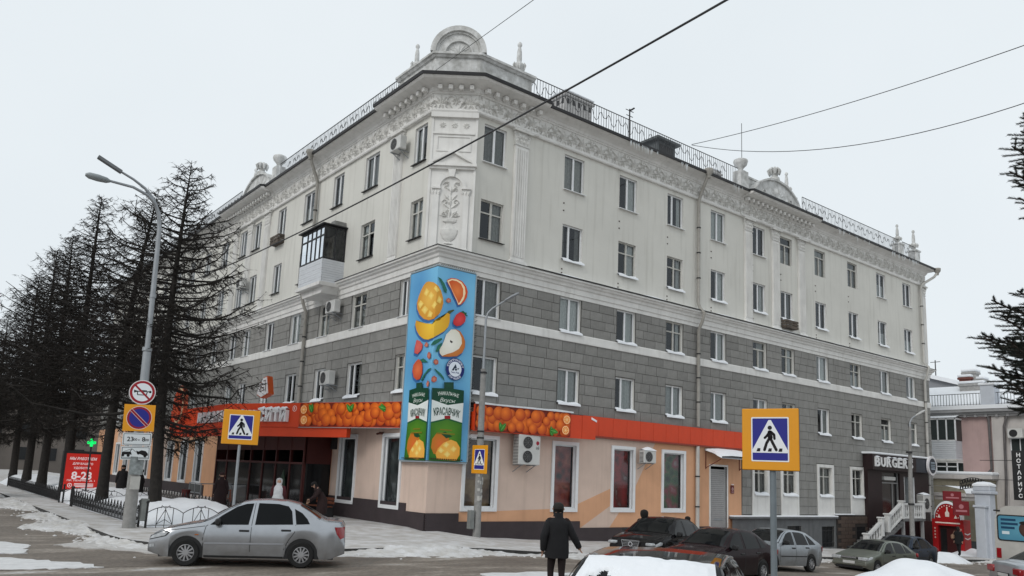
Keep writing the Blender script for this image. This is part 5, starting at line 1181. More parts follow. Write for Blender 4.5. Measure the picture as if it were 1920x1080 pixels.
wl = mat('sign_white', (.75, .73, .74), .5, .05, 3)
a1s, zz1 = plane_px(545, 790, A0, DD); a2s, zz2 = plane_px(489, 792, A0, DD); hL = .52; zl = ZB+.22
order = 'СИТИ'; wd = (a2s-a1s)/4.15; x = a2s
for ch in order:
    V_, F_, bx_ = TEXT['cy_'+ch]; mb = MB(); k = hL/(bx_[3]-bx_[1]); wch = (bx_[2]-bx_[0])*k
    fx = wd*.88/wch
    letter_mesh(mb, 'cy_'+ch, 0, zl, hL, .2, lambda a, z, b, x=x, fx=fx: FD(x-a*fx, z, b+.02)); mb.build('letter', wl, ss)
    P = []
    for i in range(7): t = i/6; a = x-t*wd*.88; h = .10+.06*sin(pi*t)+.02*sin(9*t+x); P.append([FD(a, zl+hL-.0, .235), FD(a, zl+hL+h*.6, .24), FD(a, zl+hL+h, .12), FD(a, zl+hL+h*.4, -.0)])
    MB().grid(P).build('letter_snow', snow, ss, smooth=60, recalc=False); x -= wd
for k_, ch in enumerate('МАНДАРИН'):
    pc = 378+k_*13.4; mb = MB(); V_, F_, bx_ = TEXT['cy_'+ch]; k = hL/(bx_[3]-bx_[1])
    if pc < 422: x0_ = plane_px(pc, 790, (-3.9, 0), (0, 1))[0]; x1_ = plane_px(pc+11.5, 790, (-3.9, 0), (0, 1))[0]; fnl = lambda a, z, b, x0_=x0_, f_=(x0_-x1_)/((bx_[2]-bx_[0])*k): (-3.92-b, x0_-a*f_, z)
    else: x0_ = plane_px(max(pc, 429.5), 790, A0, DD)[0]; x1_ = plane_px(max(pc, 429.5)+11, 790, A0, DD)[0]; fnl = lambda a, z, b, x0_=x0_, f_=(x0_-x1_)/((bx_[2]-bx_[0])*k): FD(x0_-a*f_, z, b+.02)
    letter_mesh(mb, 'cy_'+ch, 0, zl, hL, .2, fnl); mb.build('letter', wl, ss)
rp_ = Print(FD, .002); rx_s, rz_s = plane_px(552.5, 766, A0, DD); rp_.disc(rx_s, rz_s, .13, sr(240, 220, 215), n=18); rp_.disc(rx_s, rz_s, .105, sr(206, 62, 26), n=18); rp_.text('reg', rx_s, rz_s, -.1, sr(240, 220, 215), hgt=.13); rp_.build('registered_mark', ss)
# orange slice emblem standing on the canopy
em = thing('orange_emblem', 'big round orange slice emblem on the red shop canopy', 'sign', (-4.02, 18.9, 4.3))
mb = MB()
for r, d, m_ in ((.95, .10, 0), (.86, .14, 1), (.76, .18, 2)):
    mb.prism([(r*cos(2*pi*k/28), .95+r*sin(2*pi*k/28)*1.12) for k in range(28)], lambda a, z, b: (-b, a, z), -.1, d, m_)
mb.build('slice_disc', [mat('emblem_rim', sr(210, 95, 60), .5), mat('emblem_pith', sr(222, 196, 160), .5), mat('emblem_flesh', sr(196, 62, 44), .5, .1, 3)], em)
for k in range(8):
    a = k*pi/4+.2; MB().prism([(.08*cos(a-.3), .95+.08*sin(a-.3)), (.68*cos(a-.33), .95+.7*sin(a-.33)), (.72*cos(a), .95+.76*sin(a)), (.68*cos(a+.33), .95+.7*sin(a+.33)), (.08*cos(a+.3), .95+.08*sin(a+.3))], lambda x_, z, b: (-b, x_, z), .18, .215).build('segment', mat('emblem_seg', sr(206, 84, 50), .5, .1, 3), em)
# small white carton shaped sign with orange edge above the fascia
cx_, cz_ = plane_px(497, 728, A0, DD); cs = thing('carton_sign', 'small white sign with orange edge standing above the fascia letters', 'sign', FD(cx_, cz_-.45, 0))
ang = atan2(DD.y, DD.x)
def FS(a, z, b): return (-DD.x*a+DN.x*b, -DD.y*a+DN.y*b, z)
mb = MB(); O_ = [(-.5, .15), (-.36, .72), (-.2, .74), (-.15, .95), (.1, 1.02), (.28, .2), (-.2, .0)]; mb.prism(O_, FS, -.3, .0, 0); mb.prism([(x*.9-.02, .05+z*.9) for x, z in O_], FS, .0, .03, 1); mb.build('sign_body', [mat('carton_edge', sr(190, 80, 30), .5), wl], cs)
pq = Print(lambda a, z, b: FS(a, z, b+.032), .001)
for (a, b) in (((-.3, .3), (-.05, .35)), ((-.28, .45), (-.02, .5)), ((-.2, .62), (.0, .65)), ((-.12, .78), (.05, .82)), ((-.3, .3), (-.2, .65)), ((.1, .3), (.0, .8))): pq.line(a, b, .035, sr(70, 20, 20))
pq.build('sign_print', cs)
# canopy slab and glazed entrance under the fascia
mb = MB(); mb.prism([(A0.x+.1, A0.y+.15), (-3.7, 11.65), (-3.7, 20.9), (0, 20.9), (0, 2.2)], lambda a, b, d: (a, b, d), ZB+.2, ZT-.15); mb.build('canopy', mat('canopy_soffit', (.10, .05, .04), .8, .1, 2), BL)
MB().prism([(A0.x, A0.y+.15), (-3.85, 11.65), (-3.85, 20.9), (-.02, 20.9), (-.02, 2.2)], lambda a, b, d: (a, b, d), ZT-.15, ZT-.02).build('canopy_snow', snow, BL)
EX = -1.3
mb = MB()
for a in (8.4, 9.9, 11.6, 13.3, 15.0, 16.9, 18.6, 20.4): mb.box(EX-.06, EX+.06, a-.06, a+.06, -.1, ZB+.15)
for z in (.0, 2.35, 3.0): mb.box(EX-.05, EX+.05, 8.4, 20.4, z, z+.1)
mb.box(EX-.04, EX+.04, 8.4, 20.4, 3.1, ZB+.15); mb.box(EX, 0, 8.34, 8.46, 0, .3); mb.box(EX, 0, 8.34, 8.46, 2.4, ZB+.15); mb.box(EX, 0, 20.34, 20.46, 0, ZB)
ent = mb.build('entrance_frame', dredm, BL)
dglass = mat('dark_shop_glass', (.018, .018, .019), .06, .15, 1.5, spec=.3)
for a0, a1 in ((8.46, 9.84), (9.96, 11.54), (11.66, 13.24), (13.36, 14.94), (15.06, 16.84), (16.96, 18.54), (18.66, 20.34)): MB().box(EX-.01, EX+.01, a0, a1, .1, 2.35).build('entrance_pane', dglass, ent)
MB().box(EX+.02, -.02, 8.38, 8.4, .3, 2.4).build('entrance_pane', dglass, ent)
mb = MB(); mb.box(-.1, 3, 8.4, 20.4, -.1, .0); mb.box(2.9, 3, 8.4, 20.4, 0, 4.2); mb.build('entrance_hall', mat('hall', (.05, .035, .03), .9), BL)
MB().bbox(-2.6, -.05, 8.0, 17.2, -.1, .22, .03).build('entrance_step', mat('grey_step', (.2, .2, .2), .9, .2, 3), BL)
mb = MB(); mb.prism([(9.9, .22), (10.9, .22), (10.7, 1.6), (10.35, 2.1), (10.1, 1.5)], lambda a, z, b: (EX-.1-b, a, z), 0, .03); mb.build('green_sticker', mat('deep_green', (.01, .035, .018), .5), BL)
# right hand banner and red band
b2_ = thing('fruit_banner', 'orange fruit print banner right of the juice billboard', 'banner', (0, 0, 0))
P0 = Vector((1.78, -.42)); P1_ = Vector((8.35, -.95)); D2 = (P1_-P0).normalized(); L2 = (P1_-P0).length; N2 = Vector((D2.y, -D2.x))
def FE(a, z, b): return (P0.x+D2.x*a+N2.x*b, P0.y+D2.y*a+N2.y*b, z)
ae = plane_px(1070, 795, P0, D2)[0]; ar = plane_px(1117, 800, P0, D2)[0]
zt0, zt1 = plane_px(905, 759, P0, D2)[1], plane_px(1069, 773.5, P0, D2)[1]; zb0, zb1 = plane_px(900, 809, P0, D2)[1], plane_px(1069, 820, P0, D2)[1]
ZT2, ZB2 = (zt0+zt1)/2, (zb0+zb1)/2
mb = MB(); mb.prism([(0, ZB2), (ae, ZB2), (ae, ZT2), (0, ZT2)], FE, -.12, -.001); mb.build('banner_board', redm, b2_); orange_print('printed_face', b2_, FE, .02, ae-.02, ZB2+.02, ZT2-.02, 8, ae-.3)
P = []
for i in range(30): a = lerp(-.05, ae+.1, i/29); h = .05+.05*hnoise(a*1.5, 3)**2+.03; P.append([FE(a, ZT2, .06), FE(a, ZT2+h*.7, .07), FE(a, ZT2+h, -.1), FE(a, ZT2+h*.8, -.5)])
MB().grid(P).build('banner_snow', snow, b2_, smooth=60, recalc=False)
bd = thing('red_fascia', 'plain red panelled fascia band running to the side door', 'fascia', (0, 0, 0))
pm = MB().bbox(-.5, .5, -.5, .5, -.5, .5, .012).mesh('panel', redm); x = ae
mb = MB()
for (s0, s1) in ((ae+.01, ae+.62), (ae+.64, ar)): MB().prism([(s0, ZB2), (s1, ZB2), (s1, ZT2-.06), (s0, ZT2-.06)], FE, -.1, .0).build('panel', redm, bd)
xe = FE(ar, 0, 0)[0]; k = 0; x = xe
while x < 19.7:
    w_ = min(.92, 19.72-x); o = obj('panel', pm, bd, (x+w_/2, -.12, 4.61)); o.scale = (w_-.014, .12, .86); x += .92
MB().box(xe, 19.72, -.2, -.02, 4.10, 4.178).build('bottom_trim', mat('trim_dark_red', (.28, .04, .02), .5), bd)
MB().prism([(ar-.25, ZT2-.1), (ar+.05, ZT2-.22), (ar+.05, ZT2-.3), (ar-.25, ZT2-.2)], FE, -.5, .02).build('fascia_snow', snow, bd)
mb = MB(); mb.prism([(0, ZT2-.3), (ar, ZT2-.3), (ar, ZB2+.05), (0, ZB2+.05)], FE, -.45, -.125); mb.build('banner_box', redm, BL)
# awning over the side door
aw = thing('door_awning', 'snow covered awning over the grey roller shutter door', 'awning', (0, 0, 0))
mb = MB(); P = []; Q = []
for i in range(8):
    t = i/7; b = .05+1.05*t; z = 3.93-.22*t-.16*t*t; P.append([(16.65, -b, z), (19.75, -b, z)]); Q.append([(16.63+.1*hnoise(i, 2), -b-.02, z+.015), (16.66, -b, z+.1+.05*sin(pi*t)), (17.5, -b, z+.15+.08*sin(pi*t)), (18.8, -b, z+.14+.09*sin(pi*t)), (19.74, -b, z+.1+.05*sin(pi*t)), (19.77, -b-.02, z+.015)])
MB().grid(P).build('awning_sheet', mat('awning_tin', (.45, .46, .48), .6), aw, recalc=False); MB().grid(Q).build('awning_snow', snow, aw, smooth=60, recalc=False)
for x in (16.75, 19.6): MB().bar((x, -.02, 3.05), (x, -.95, 3.5), .03).bar((x, -.03, 3.0), (x, -.03, 3.9), .03).build('bracket', mat('rust_red', (.16, .03, .02), .7), aw)
sm = thing('notice_plate', 'small dark red notice plate beside the roller shutter', 'sign', (18.95, -.03, 2.0)); MB().bbox(-.14, .14, -.03, .0, -.2, .22, .01).build('plate', mat('dark_red_plate', (.14, .012, .012), .4), sm)
pn = Print(lambda a, z, b: (a, -.031-b, z)); pn.rect(-.11, .24, .11, .29, sr(225, 215, 215)); pn.disc(0, .03, .075, sr(215, 190, 190), n=14, keep=True); pn.disc(0, .03, .045, sr(110, 20, 25), n=12); pn.rect(-.09, -.14, .09, -.11, sr(200, 170, 170), keep=True); pn.build('print', sm)
# ------------------------------------------------------------------ air conditioners
acm = mat('ac_white', (.60, .60, .58), .5, .08, 3)
def ac_unit(label, side, a, z, w=.85, h=.58, d=.32, fans=1, b=.22, snowy=False, lg=False):
    loc = (a, -b, z) if side == 'R' else (-b, a, z); t = thing('air_conditioner', label, 'air conditioner', loc, 0 if side == 'R' else -pi/2, 'air conditioners fixed to the facade')
    MB().bbox(-w/2, w/2, -d, 0, 0, h, .025).build('casing', acm, t)
    for k in range(fans):
        zc_ = h*(.5 if fans == 1 else (.27+.47*k)); r = min(w*.36, h*.4 if fans == 1 else h*.2); xc = -w*.1
        mb = MB(); ring = [(r*cos(2*pi*i/20), r*sin(2*pi*i/20)) for i in range(20)]; mb.prism([(xc+x, zc_+y) for x, y in ring], lambda p_, q_, s_: (p_, -d-s_, q_), .0, .006); fo = mb.build('fan_opening', black, t)
        mb = MB()
        for rr in (r, r*.72, r*.45): 
            for i in range(20): mb.bar((xc+rr*cos(2*pi*i/20), -d-.018, zc_+rr*sin(2*pi*i/20)), (xc+rr*cos(2*pi*(i+1)/20), -d-.018, zc_+rr*sin(2*pi*(i+1)/20)), .01)
        for i in range(4): mb.bar((xc+r*cos(i*pi/4), -d-.016, zc_+r*sin(i*pi/4)), (xc-r*cos(i*pi/4), -d-.016, zc_-r*sin(i*pi/4)), .01)
        mb.build('fan_grille', mat('grille_grey', (.2, .2, .2), .5), t, recalc=False)
    mb = MB()
    for k in range(int(h/.06)-1): mb.box(-w/2-.006, -w/2, -d+.04, -.04, .05+k*.06, .075+k*.06)
    mb.build('side_vent', black, t)
    for x in (-w*.32, w*.32): MB().bar((x, b, -.02), (x, -d, -.02), .035).bar((x, b, -.3), (x, -d*.8, -.03), .025).build('bracket', steel, t)
    if lg:
        p = Print(lambda x, z, b_: (x, -d-.004-b_, z)); p.disc(w*.36, h*.74, .085, sr(150, 30, 50), n=16); p.text('lg', w*.36, h*.58, .17, sr(60, 60, 60), keep=True); p.build('emblem', t)
    if snowy:
        P = []
        for i in range(7): x = lerp(-w/2-.02, w/2+.02, i/6); hh = .05+.13*sin(pi*i/6); P.append([(x, -d-.02, h), (x, -d*.9, h+hh*.7), (x, -d*.5, h+hh), (x, -.05, h+hh*.7), (x, 0, h)])
        MB().grid(P).build('snow_cap', snow, t, smooth=60, recalc=False)
    return t
ac_unit('large twin fan white air conditioner under the right fruit banner', 'R', 4.5, 2.72, 1.15, 1.22, .4, 2, lg=True)
ac_unit('small snow capped air conditioner between two shop windows', 'R', 11.95, 3.1, .85, .58, .32, 1, snowy=True)
ac_unit('air conditioner high below the frieze beside the left corner pilaster', 'L', 3.35, 16.1, .9, .62, .34)
ac_unit('air conditioner on grey blocks below the enclosed balcony', 'L', 8.65, 9.55, .95, .6, .34)
ac_unit('air conditioner in the lower grey storey above the red fascia', 'L', 8.65, 6.1, 1.0, .65, .34)
ac_unit('air conditioner between pilasters near the larch branches', 'L', 22.0, 12.9, .95, .62, .34)
mb = MB(); mb.bbox(-.05, .05, -.18, .0, -.05, .05, .01); mb.tube([(0, -.12, 0), (0, -.3, -.05)], .045, 8); sc_ = mb.build('camera_body', mat('cctv_red', (.10, .03, .02), .5)); cct = thing('security_camera', 'small dark security camera under the left fruit banner', 'camera', (-.02, 3.6, 3.78), -pi/2); sc_.parent = cct
mb = MB(); mb.box(-.12, .12, -.22, 0, 0, .7); sp = mb.build('speaker_box', black); spk = thing('wall_speaker', 'black column speaker on the pink wall beside the entrance', 'speaker', (0, 7.95, 3.1), -pi/2); sp.parent = spk
# ------------------------------------------------------------------ road signs
ORG = sr(222, 150, 20); BLU = sr(38, 40, 130); WHT = sr(225, 228, 230); BLK = sr(18, 14, 16)
def face_rz(loc, turn=0): d = CAM-Vector(loc); return atan2(d.x, -d.y)+radians(turn)
def walker(p, S, x0=0, z0=0):
    q = lambda x, z: (x0+x*S, z0+z*S)
    p.poly([q(-.44, -.33), q(-.41, -.36), q(.41, -.36), q(.44, -.33), q(.03, .43), q(-.03, .43)], WHT)
    p.disc(*q(.0, .245), .052*S, BLK, n=14)
    def limb(*pts, w=.06):
        for a, b in zip(pts, pts[1:]): p.line(q(*a), q(*b), w*S, BLK, keep=True); p.disc(*q(*b), w*S/2, BLK, n=8, keep=True)
        p.disc(*q(*pts[0]), w*S/2, BLK, n=8, keep=True)
    limb((.0, .13), (.01, .0), w=.115); limb((-.01, -.01), (-.08, -.13), (-.13, -.29), w=.068); limb((.015, -.01), (.07, -.13), (.15, -.29), w=.068)
    limb((.0, .15), (-.07, .05), (-.12, .0)); limb((.02, .15), (.1, .08), (.11, -.02))
    for x in (-.27, .0, .25): p.poly([q(x-.055, -.33), q(x+.035, -.33), q(x+.045, -.25), q(x-.025, -.25)], BLK, keep=True)
def cross_sign(parent, S, H, z, dep=.03):
    mb = MB(); mb.bbox(-S/2, S/2, -dep, 0, z-H/2, z+H/2, .012); pl = mb.build('sign_plate', mat('sign_yellow', ORG, .45, .03, 3), parent)
    MB().bbox(-S/2-.004, S/2+.004, -dep*.6, .02, z-H/2-.004, z+H/2+.004, .008).build('plate_rim', mat('sign_rim', (.05, .055, .06), .5), parent)
    p = Print(lambda x, zz_, b: (x, -dep-.002-b, z+zz_), .0012); k = S*.66
    p.rect(-k/2, -H*.36, k/2, H*.36, WHT, r=.02*S); p.rect(-k/2+.022*S, -H*.36+.022*S, k/2-.022*S, H*.36-.022*S, BLU, r=.015*S); walker(p, k*1.12, 0, .025*S); p.build('pictogram', parent)
loc = ray_at(452, 801, 22.6); b_ = (loc.x, loc.y, zside(loc.x, loc.y)-.05)
t = thing('crossing_sign', 'pedestrian crossing sign on a thin post behind the silver sedan', 'road sign', b_, face_rz(loc, -4)); MB().tube([(0, .04, 0), (0, .04, 3.75)], .04, 8).build('post', steel, t, smooth=50); cross_sign(t, 1.0, .98, loc.z-b_[2])
loc = ray_at(1445, 824, 14.0); b_ = (loc.x, loc.y, zroad(loc.x, loc.y)-.05)
t = thing('crossing_sign', 'large pedestrian crossing sign on a grey post near the parked cars', 'road sign', b_, face_rz(loc, -14)); MB().tube([(0.02, .05, 0), (0.02, .05, 3.62)], .055, 10).build('post', mat('grey_post', (.17, .20, .22), .55, .08, 4), t, smooth=50); cross_sign(t, .99, 1.09, loc.z-b_[2], .05)
mb = MB()
for z in (loc.z-b_[2]-.35, loc.z-b_[2]+.35): mb.box(-.12, .16, -.004, .12, z-.02, z+.02)
mb.build('clamp', steel, t)
# ------------------------------------------------------------------ concrete lamp post by the corner with its own crossing sign
def lamp_head(mb, a, b, w, h):
    a, b = Vector(a), Vector(b); d = (b-a).normalized(); s = d.cross(Vector((0, 0, 1))).normalized(); u = s.cross(d)
    pr = [(0, .35), (.15, .8), (.5, 1), (.85, .9), (1, .4)]
    P = [[a.lerp(b, t)+s*w*k*cos(2*pi*j/10)+u*h*k*sin(2*pi*j/10) for j in range(10)] for t, k in pr]; mb.grid(P, wrap=True); mb.add(P[0], [tuple(range(10))]); mb.add(P[-1], [tuple(range(10))])
px0 = Vector((1.75, -.95, -.25))
t = thing('street_lamp', 'flaking concrete lamp post standing beside the juice billboard', 'street lamp', px0)
MB().tube([(0, 0, 0), (-.02, 0, 3.2), (-.04, .02, 6.6)], [.155, .135, .105], 12).build('pole', concrete, t, smooth=50)
MB().tube([(-.04, .02, 6.5), (-.03, .02, 8.6), (.02, -.02, 8.85), (.16, -.14, 9.05), (.62, -.5, 9.45)], [.05, .045, .042, .04, .035], 8).build('arm', steel, t, smooth=50)
mb = MB(); lamp_head(mb, (.5, -.42, 9.36), (.95, -.78, 9.72), .11, .06); mb.build('lamp_head', steel, t, smooth=60)
mb = MB()
for z in (3.9, 4.15, 6.45): mb.tube([(-.03, .01, z-.03), (-.03, .01, z+.03)], .15, 10)
tag(mb.build('band', black, t, smooth=50), kind='stuff')
MB().bbox(-.42, -.2, -.1, .1, .45, 1.15, .02).build('cable_box', mat('box_grey', (.22, .23, .22), .7, .15, 3), t)
random.seed(3); mb = MB()
for k in range(26):
    a = random.uniform(3.6, 5.4); z = random.uniform(1.5, 3.3); w_ = random.uniform(.04, .1); mb.obox((.15*cos(a), .15*sin(a), z), (-w_/2*sin(a), w_/2*cos(a), 0), (0, 0, random.uniform(.03, .08)), (.004*cos(a), .004*sin(a), 0))
tag(mb.build('torn_notice', mat('torn_paper', (.5, .49, .46), .9, .1, 6), t), kind='stuff')
sg = Vector((1.62, -1.1, 3.0)); t = thing('crossing_sign', 'pedestrian crossing sign strapped to the concrete lamp post', 'road sign', (1.62, -1.12, 2.2), face_rz(sg, -50)); cross_sign(t, .92, 1.08, .62); MB().box(-.05, .05, 0, .12, .3, .9).build('clamp', steel, t)
# ------------------------------------------------------------------ tall lamp post by the larches with four traffic plates
B = Vector((-9.96, 1.6, .05)); t = thing('street_lamp', 'tall grey steel lamp post with two curved arms beside the larch', 'street lamp', B)
def L3(x, y, d): return ray_at(x, y, d)-B
top = L3(299, 430, 25.4)
MB().tube([(0, 0, -.1), L3(255.5, 850, 25.4)], [.20, .165], 14).build('pole_base', concrete, t, smooth=50)
pA = L3(255.5, 850, 25.4)*.96; MB().tube([pA, L3(268, 740, 25.4), L3(276, 660, 25.4)], [.15, .14, .13], 12).build('pole', steel, t, smooth=50)
MB().tube([L3(275, 665, 25.4), L3(290, 520, 25.4), top, L3(298, 402, 25.35), L3(291, 382, 25.2), L3(277, 366, 25.0), L3(250, 351, 24.7), L3(205, 339, 24.3)], [.085, .08, .07, .065, .06, .05, .045, .04], 10).build('arm', steel, t, smooth=50)
MB().tube([L3(298, 404, 25.35), L3(289, 376, 25.2), L3(272, 353, 25.0), L3(250, 336, 24.7), L3(222, 319, 24.4)], [.055, .05, .045, .04, .035], 10).build('arm', steel, t, smooth=50)
mb = MB(); lamp_head(mb, L3(207, 340, 24.3), L3(160, 327, 23.9), .17, .11); mb.build('lamp_head', mat('lamp_grey', (.30, .33, .34), .4, .1, 4), t, smooth=60)
a, b = L3(228, 323, 24.4), L3(184, 294, 24.0); MB().bar(a, b, .2, .09).build('lamp_head', mat('lamp_dark', (.16, .17, .18), .5, .1, 4), t)
for z in (8.9, 5.65):
    q = L3(276, 655, 25.4) if z < 6 else L3(287, 555, 25.4); MB().tube([q-Vector((0, 0, .06)), q+Vector((0, 0, .06))], .15 if z < 6 else .1, 10).build('collar', steel, t, smooth=50)
MB().bbox(-.1+.38, .38+.12, -.12, .1, .3, 1.0, .02).build('cable_box', mat('box_grey', (.22, .23, .22), .7, .15, 3), t)
q = L3(250, 905, 25.2); MB().bbox(q.x-.14, q.x+.14, q.y-.23, q.y-.2, q.z-.2, q.z+.2, .004).build('paper_notice', mat('torn_paper', (.5, .49, .46), .9, .1, 6), t)
q = L3(253, 873, 25.2); MB().bbox(q.x-.2, q.x+.2, q.y-.22, q.y-.19, q.z-.28, q.z+.28, .004).build('poster', mat('poster_grey', (.33, .36, .36), .9, .3, 6), t)
def plate_sign(name, label, px, py, d, W, H, draw, round_=False, col=(.7, .7, .7), turn=0):
    c = ray_at(px, py, d); t = thing(name, label, 'road sign', c, face_rz(c, turn)); mb = MB(); tilt = -radians(1.5)
    R = Matrix.Rotation(tilt, 3, 'Y')
    f = lambda x, z, b: tuple(R @ Vector((x, -b, z)))
    if round_: mb.prism([(W/2*cos(2*pi*i/32), W/2*sin(2*pi*i/32)) for i in range(32)], f, -.02, 0)
    else: mb.prism([(-W/2, -H/2), (W/2, -H/2), (W/2, H/2), (-W/2, H/2)], f, -.02, 0)
    mb.build('plate', mat('plate_'+name, col, .45, .03, 3), t); p = Print(f, .0013); draw(p, W, H); p.build('pictogram', t)
    MB().box(-.06, .06, .02, .14, -.04, .04).build('clamp', steel, t)
def d_horn(p, W, H):
    p.disc(0, 0, W/2*.98, sr(215, 210, 210), n=32); p.disc(0, 0, W/2*.93, sr(150, 28, 40), n=32); p.disc(0, 0, W/2*.74, sr(222, 226, 230), n=32)
    s = W/2
    p.poly([(-.62*s, .18*s), (-.62*s, -.06*s), (-.35*s, .03*s), (.5*s, .03*s), (.5*s, .1*s), (-.35*s, .1*s)], BLK); p.disc(.58*s, .05*s, .1*s, BLK, n=12, keep=True)
    for a, b in (((-.35, -.22), (.3, -.22)), ((-.35, .04), (-.35, -.22)), ((.3, -.22), (.36, .04)), ((-.1, .14), (.32, .14))): p.line((a[0]*s, a[1]*s), (b[0]*s, b[1]*s), .07*s, BLK, keep=True)
    p.line((-.6*s, .6*s), (.6*s, -.6*s), .15*s, sr(150, 28, 40))
def d_nopark(p, W, H):
    r = W*.41; p.disc(0, 0, r, sr(220, 190, 180), n=32); p.disc(0, 0, r*.95, sr(140, 25, 45), n=32); p.disc(0, 0, r*.78, BLU, n=32); p.line((-.66*r, .66*r), (.66*r, -.66*r), .24*r, sr(220, 190, 180)); p.line((-.68*r, .68*r), (.68*r, -.68*r), .17*r, sr(140, 25, 45))
def frame(p, W, H): p.rect(-W/2+.01, -H/2+.01, W/2-.01, H/2-.01, sr(205, 210, 212), r=.02); p.rect(-W/2+.03, -H/2+.03, W/2-.03, H/2-.03, BLK, r=.02); p.rect(-W/2+.045, -H/2+.045, W/2-.045, H/2-.045, sr(205, 210, 212), r=.02)
def d_time(p, W, H):
    frame(p, W, H); p.text('time', -.03*W, 0, W*.62, BLK, hgt=H*.36); p.text('zeros', -.06*W, -.03*H, W*.13, BLK, hgt=H*.2, keep=True); p.text('zeros', .34*W, -.05*H, W*.13, BLK, hgt=H*.2, keep=True)
def d_tow(p, W, H):
    frame(p, W, H); q = lambda x, z: (x*W, z*H)
    p.poly([q(-.45, -.12), q(-.45, .06), q(-.3, .1), q(-.16, .1), q(-.12, -.12)], BLK); p.line(q(-.2, .05), q(-.13, .32), .02, BLK, keep=True); p.line(q(-.13, .32), q(.02, .06), .012, BLK, keep=True); p.line(q(-.42, .08), q(-.13, .32), .012, BLK, keep=True)
    p.disc(*q(-.24, -.18), .045, BLK, n=12); p.disc(*q(-.42, -.16), .045, BLK, n=12, keep=True)
    p.poly([q(.02, .18), q(.1, .12), q(.2, .22), q(.34, .16), q(.42, -.02), q(.43, -.18), q(.3, -.2), q(.12, -.04), q(.04, .0)], BLK); p.disc(*q(.1, .0), .045, BLK, n=12, keep=True); p.disc(*q(.33, -.2), .045, BLK, n=12, keep=True)
    p.line(q(-.44, -.33), q(.44, -.33), .012, BLK, keep=True)
plate_sign('no_horn_sign', 'round red ringed no horn sign on the tall lamp post', 267, 735.5, 25.0, .78, .78, d_horn, True, (.6, .6, .6))
plate_sign('no_parking_sign', 'blue no parking disc on a square yellow plate on the lamp post', 261, 783.5, 25.0, .90, .84, d_nopark, False, ORG)
plate_sign('time_plate', 'white 23 to 8 hours plate below the no parking sign', 257, 823.5, 25.0, .84, .40, d_time, False, (.6, .6, .6))
plate_sign('tow_plate', 'white tow truck pictogram plate lowest on the lamp post', 254, 849.5, 25.0, .84, .42, d_tow, False, (.6, .6, .6))
# street lamp further down the right hand street
B = Vector((29.3, -4.5, zside(29.3, -4.5)-.1)); t = thing('street_lamp', 'grey lamp post with one curved arm beside the burger entrance', 'street lamp', B)
top = ray_at(1706, 800, 45)-B; MB().tube([(0, 0, 0), (0, 0, 4.2), top], [.14, .12, .08], 10).build('pole', concrete, t, smooth=50)
MB().tube([top, ray_at(1706, 792, 45)-B, ray_at(1710, 784, 45)-B, ray_at(1722, 776, 45)-B], [.06, .05, .045, .04], 8).build('arm', steel, t, smooth=50)
mb = MB(); lamp_head(mb, ray_at(1716, 780, 45)-B, ray_at(1734, 769, 45)-B, .14, .07); mb.build('lamp_head', mat('lamp_pale', (.5, .5, .49), .5), t, smooth=60)
for z in (2.9, 5.8): MB().tube([(0, 0, z), (0, 0, z+.1)], .17, 10).build('collar', black, t, smooth=50)
# ------------------------------------------------------------------ snow bank in the garden strip, low iron fences
xs = frange(-9.45, -5.1, .22); ys = frange(1.6, 44, .3)
P = [[(x, y, .12+max(0, (.78*(.6+.4*hnoise(x*.75, y*.55, 1.2))+.06*hnoise(x, y, 4))*sstep(0, .9, min(x+9.45, -5.1-x, y-1.6)*1.0))) for y in ys] for x in xs]
tag(MB().grid(P).build('snow_bank', snow, smooth=60, recalc=False), 'uneven snow bank filling the fenced strip under the larches', 'snow', kind='stuff')
iron = mat('fence_iron', (.018, .017, .018), .6, .2, 6)
mb = MB(); Hm = .62
for x in (-.13, .13): mb.bar((x, 0, .1), (x, 0, .46), .026)
P = [(-.13, .46), (-.09, .56), (0, Hm+.06), (.09, .56), (.13, .46)]
for a, b in zip(P, P[1:]): mb.bar((a[0], 0, a[1]), (b[0], 0, b[1]), .028)
mb.bar((0, 0, .1), (0, 0, .55), .016); mb.bar((-.2, 0, .13), (.2, 0, .13), .024); mb.bar((-.2, 0, .46), (.2, 0, .46), .02)
for z in (.30,):
    for s in (-1, 1): mb.bar((0, 0, z-.08), (s*.06, 0, z), .014); mb.bar((s*.06, 0, z), (0, 0, z+.08), .014)
mb.tube([(0, 0, Hm+.05), (0, 0, Hm+.12)], [.03, .004], 5)
picket = mb.mesh('picket', iron)
mb = MB(); mb.box(-.03, .03, -.03, .03, -.1, .78); mb.lathe([(.03, .78), (.055, .82), (.055, .86), (.02, .9)], (0, 0, 0), 8); fpost = mb.mesh('post', iron)
mb = MB(); W = 1.12      # arched panel with a fan of bars and scrolls
P = [(lerp(-W/2, W/2, i/10), .50+.20*(1-(2*i/10-1)**2)) for i in range(11)]
for a, b in zip(P, P[1:]): mb.bar((a[0], 0, a[1]), (b[0], 0, b[1]), .022)
mb.bar((-W/2, 0, .12), (W/2, 0, .12), .02)
for x in (-W/2, -W*.22, 0, W*.22, W/2): mb.bar((x, 0, .02), (x, 0, .50+.20*(1-(2*x/W)**2)), .018)
for s in (-1, 1): mb.bar((0, 0, .62), (s*W*.22, 0, .14), .016); mb.bar((0, 0, .30), (s*W*.22, 0, .14), .014); mb.bar((s*.02, 0, .66), (s*.12, 0, .74), .014); mb.bar((s*.12, 0, .74), (s*.14, 0, .66), .014)
archp = mb.mesh('arched_panel', iron)
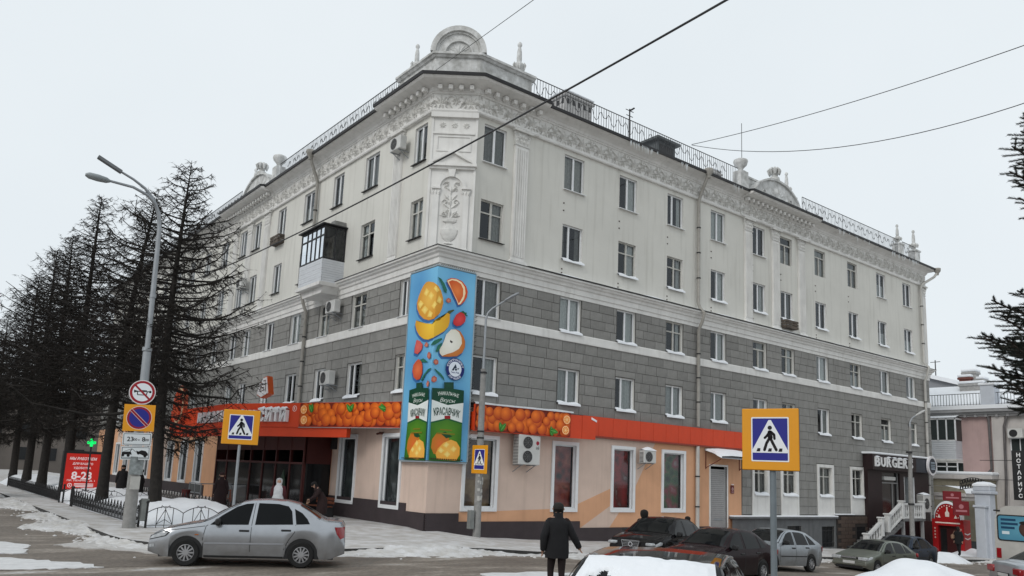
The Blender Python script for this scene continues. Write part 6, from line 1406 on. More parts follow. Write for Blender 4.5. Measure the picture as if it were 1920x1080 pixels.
def fence(label, p0, p1, kind, gap=.48, z=.1):
    p0, p1 = Vector(p0), Vector(p1); d = p1-p0; L = d.length; n = max(1, round(L/gap)); rz = atan2(d.y, d.x); t = thing('garden_fence', label, 'fence', (p0.x, p0.y, z), rz, 'low black iron fences around the larch strip')
    for k in range(n): o = obj('picket' if kind == 'p' else 'arched_panel', picket if kind == 'p' else archp, t, ((k+.5)*L/n, 0, 0)); o.scale = (L/n/(.4 if kind == 'p' else 1.12), 1, 1)
    for x in (0, L): obj('post', fpost, t, (x, 0, 0))
fence('low iron picket fence running behind the tall lamp post', (-9.62, 1.9), (-9.62, 13.3), 'p'); fence('low iron picket fence farther up the larch strip', (-9.62, 16.5), (-9.62, 36), 'p')
fence('arched iron fence facing the crossing beside the silver sedan', (-9.5, 1.5), (-5.0, 1.5), 'a', 1.12); fence('arched iron fence panel across the gap in the pickets', (-9.62, 13.6), (-6.4, 13.9), 'a', 1.12); fence('arched iron fence below the red advertising stand', (-9.5, 16.3), (-6.2, 17.0), 'a', 1.12)
fence('inner iron picket fence between snow bank and shop wall', (-5.0, 1.7), (-4.9, 22), 'p')
# ------------------------------------------------------------------ larches
bark = mat('larch_bark', (.028, .024, .021), .95, .25, 8, .5, 30); twigm = mat('larch_twig', (.022, .018, .015), .95, .3, 3)
twig2 = mat('larch_spurs', (.026, .020, .015), .95, .3, 3)
def larch_mesh(seed, h, R, low=.14):
    rnd = random.Random(seed); tr = MB(); cr_ = MB()
    bend = [(rnd.uniform(-.2, .2), rnd.uniform(-.2, .2)) for _ in range(4)]
    def trunk(t): return Vector((bend[0][0]*sin(t*3)+bend[1][0]*t, bend[0][1]*sin(t*3.3)+bend[1][1]*t, t*h))
    r0_ = h*.0165; tr.tube([trunk(i/14) for i in range(15)], [r0_*(1.25 if i == 0 else 1)*(1-i/14)**.85+.012 for i in range(15)], 9)
    n = int(h*12)
    for i in range(n):
        t = low+(1-low)*((i+rnd.random())/n)**1.02; L = R*(1-t)**.82*rnd.uniform(.38, 1.2)+.25
        if t < low+.16:
            if rnd.random() < .55: continue
            L *= rnd.uniform(.3, 1.0)
        az = i*2.39996+rnd.uniform(-.5, .5); d = Vector((cos(az), sin(az), 0)); base = trunk(t); elev = lerp(-.05, .75, t**1.6); drop = lerp(.20, .02, t)
        nb = 7; pts = []
        for k in range(nb):
            s = k/(nb-1); pts.append(base+d*L*s+Vector((0, 0, L*(elev*s*.55-drop*sin(s*pi*.75)+.16*s**3)))+Vector((rnd.uniform(-1, 1), rnd.uniform(-1, 1), rnd.uniform(-.6, .6)))*.05*L*s)
        rb = .012+.012*L; tr.tube(pts, [rb*(1-k/nb)**.8+.004 for k in range(nb)], 4, cap=False)
        m = int(L/lerp(.085, .14, t))+3
        for j in range(m):
            s = rnd.uniform(.12, 1); f = s*(nb-1); k = min(nb-2, int(f)); p = pts[k].lerp(pts[k+1], f-k); td = (pts[k+1]-pts[k]).normalized()
            sd = td.cross(Vector((0, 0, 1))).normalized()*rnd.choice((-1, 1)); l = (.25+.22*L*(1-s*.6))*rnd.uniform(.5, 1.25)
            dr = (td*rnd.uniform(.3, .9)+sd*rnd.uniform(.3, 1)+Vector((0, 0, rnd.uniform(-1.1, .25)))).normalized()
            mid = p+dr*l*.5+Vector((0, 0, -.03*l)); e = p+dr*l+Vector((0, 0, rnd.uniform(-.22, .04)*l)); w_ = .011
            nx = dr.cross(Vector((rnd.uniform(-1, 1), rnd.uniform(-1, 1), rnd.uniform(-1, 1)))).normalized()
            cr_.add([p-nx*w_, p+nx*w_, mid+nx*w_*.8, mid-nx*w_*.8, e], [(0, 1, 2, 3), (3, 2, 4)], 0)
            for q in range(int(lerp(7, 3, t)+l*lerp(12, 8, t))):
                u = rnd.uniform(.1, 1); b = (p.lerp(mid, u*2) if u < .5 else mid.lerp(e, u*2-1)); dd = (dr*rnd.uniform(-.1, .8)+Vector((rnd.uniform(-1, 1), rnd.uniform(-1, 1), rnd.uniform(-1, .5)))).normalized(); ll = rnd.uniform(.08, .26); ww = dd.cross(dr).normalized()*rnd.uniform(.008, .016)
                cr_.add([b-ww, b+ww, b+dd*ll], [(0, 1, 2)], 1 if rnd.random() < .5 else 0)
    return tr.mesh('trunk', bark, smooth=60), cr_.mesh('crown', [twigm, twig2])
LM = [larch_mesh(1, 13.8, 6.6, .20), larch_mesh(2, 14.6, 5.4, .22), larch_mesh(5, 16.5, 5.8, .2)]
def larch(label, x, y, k, rz, sc=1., lean=(0, 0), z=.1):
    t = thing('larch_tree', label, 'tree', (x, y, z), rz, 'bare larches lining the left street'); t.scale = (sc,)*3; t.rotation_euler = (lean[0], lean[1], rz)
    obj('trunk', LM[k][0], t); obj('crown', LM[k][1], t)
larch('bare larch right behind the tall lamp post', -8.1, 6.0, 0, .4, 1.0, (0, -.02))
larch('leaning bare larch in front of the red advertising stand', -8.5, 13.2, 1, 2.2, 1.0, (0.0, -.05))
larch('bare larch beside the gap in the picket fence', -8.6, 21.5, 2, 1.0, 1.0)
larch('bare larch behind the far end of the picket fence', -8.9, 27.5, 1, 4.0, 1.06)
larch('bare larch deep in the strip past the picket fence', -8.8, 34.5, 0, 5.2, 1.15)
larch('farthest bare larch in the strip by the facade', -8.6, 43, 2, 3.0, .95)
larch('bare larch on the far kerb of the left street', -27.0, 38, 2, .7, .8)
larch('smaller bare larch standing behind the far kerb larch', -28.5, 50, 0, 2.7, 1.0)
FAR = [(-24, 66, 1, 1.7, 1.0), (-30, 60, 2, 5.7, .85), (-20, 82, 0, .3, 1.0), (-12, 78, 2, 1.3, .9), (-27, 76, 1, 2.0, 1.1), (-36, 70, 0, 4.0, 1.1), (-9, 58, 1, .5, 1.0), (-8.8, 68, 0, 3.5, 1.05), (-33, 84, 2, 1.1, 1.0), (-40, 56, 1, 2.2, 1.1), (-34, 46, 0, 1.9, 1.0)]
for (x, y, k, rz_, sc_) in FAR: larch('distant bare larch at the far end of the left street', x, y, k, rz_, sc_); list(bpy.data.objects)[-1]
for o in bpy.data.objects:
    if o.get('label', '').startswith('distant bare larch'): o['group'] = 'distant larches at the street end'
FH = thing('far_house', 'long grey brown house closing the far end of the left street', 'house', (-30, 100, 0)); fm_ = mat('far_house_wall', (.16, .14, .125), .9, .1, .6)
MB().box(-45, 45, 0, 12, -1, 11).build('wall', fm_, FH); MB().prism([(-.8, 11), (12.8, 11), (6, 14)], lambda a, z, b: (b, a, z), -45.8, 45.8).build('roof', snow, FH)
fw_m = MB().box(-.8, .8, -.06, .02, 0, 1.7).mesh('window', mat('far_pane', (.02, .022, .025), .1))
for r_ in range(3):
    for c_ in range(26): obj('window', fw_m, FH, (-43+c_*3.4, -.02, 1.5+3.2*r_))
# ------------------------------------------------------------------ cars
tyre_m = mat('tyre', (.012, .012, .012), .85, .2, 8); rim_m = mat('alloy', (.38, .38, .39), .35, .08, 6, metal=.6); carglass = mat('car_glass', (.006, .007, .008), .06, .1, 2, spec=.13)
trim_m = mat('black_trim', (.012, .012, .013), .5, .1, 4); lens_m = mat('clear_lens', (.50, .52, .54), .08, .22, 14, spec=.7, coat=.5); tail_m = mat('red_lens', (.28, .008, .012), .12, .1, 6, coat=.5); plate_m = mat('plate_white', (.55, .55, .54), .5, .1, 6); amber_m = mat('amber_lens', (.5, .13, .02), .2)
def paint(name, c, metal=.4, rough=.32, dirt=.5):
    m = mat('paint_'+name, c, rough, .14, 1.6, metal=metal, coat=(.3 if max(c) > .1 else 0.), spec=(.35 if max(c) > .1 else .09), dirt=tuple(x*dirt+.004 for x in c))
    N = m.node_tree.nodes; L = m.node_tree.links; p = N['Principled BSDF']; src = p.inputs['Base Color'].links[0].from_socket       # salt and mud film low on the body
    tcn = N.new('ShaderNodeTexCoord'); sx = N.new('ShaderNodeSeparateXYZ'); L.new(tcn.outputs['Object'], sx.inputs[0]); mr = N.new('ShaderNodeMapRange'); mr.inputs[1].default_value = .2; mr.inputs[2].default_value = .85; mr.inputs[3].default_value = 1.0; mr.inputs[4].default_value = 0.; L.new(sx.outputs[2], mr.inputs[0])
    nz = N.new('ShaderNodeTexNoise'); nz.inputs['Scale'].default_value = 5; nz.inputs['Detail'].default_value = 6; L.new(tcn.outputs['Object'], nz.inputs[0]); mu = N.new('ShaderNodeMath'); mu.operation = 'MULTIPLY'; L.new(mr.outputs[0], mu.inputs[0]); L.new(nz.outputs[0], mu.inputs[1])
    mm = N.new('ShaderNodeMixRGB'); mm.inputs[2].default_value = (.15, .135, .12, 1) if max(c) > .1 else (.035, .032, .03, 1); L.new(mu.outputs[0], mm.inputs[0]); L.new(src, mm.inputs[1]); L.new(mm.outputs[0], p.inputs['Base Color']); return m
class Car:
    def __init__(s, name, label, loc, rz, S, paintm, scale=1.0):
        s.S = S; s.t = thing(name, label, 'car', loc, rz); s.t.scale = (scale,)*3; s.p = paintm
        s.L = S['top'][-1][0]; s.body(); s.glass(); s.wheels(); s.details()
    def zt(s, x): return interp(s.S['top'], x)
    def hw(s, x):
        S = s.S; L = s.L; w = S['W']/2; f = S.get('nf', .55); r = S.get('nr', .45); k = 1.
        if x < f: k = 1-S.get('tf', .20)*(1-x/f)**2.2
        if x > L-r: k = 1-S.get('tr', .15)*(1-(L-x)/r)**2.2
        return w*k
    def zs(s, x): return min(interp(s.S['belt'], x), s.zt(x)-.035)
    def zb(s, x):
        S = s.S; z = S.get('zb', .2)+(.1*(1-min(1, x/.35)) if x < .35 else 0)+(.13*(1-min(1, (s.L-x)/.35)) if x > s.L-.35 else 0)
        for c in S['wx']:
            d = abs(x-c); ra = S['wr']+.065
            if d < ra: z = max(z, S['wr']+sqrt(ra*ra-d*d))
        return z
    def sec(s, x):       # half section, bottom to top centre: (y, z)
        w = s.hw(x); zb, zs, zt = s.zb(x), s.zs(x), s.zt(x); g = max(0, zt-zs); wr = max(.1, w*.985-s.S.get('tum', .40)*g-.02)
        zs = max(zs, zb+.05)
        e = min(.05, g*.3)
        return [(w*.94, zb), (w*.985, lerp(zb, zs, .28)), (w, lerp(zb, zs, .55)), (w*.995, lerp(zb, zs, .8)), (w*.97, zs), (lerp(w*.965, wr, .35), lerp(zs, zt, .36)), (lerp(w*.965, wr, .72), lerp(zs, zt, .70)), (wr, zt-e*1.1), (wr*.93, zt-e*.35), (wr*.6, zt-e*.05+.0), (0, zt+.012)]
    def yside(s, x, z):
        P = s.sec(x)
        for (y1, z1), (y2, z2) in zip(P, P[1:]):
            if z1 <= z <= z2 and z2 > z1: return lerp(y1, y2, (z-z1)/(z2-z1))
        return P[0][0] if z < P[0][1] else P[7][0]
    def ztop(s, x, y):
        P = s.sec(x)[::-1]; y = abs(y)
        for (y1, z1), (y2, z2) in zip(P, P[1:]):
            if y1 <= y <= y2 and y2 > y1: return lerp(z1, z2, (y-y1)/(y2-y1))
        return P[4][1]
    def body(s):
        S = s.S; L = s.L; X = set([0, .02, .06, .12, L-.12, L-.06, L-.02, L]+[p[0] for p in S['top']]+[p[0] for p in S['belt']])
        for c in S['wx']:
            ra = S['wr']+.065
            for k in range(17): X.add(c-ra*cos(pi*k/16))
        x = 0
        while x < L: X.add(x); x += .12
        xs = sorted(X); xs = [x for i, x in enumerate(xs) if 0 <= x <= L and (i == 0 or x-xs[i-1] > .006)]
        P = []
        for x in xs:
            h = s.sec(x); P.append([(x, -y, z) for y, z in h]+[(x, y, z) for y, z in h[-2::-1]])
        mb = MB().grid(P)
        for row in (P[0], P[-1]): mb.add(row, [tuple(range(len(row)))])
        s.b = mb.build('body', s.p, s.t, smooth=38)
        w = S['W']/2; mb = MB(); mb.box(.25, L-.25, -w*.9, w*.9, .2, .42)
        for c in S['wx']:
            ra = S['wr']+.08; O = [(ra*cos(pi*k/12), ra*sin(pi*k/12)) for k in range(13)]
            mb.prism([(c+a, S['wr']+b) for a, b in O]+[(c-ra, .2), (c+ra, .2)], lambda a, b, d: (a, d, b), -w*.93, w*.93)
        mb.build('underbody', trim_m, s.t)
    def patch_side(s, name, poly, m, off=.006, parent=None, sides=(-1, 1), ns=10):
        for sd in sides:
            bm = bmesh.new(); bm.faces.new([bm.verts.new((a, 0, b)) for a, b in poly])
            x0, x1 = min(p[0] for p in poly), max(p[0] for p in poly); z0, z1 = min(p[1] for p in poly), max(p[1] for p in poly)
            for k in range(1, ns): bmesh.ops.bisect_plane(bm, geom=bm.verts[:]+bm.edges[:]+bm.faces[:], plane_co=(lerp(x0, x1, k/ns), 0, 0), plane_no=(1, 0, 0))
            for k in range(1, 6): bmesh.ops.bisect_plane(bm, geom=bm.verts[:]+bm.edges[:]+bm.faces[:], plane_co=(0, 0, lerp(z0, z1, k/6)), plane_no=(0, 0, 1))
            for v in bm.verts: v.co.y = sd*(s.yside(v.co.x, v.co.z)+off)
            bmesh.ops.triangulate(bm, faces=bm.faces[:])
            bmesh.ops.recalc_face_normals(bm, faces=bm.faces)
            me = bpy.data.meshes.new(name); bm.to_mesh(me); bm.free(); me.materials.append(m); me.polygons.foreach_set('use_smooth', [True]*len(me.polygons)); obj(name, me, parent or s.t)
    def patch_top(s, name, x0, x1, k0, k1, m, off=.006, ny=12, nx=8, margin=.05, drop=None):
        P = []; drop = drop or (lambda u, v: 0)
        for i in range(nx+1):
            x = lerp(x0, x1, i/nx); wr = s.sec(x)[7][0]; row = []
            for j in range(ny+1):
                y = lerp(-1, 1, j/ny)*(wr*lerp(k0, k1, i/nx)); row.append((x-(off if k0 >= k1 else -off)*.4*0, y, s.ztop(x, y)+off*1.6+drop(i/nx, 2*j/ny-1)))
            P.append(row)
        return MB().grid(P).build(name, m, s.t, smooth=60, recalc=False)
    def glass(s):
        S = s.S; s.patch_top('windshield', S['ws'][0]+.06, S['ws'][1]-.05, 1.0, .97, carglass); s.patch_top('rear_window', S['rw'][0]+.05, S['rw'][1]-.05, .95, .95, carglass)
        for poly in S['side']: s.patch_side('side_window', poly, carglass, .007)
    def wheels(s):
        S = s.S; r = S['wr']; k = S.get('key', r)
        mbt = MB(); pr = [(r*.62, -.09), (r*.9, -.10), (r*.98, -.075), (r, -.04), (r, .04), (r*.98, .075), (r*.9, .10), (r*.62, .09)]
        n = 28; P = [[(a*cos(2*pi*j/n), b, a*sin(2*pi*j/n)) for j in range(n)] for a, b in pr]; mbt.grid(P, wrap=True); mt = mbt.mesh('tyre', tyre_m, smooth=40, recalc=True)
        mb = MB(); R = r*.63; ns_ = S.get('spokes', 9)
        P = [[(a*cos(2*pi*j/n), b, a*sin(2*pi*j/n)) for j in range(n)] for a, b in ((R, -.085), (R*.93, -.09), (R*.88, -.06), (R*.88, .05))]; mb.grid(P, wrap=True)
        for i in range(ns_):
            a = 2*pi*i/ns_; c_, s_ = cos(a), sin(a); t1, t2 = .016, .03
            mb.add([(.05*c_-t1*s_, -.075, .05*s_+t1*c_), (.05*c_+t1*s_, -.075, .05*s_-t1*c_), (R*.92*c_+t2*s_*.6, -.07, R*.92*s_-t2*c_*.6), (R*.92*c_-t2*s_*.6, -.07, R*.92*s_+t2*c_*.6), (.05*c_, -.055, .05*s_), (R*.92*c_, -.045, R*.92*s_)], [(0, 1, 2, 3), (0, 3, 5, 4), (1, 4, 5, 2)])
        mb.lathe([(.065, 0), (.065, .03), (.04, .04)], (0, 0, 0), 12) if False else mb.tube([(0, -.05, 0), (0, -.085, 0)], .06, 12)
        mr = mb.mesh('rim', S.get('rimm', rim_m), smooth=30, recalc=True); md = MB().tube([(0, -.03, 0), (0, .03, 0)], R*.9, 20).mesh('hub', trim_m)
        for c in S['wx']:
            for sd in (-1, 1):
                o = obj('wheel', md, s.t, (c, sd*(S['W']/2-.115), r), 0 if sd < 0 else pi); obj('tyre', mt, o); obj('rim', mr, o)
    def seam(s, pts, m=None, w=.012, sides=(-1, 1), name='door_seam'):
        for sd in sides:
            mb = MB()
            for (a, b), (c, d) in zip(pts, pts[1:]):
                n = max(1, int(sqrt((a-c)**2+(b-d)**2)/.1))
                for k in range(n):
                    p, q = (lerp(a, c, k/n), lerp(b, d, k/n)), (lerp(a, c, (k+1)/n), lerp(b, d, (k+1)/n)); L_ = sqrt((q[0]-p[0])**2+(q[1]-p[1])**2); nx, nz = -(q[1]-p[1])/L_*w/2, (q[0]-p[0])/L_*w/2
                    V = [(p[0]+nx, p[1]+nz), (q[0]+nx, q[1]+nz), (q[0]-nx, q[1]-nz), (p[0]-nx, p[1]-nz)]; mb.add([(a_, sd*(s.yside(a_, b_)+.004), b_) for a_, b_ in V], [(0, 1, 2, 3)])
            mb.build(name, m or trim_m, s.t, recalc=False)
    def details(s):
        S = s.S; L = s.L; w = S['W']/2
        for P in S.get('seams', []): s.seam(P)
        for (x, z) in S.get('handles', []):
            for sd in (-1, 1):
                y = s.yside(x, z); MB().bbox(x-.11, x+.11, sd*y-.02, sd*y+.025, z-.022, z+.022, .01).build('door_handle', S.get('handm', trim_m), s.t)
        for P in S.get('headside', []): s.patch_side('headlight', P, lens_m, .01, ns=6)
        for P in S.get('tailside', []): s.patch_side('taillight', P, tail_m, .01, ns=6)
        for P in S.get('strip', []): s.patch_side('side_moulding', P, S.get('stripm', trim_m), .008, ns=14)
        x, z = S['mirror']
        for sd in (-1, 1):
            y = s.yside(x, z)+.02; mb = MB(); mb.bbox(x-.02, x+.1, sd*(y+.09)-.09, sd*(y+.09)+.09, z-.02, z+.13, .03); mb.bar((x+.05, sd*(y-.05), z-.01), (x+.05, sd*(y+.05), z+.03), .04); mb.build('mirror', S.get('mirm', trim_m), s.t, smooth=40)
        zf = S.get('zf', .34)      # front face
        f = S.get('front')
        if f:
            xf = -.012
            for sd in (-1, 1): MB().bbox(xf-.012+.0, .12, sd*f['hx']-f['hw']/2, sd*f['hx']+f['hw']/2, f['hz']-f['hh']/2, f['hz']+f['hh']/2, .03).build('headlight', lens_m, s.t, smooth=40)
            mb = MB(); mb.bbox(xf-.01, .1, -f['gw']/2, f['gw']/2, f['gz']-f['gh']/2, f['gz']+f['gh']/2, .02); g = mb.build('grille', trim_m, s.t)
            mb = MB()
            for k in range(4): z = f['gz']-f['gh']/2+f['gh']*(k+.5)/4; mb.box(xf-.018, xf-.008, -f['gw']/2+.03, f['gw']/2-.03, z-.006, z+.006)
            mb.build('grille_bar', mat('chrome', (.45, .45, .46), .2, .05, 4, metal=.8), g)
            MB().bbox(xf-.03, xf, -.26, .26, f['pz']-.055, f['pz']+.055, .006).build('license_plate', plate_m, s.t)
            MB().bbox(xf-.02, .15, -w*.72, w*.72, .22, .34, .03).build('front_bumper', trim_m, s.t)
        r = S.get('rear')
        if r:
            xr = L+.012
            for sd in (-1, 1): MB().bbox(L-.1, xr+.01, sd*r['tx']-r['tw']/2, sd*r['tx']+r['tw']/2, r['tz']-r['th']/2, r['tz']+r['th']/2, .03).build('taillight', tail_m, s.t, smooth=40)
            MB().bbox(xr-.01, xr+.012, -.28, .28, r['pz']-.07, r['pz']+.07, .006).build('plate_holder', trim_m, s.t); MB().bbox(xr+.005, xr+.02, -.25, .25, r['pz']-.05, r['pz']+.05, .004).build('license_plate', plate_m, s.t)
            MB().bbox(L-.2, xr+.01, -w*.8, w*.8, .24, .38, .03).build('rear_bumper', S.get('bumpm', trim_m), s.t)
def sedan(k=1., H=1.5):
    return dict(W=1.70, top=[(0, .50), (.02, .60), (.10, .70), (.30, .80), (.65, .885), (1.08, .965), (1.32, 1.10), (1.62, 1.29), (1.88, 1.415), (2.15, 1.475), (2.5, 1.495), (2.9, 1.475), (3.18, 1.41), (3.42, 1.28), (3.66, 1.13), (3.80, 1.075), (4.05, 1.06), (4.18, 1.03), (4.235, .95), (4.26, .60)],
        belt=[(0, .56), (.3, .72), (1.0, .88), (2.0, .905), (3.0, .93), (3.7, .965), (4.1, .96), (4.26, .56)], wx=[.82, 3.296], wr=.295, ws=(1.08, 1.93), rw=(3.15, 3.72), tum=.42,
        side=[[(1.28, .915), (2.10, .935), (2.16, 1.40), (2.0, 1.385), (1.80, 1.315), (1.50, 1.115)], [(2.24, .938), (3.07, .965), (3.02, 1.25), (2.93, 1.36), (2.70, 1.405), (2.27, 1.41)], [(3.14, .968), (3.44, .985), (3.38, 1.09), (3.25, 1.22), (3.07, 1.31), (3.09, 1.24)]],
        seams=[[(1.17, .33), (1.15, .60), (1.20, .88), (1.24, .91)], [(2.17, .34), (2.17, .93), (2.20, 1.41)], [(3.13, .96), (3.12, .80), (3.0, .62), (2.90, .40)], [(.12, .68), (.5, .78), (1.18, .885)]],
        handles=[(2.02, .80), (2.93, .83)], headside=[[(.03, .57), (.36, .66), (.42, .73), (.30, .745), (.06, .63)]], tailside=[[(4.0, .93), (4.23, .93), (4.235, .70), (4.15, .66), (4.06, .77)]], strip=[[(1.2, .50), (3.0, .515), (3.0, .55), (1.2, .535)]], mirror=(1.42, .93))
random.seed(2)
silver = paint('silver', (.42, .44, .47), .6, .2, .8)
# the silver sedan turning in front of the shop
fwp, rwp = Vector((-10.81, -7.28, 0)), Vector((-8.49, -8.45, 0)); d = (rwp-fwp).normalized(); rz = atan2(d.y, d.x)
S = sedan(); S['stripm'] = mat('strip_silver', (.36, .37, .40), .4, .05, 3, metal=.4); side = Vector((-d.y, d.x, 0)); org = fwp-d*.82+side*.80
S['rear'] = None; S['spokes'] = 11
c1 = Car('silver_sedan', 'silver four door sedan turning on the slushy road before the shop', (org.x, org.y, 0), rz, S, silver)
c1.patch_side('headlight_rim', [(.02, .55), (.38, .645), (.46, .735), (.31, .765), (.04, .645)], trim_m, .006, ns=6); c1.patch_side('sill', [(1.2, .205), (2.9, .205), (2.9, .25), (1.2, .25)], trim_m, .006, ns=8); c1.patch_side('fog_light', [(.04, .40), (.14, .41), (.14, .47), (.04, .46)], lens_m, .01, ns=3); c1.patch_side('turn_signal', [(.98, .68), (1.06, .685), (1.06, .705), (.98, .70)], amber_m, .008, ns=2)
MB().box(-.012, .05, -.26, .26, .40, .51).build('license_plate', plate_m, c1.t); MB().bbox(-.01, .1, -.5, .5, .54, .63, .02).build('grille', trim_m, c1.t)
# rear quarter etc. for sedans seen end on
def place(name, label, px, py, d, heading, S, p, front=True, scale=1., xoff=0., z=None):
    q = ray_at(px, py, d); hd = Vector((cos(heading), sin(heading))); o = Vector((q.x, q.y))-hd*xoff
    zf_, zr2_ = (zroad(o.x+hd.x*k, o.y+hd.y*k) for k in (.8, 3.3)); sl_ = (zf_-zr2_)/2.5
    c = Car(name, label, (o.x, o.y, (zf_+sl_*.8) if z is None else z), heading, S, p, scale); c.t.rotation_euler = (0, sl_, heading); return c
FRT = dict(hx=.58, hw=.36, hz=.66, hh=.13, gw=.62, gz=.66, gh=.12, pz=.46)
REAR = dict(tx=.62, tw=.34, tz=.86, th=.17, pz=.72)
S = sedan(); S['W'] = 1.8; S['front'] = dict(hx=.64, hw=.30, hz=.655, hh=.10, gw=.56, gz=.64, gh=.18, pz=.42); S['rear'] = REAR; S['strip'] = []; S['handm'] = mat('chrome', (.45, .45, .46), .2, .05, 4, metal=.8)
blackp = paint('black', (.008, .007, .008), .0, .07, .8)
cl = place('black_sedan', 'glossy black executive sedan with wide chrome ringed grille', 1182, 1018, 25.2, radians(16), S, blackp, scale=1.02, z=-.33, xoff=.0)
g = Print(lambda x, z, b: (-.032-b, -x, z), .002); g.disc(0, .63, .07, sr(190, 190, 195), n=18); g.disc(0, .63, .05, sr(20, 20, 22), n=16); g.rect(-.02, .6, .03, .615, sr(190, 190, 195), keep=True); g.rect(-.02, .6, -.005, .66, sr(190, 190, 195), keep=True); g.build('emblem', cl.t)
mb = MB(); pts = [(-.3, .74), (.3, .74), (.24, .52), (-.24, .52), (-.3, .74)]
for a, b in zip(pts, pts[1:]): mb.bar((-.035, a[0], a[1]), (-.035, b[0], b[1]), .02)
mb.build('grille_surround', MATS['chrome'], cl.t)
S = sedan(); S['front'] = FRT; S['rear'] = REAR; S['strip'] = []
place('maroon_sedan', 'dark maroon black sedan double parked beside the silver hatchback', 1272, 1040, 22.6, radians(6), S, paint('maroon', (.014, .005, .007), .0, .1, .9), z=-.42)
def hatch():
    S = sedan(); S['top'] = [(0, .50), (.02, .60), (.10, .70), (.30, .78), (.65, .85), (1.08, .94), (1.32, 1.08), (1.62, 1.26), (1.88, 1.365), (2.15, 1.41), (2.5, 1.42), (2.9, 1.40), (3.2, 1.355), (3.5, 1.24), (3.85, 1.03), (3.98, .98), (4.08, .95), (4.13, .85), (4.15, .55)]; S['belt'] = [(0, .56), (.3, .70), (1.0, .85), (2.0, .88), (3.0, .90), (3.7, .93), (4.0, .92), (4.15, .52)]
    S['rw'] = (3.25, 3.88); S['tailside'] = [[(3.93, .88), (4.12, .88), (4.13, .68), (3.98, .68)]]; S['side'] = [[(1.30, .89), (2.10, .91), (2.16, 1.33), (2.0, 1.32), (1.80, 1.26), (1.50, 1.08)], [(2.24, .912), (3.02, .93), (2.98, 1.18), (2.93, 1.30), (2.70, 1.335), (2.27, 1.34)], [(3.09, .935), (3.52, .95), (3.38, 1.08), (3.2, 1.20), (3.05, 1.27)]]
    S['seams'] = [[(1.17, .33), (1.15, .60), (1.20, .86)], [(2.17, .34), (2.17, .90), (2.20, 1.34)], [(3.05, .93), (3.04, .80), (3.0, .62), (2.90, .40)]]; S['wx'] = [.80, 3.26]; S['wr'] = .285; return S
S = hatch(); S['front'] = FRT; S['rear'] = dict(tx=.58, tw=.34, tz=.80, th=.2, pz=.62); S['bumpm'] = silver
place('silver_hatchback', 'silver hatchback with tinted windows parked by the grey basement', 1385, 1040, 27.2, radians(2), S, paint('silver_blue', (.34, .37, .40), .5, .35, .7))
S = hatch(); S['W'] = 1.65; S['front'] = dict(hx=.58, hw=.40, hz=.63, hh=.14, gw=.72, gz=.66, gh=.07, pz=.47); S['rear'] = REAR; S['tf'] = .12
cg = place('green_hatchback', 'grey green hatchback facing the crossing beside the big snow heap', 1592, 1066, 32.3, radians(-2), S, paint('sage', (.15, .165, .135), .45, .32, .8), z=-1.03, scale=.97)
MB().bbox(-.03, .02, -.76, .76, .34, .46, .03).build('front_bumper', cg.p, cg.t)
S = sedan(); S['front'] = FRT; S['rear'] = REAR
place('blue_sedan', 'dark blue sedan parked at the foot of the white staircase', 1655, 1040, 37.5, radians(2), S, paint('navy', (.022, .035, .06), .4, .3, .9), z=-1.22)
S = sedan(); S['front'] = FRT; S['rear'] = dict(tx=.64, tw=.36, tz=.84, th=.2, pz=.70); S['W'] = 1.74; S['bumpm'] = silver; S['tr'] = .1
q = ray_at(1852, 1050, 23.6); hd = radians(120); 
cs_ = Car('silver_saloon', 'silver saloon with red tail lamps standing before the white bus', (q.x+.55+3.95*cos(radians(-40)), q.y-.45+4.0*sin(radians(-40)), -.68), radians(140), S, paint('silver_b', (.36, .39, .42), .5, .3, .75))
# near black crossover with a snow covered windscreen
S = sedan(); S['top'] = [(x, z*1.0+.20*sstep(.0, 1.2, x)) for x, z in S['top']]; S['belt'] = [(x, z+.16*sstep(0, 1.2, x)) for x, z in S['belt']]; S['side'] = [[(x, z+.17) for x, z in P] for P in S['side']]; S['seams'] = []; S['W'] = 1.78; S['front'] = None; S['wr'] = .34; S['strip'] = []; S['handles'] = []; S['mirror'] = (1.42, 1.10); S['headside'] = []; S['tum'] = .36
S['top'] = [(x, min(z, 1.615+.02*sstep(1.9, 2.4, x))) for x, z in S['top'][:13]]+[(3.5, 1.56), (3.85, 1.32), (4.1, 1.15), (4.22, 1.0), (4.26, .6)]; S['rw'] = (3.5, 3.9)
hdg = radians(33); q = ray_at(1222, 1032, 7.7); hv = Vector((cos(hdg), sin(hdg))); o = Vector((q.x, q.y))-hv*1.95
cb = Car('black_crossover', 'black car with snow packed over its windscreen behind the crossing post', (o.x, o.y, q.z-1.69), hdg, S, paint('black_b', (.008, .008, .009), .0, .05, .8))
rnd = random.Random(4); P = []
def hole(u, v): return sqrt(((v-.60)/.17)**2+((u-.46)/.17)**2)+.45*hnoise(u*26, v*14)+.2*hnoise(u*70, v*40)
nx, ny = 60, 110; V = []; F = []
for i in range(nx+1):
    x = lerp(1.14, 1.875, i/nx); wr = cb.sec(x)[7][0]
    for j in range(ny+1):
        v = 2*j/ny-1; edge_ = min(1, 7*min(i/nx, 1-i/nx, (1-abs(v))*1.2))*min(1, max(.05, (hole(i/nx, v)-.85)*1.6)); y = v*wr*.90
        V.append((x-.015*edge_, y, cb.ztop(x, y)+.012+.028*edge_+.007*hnoise(x*8, y*7)+.004*hnoise(x*31, y*27)))
for i in range(nx):
    for j in range(ny):
        u, v = (i+.5)/nx, 2*(j+.5)/ny-1
        if hole(u, v) > .95: F.append((i*(ny+1)+j, (i+1)*(ny+1)+j, (i+1)*(ny+1)+j+1, i*(ny+1)+j+1))
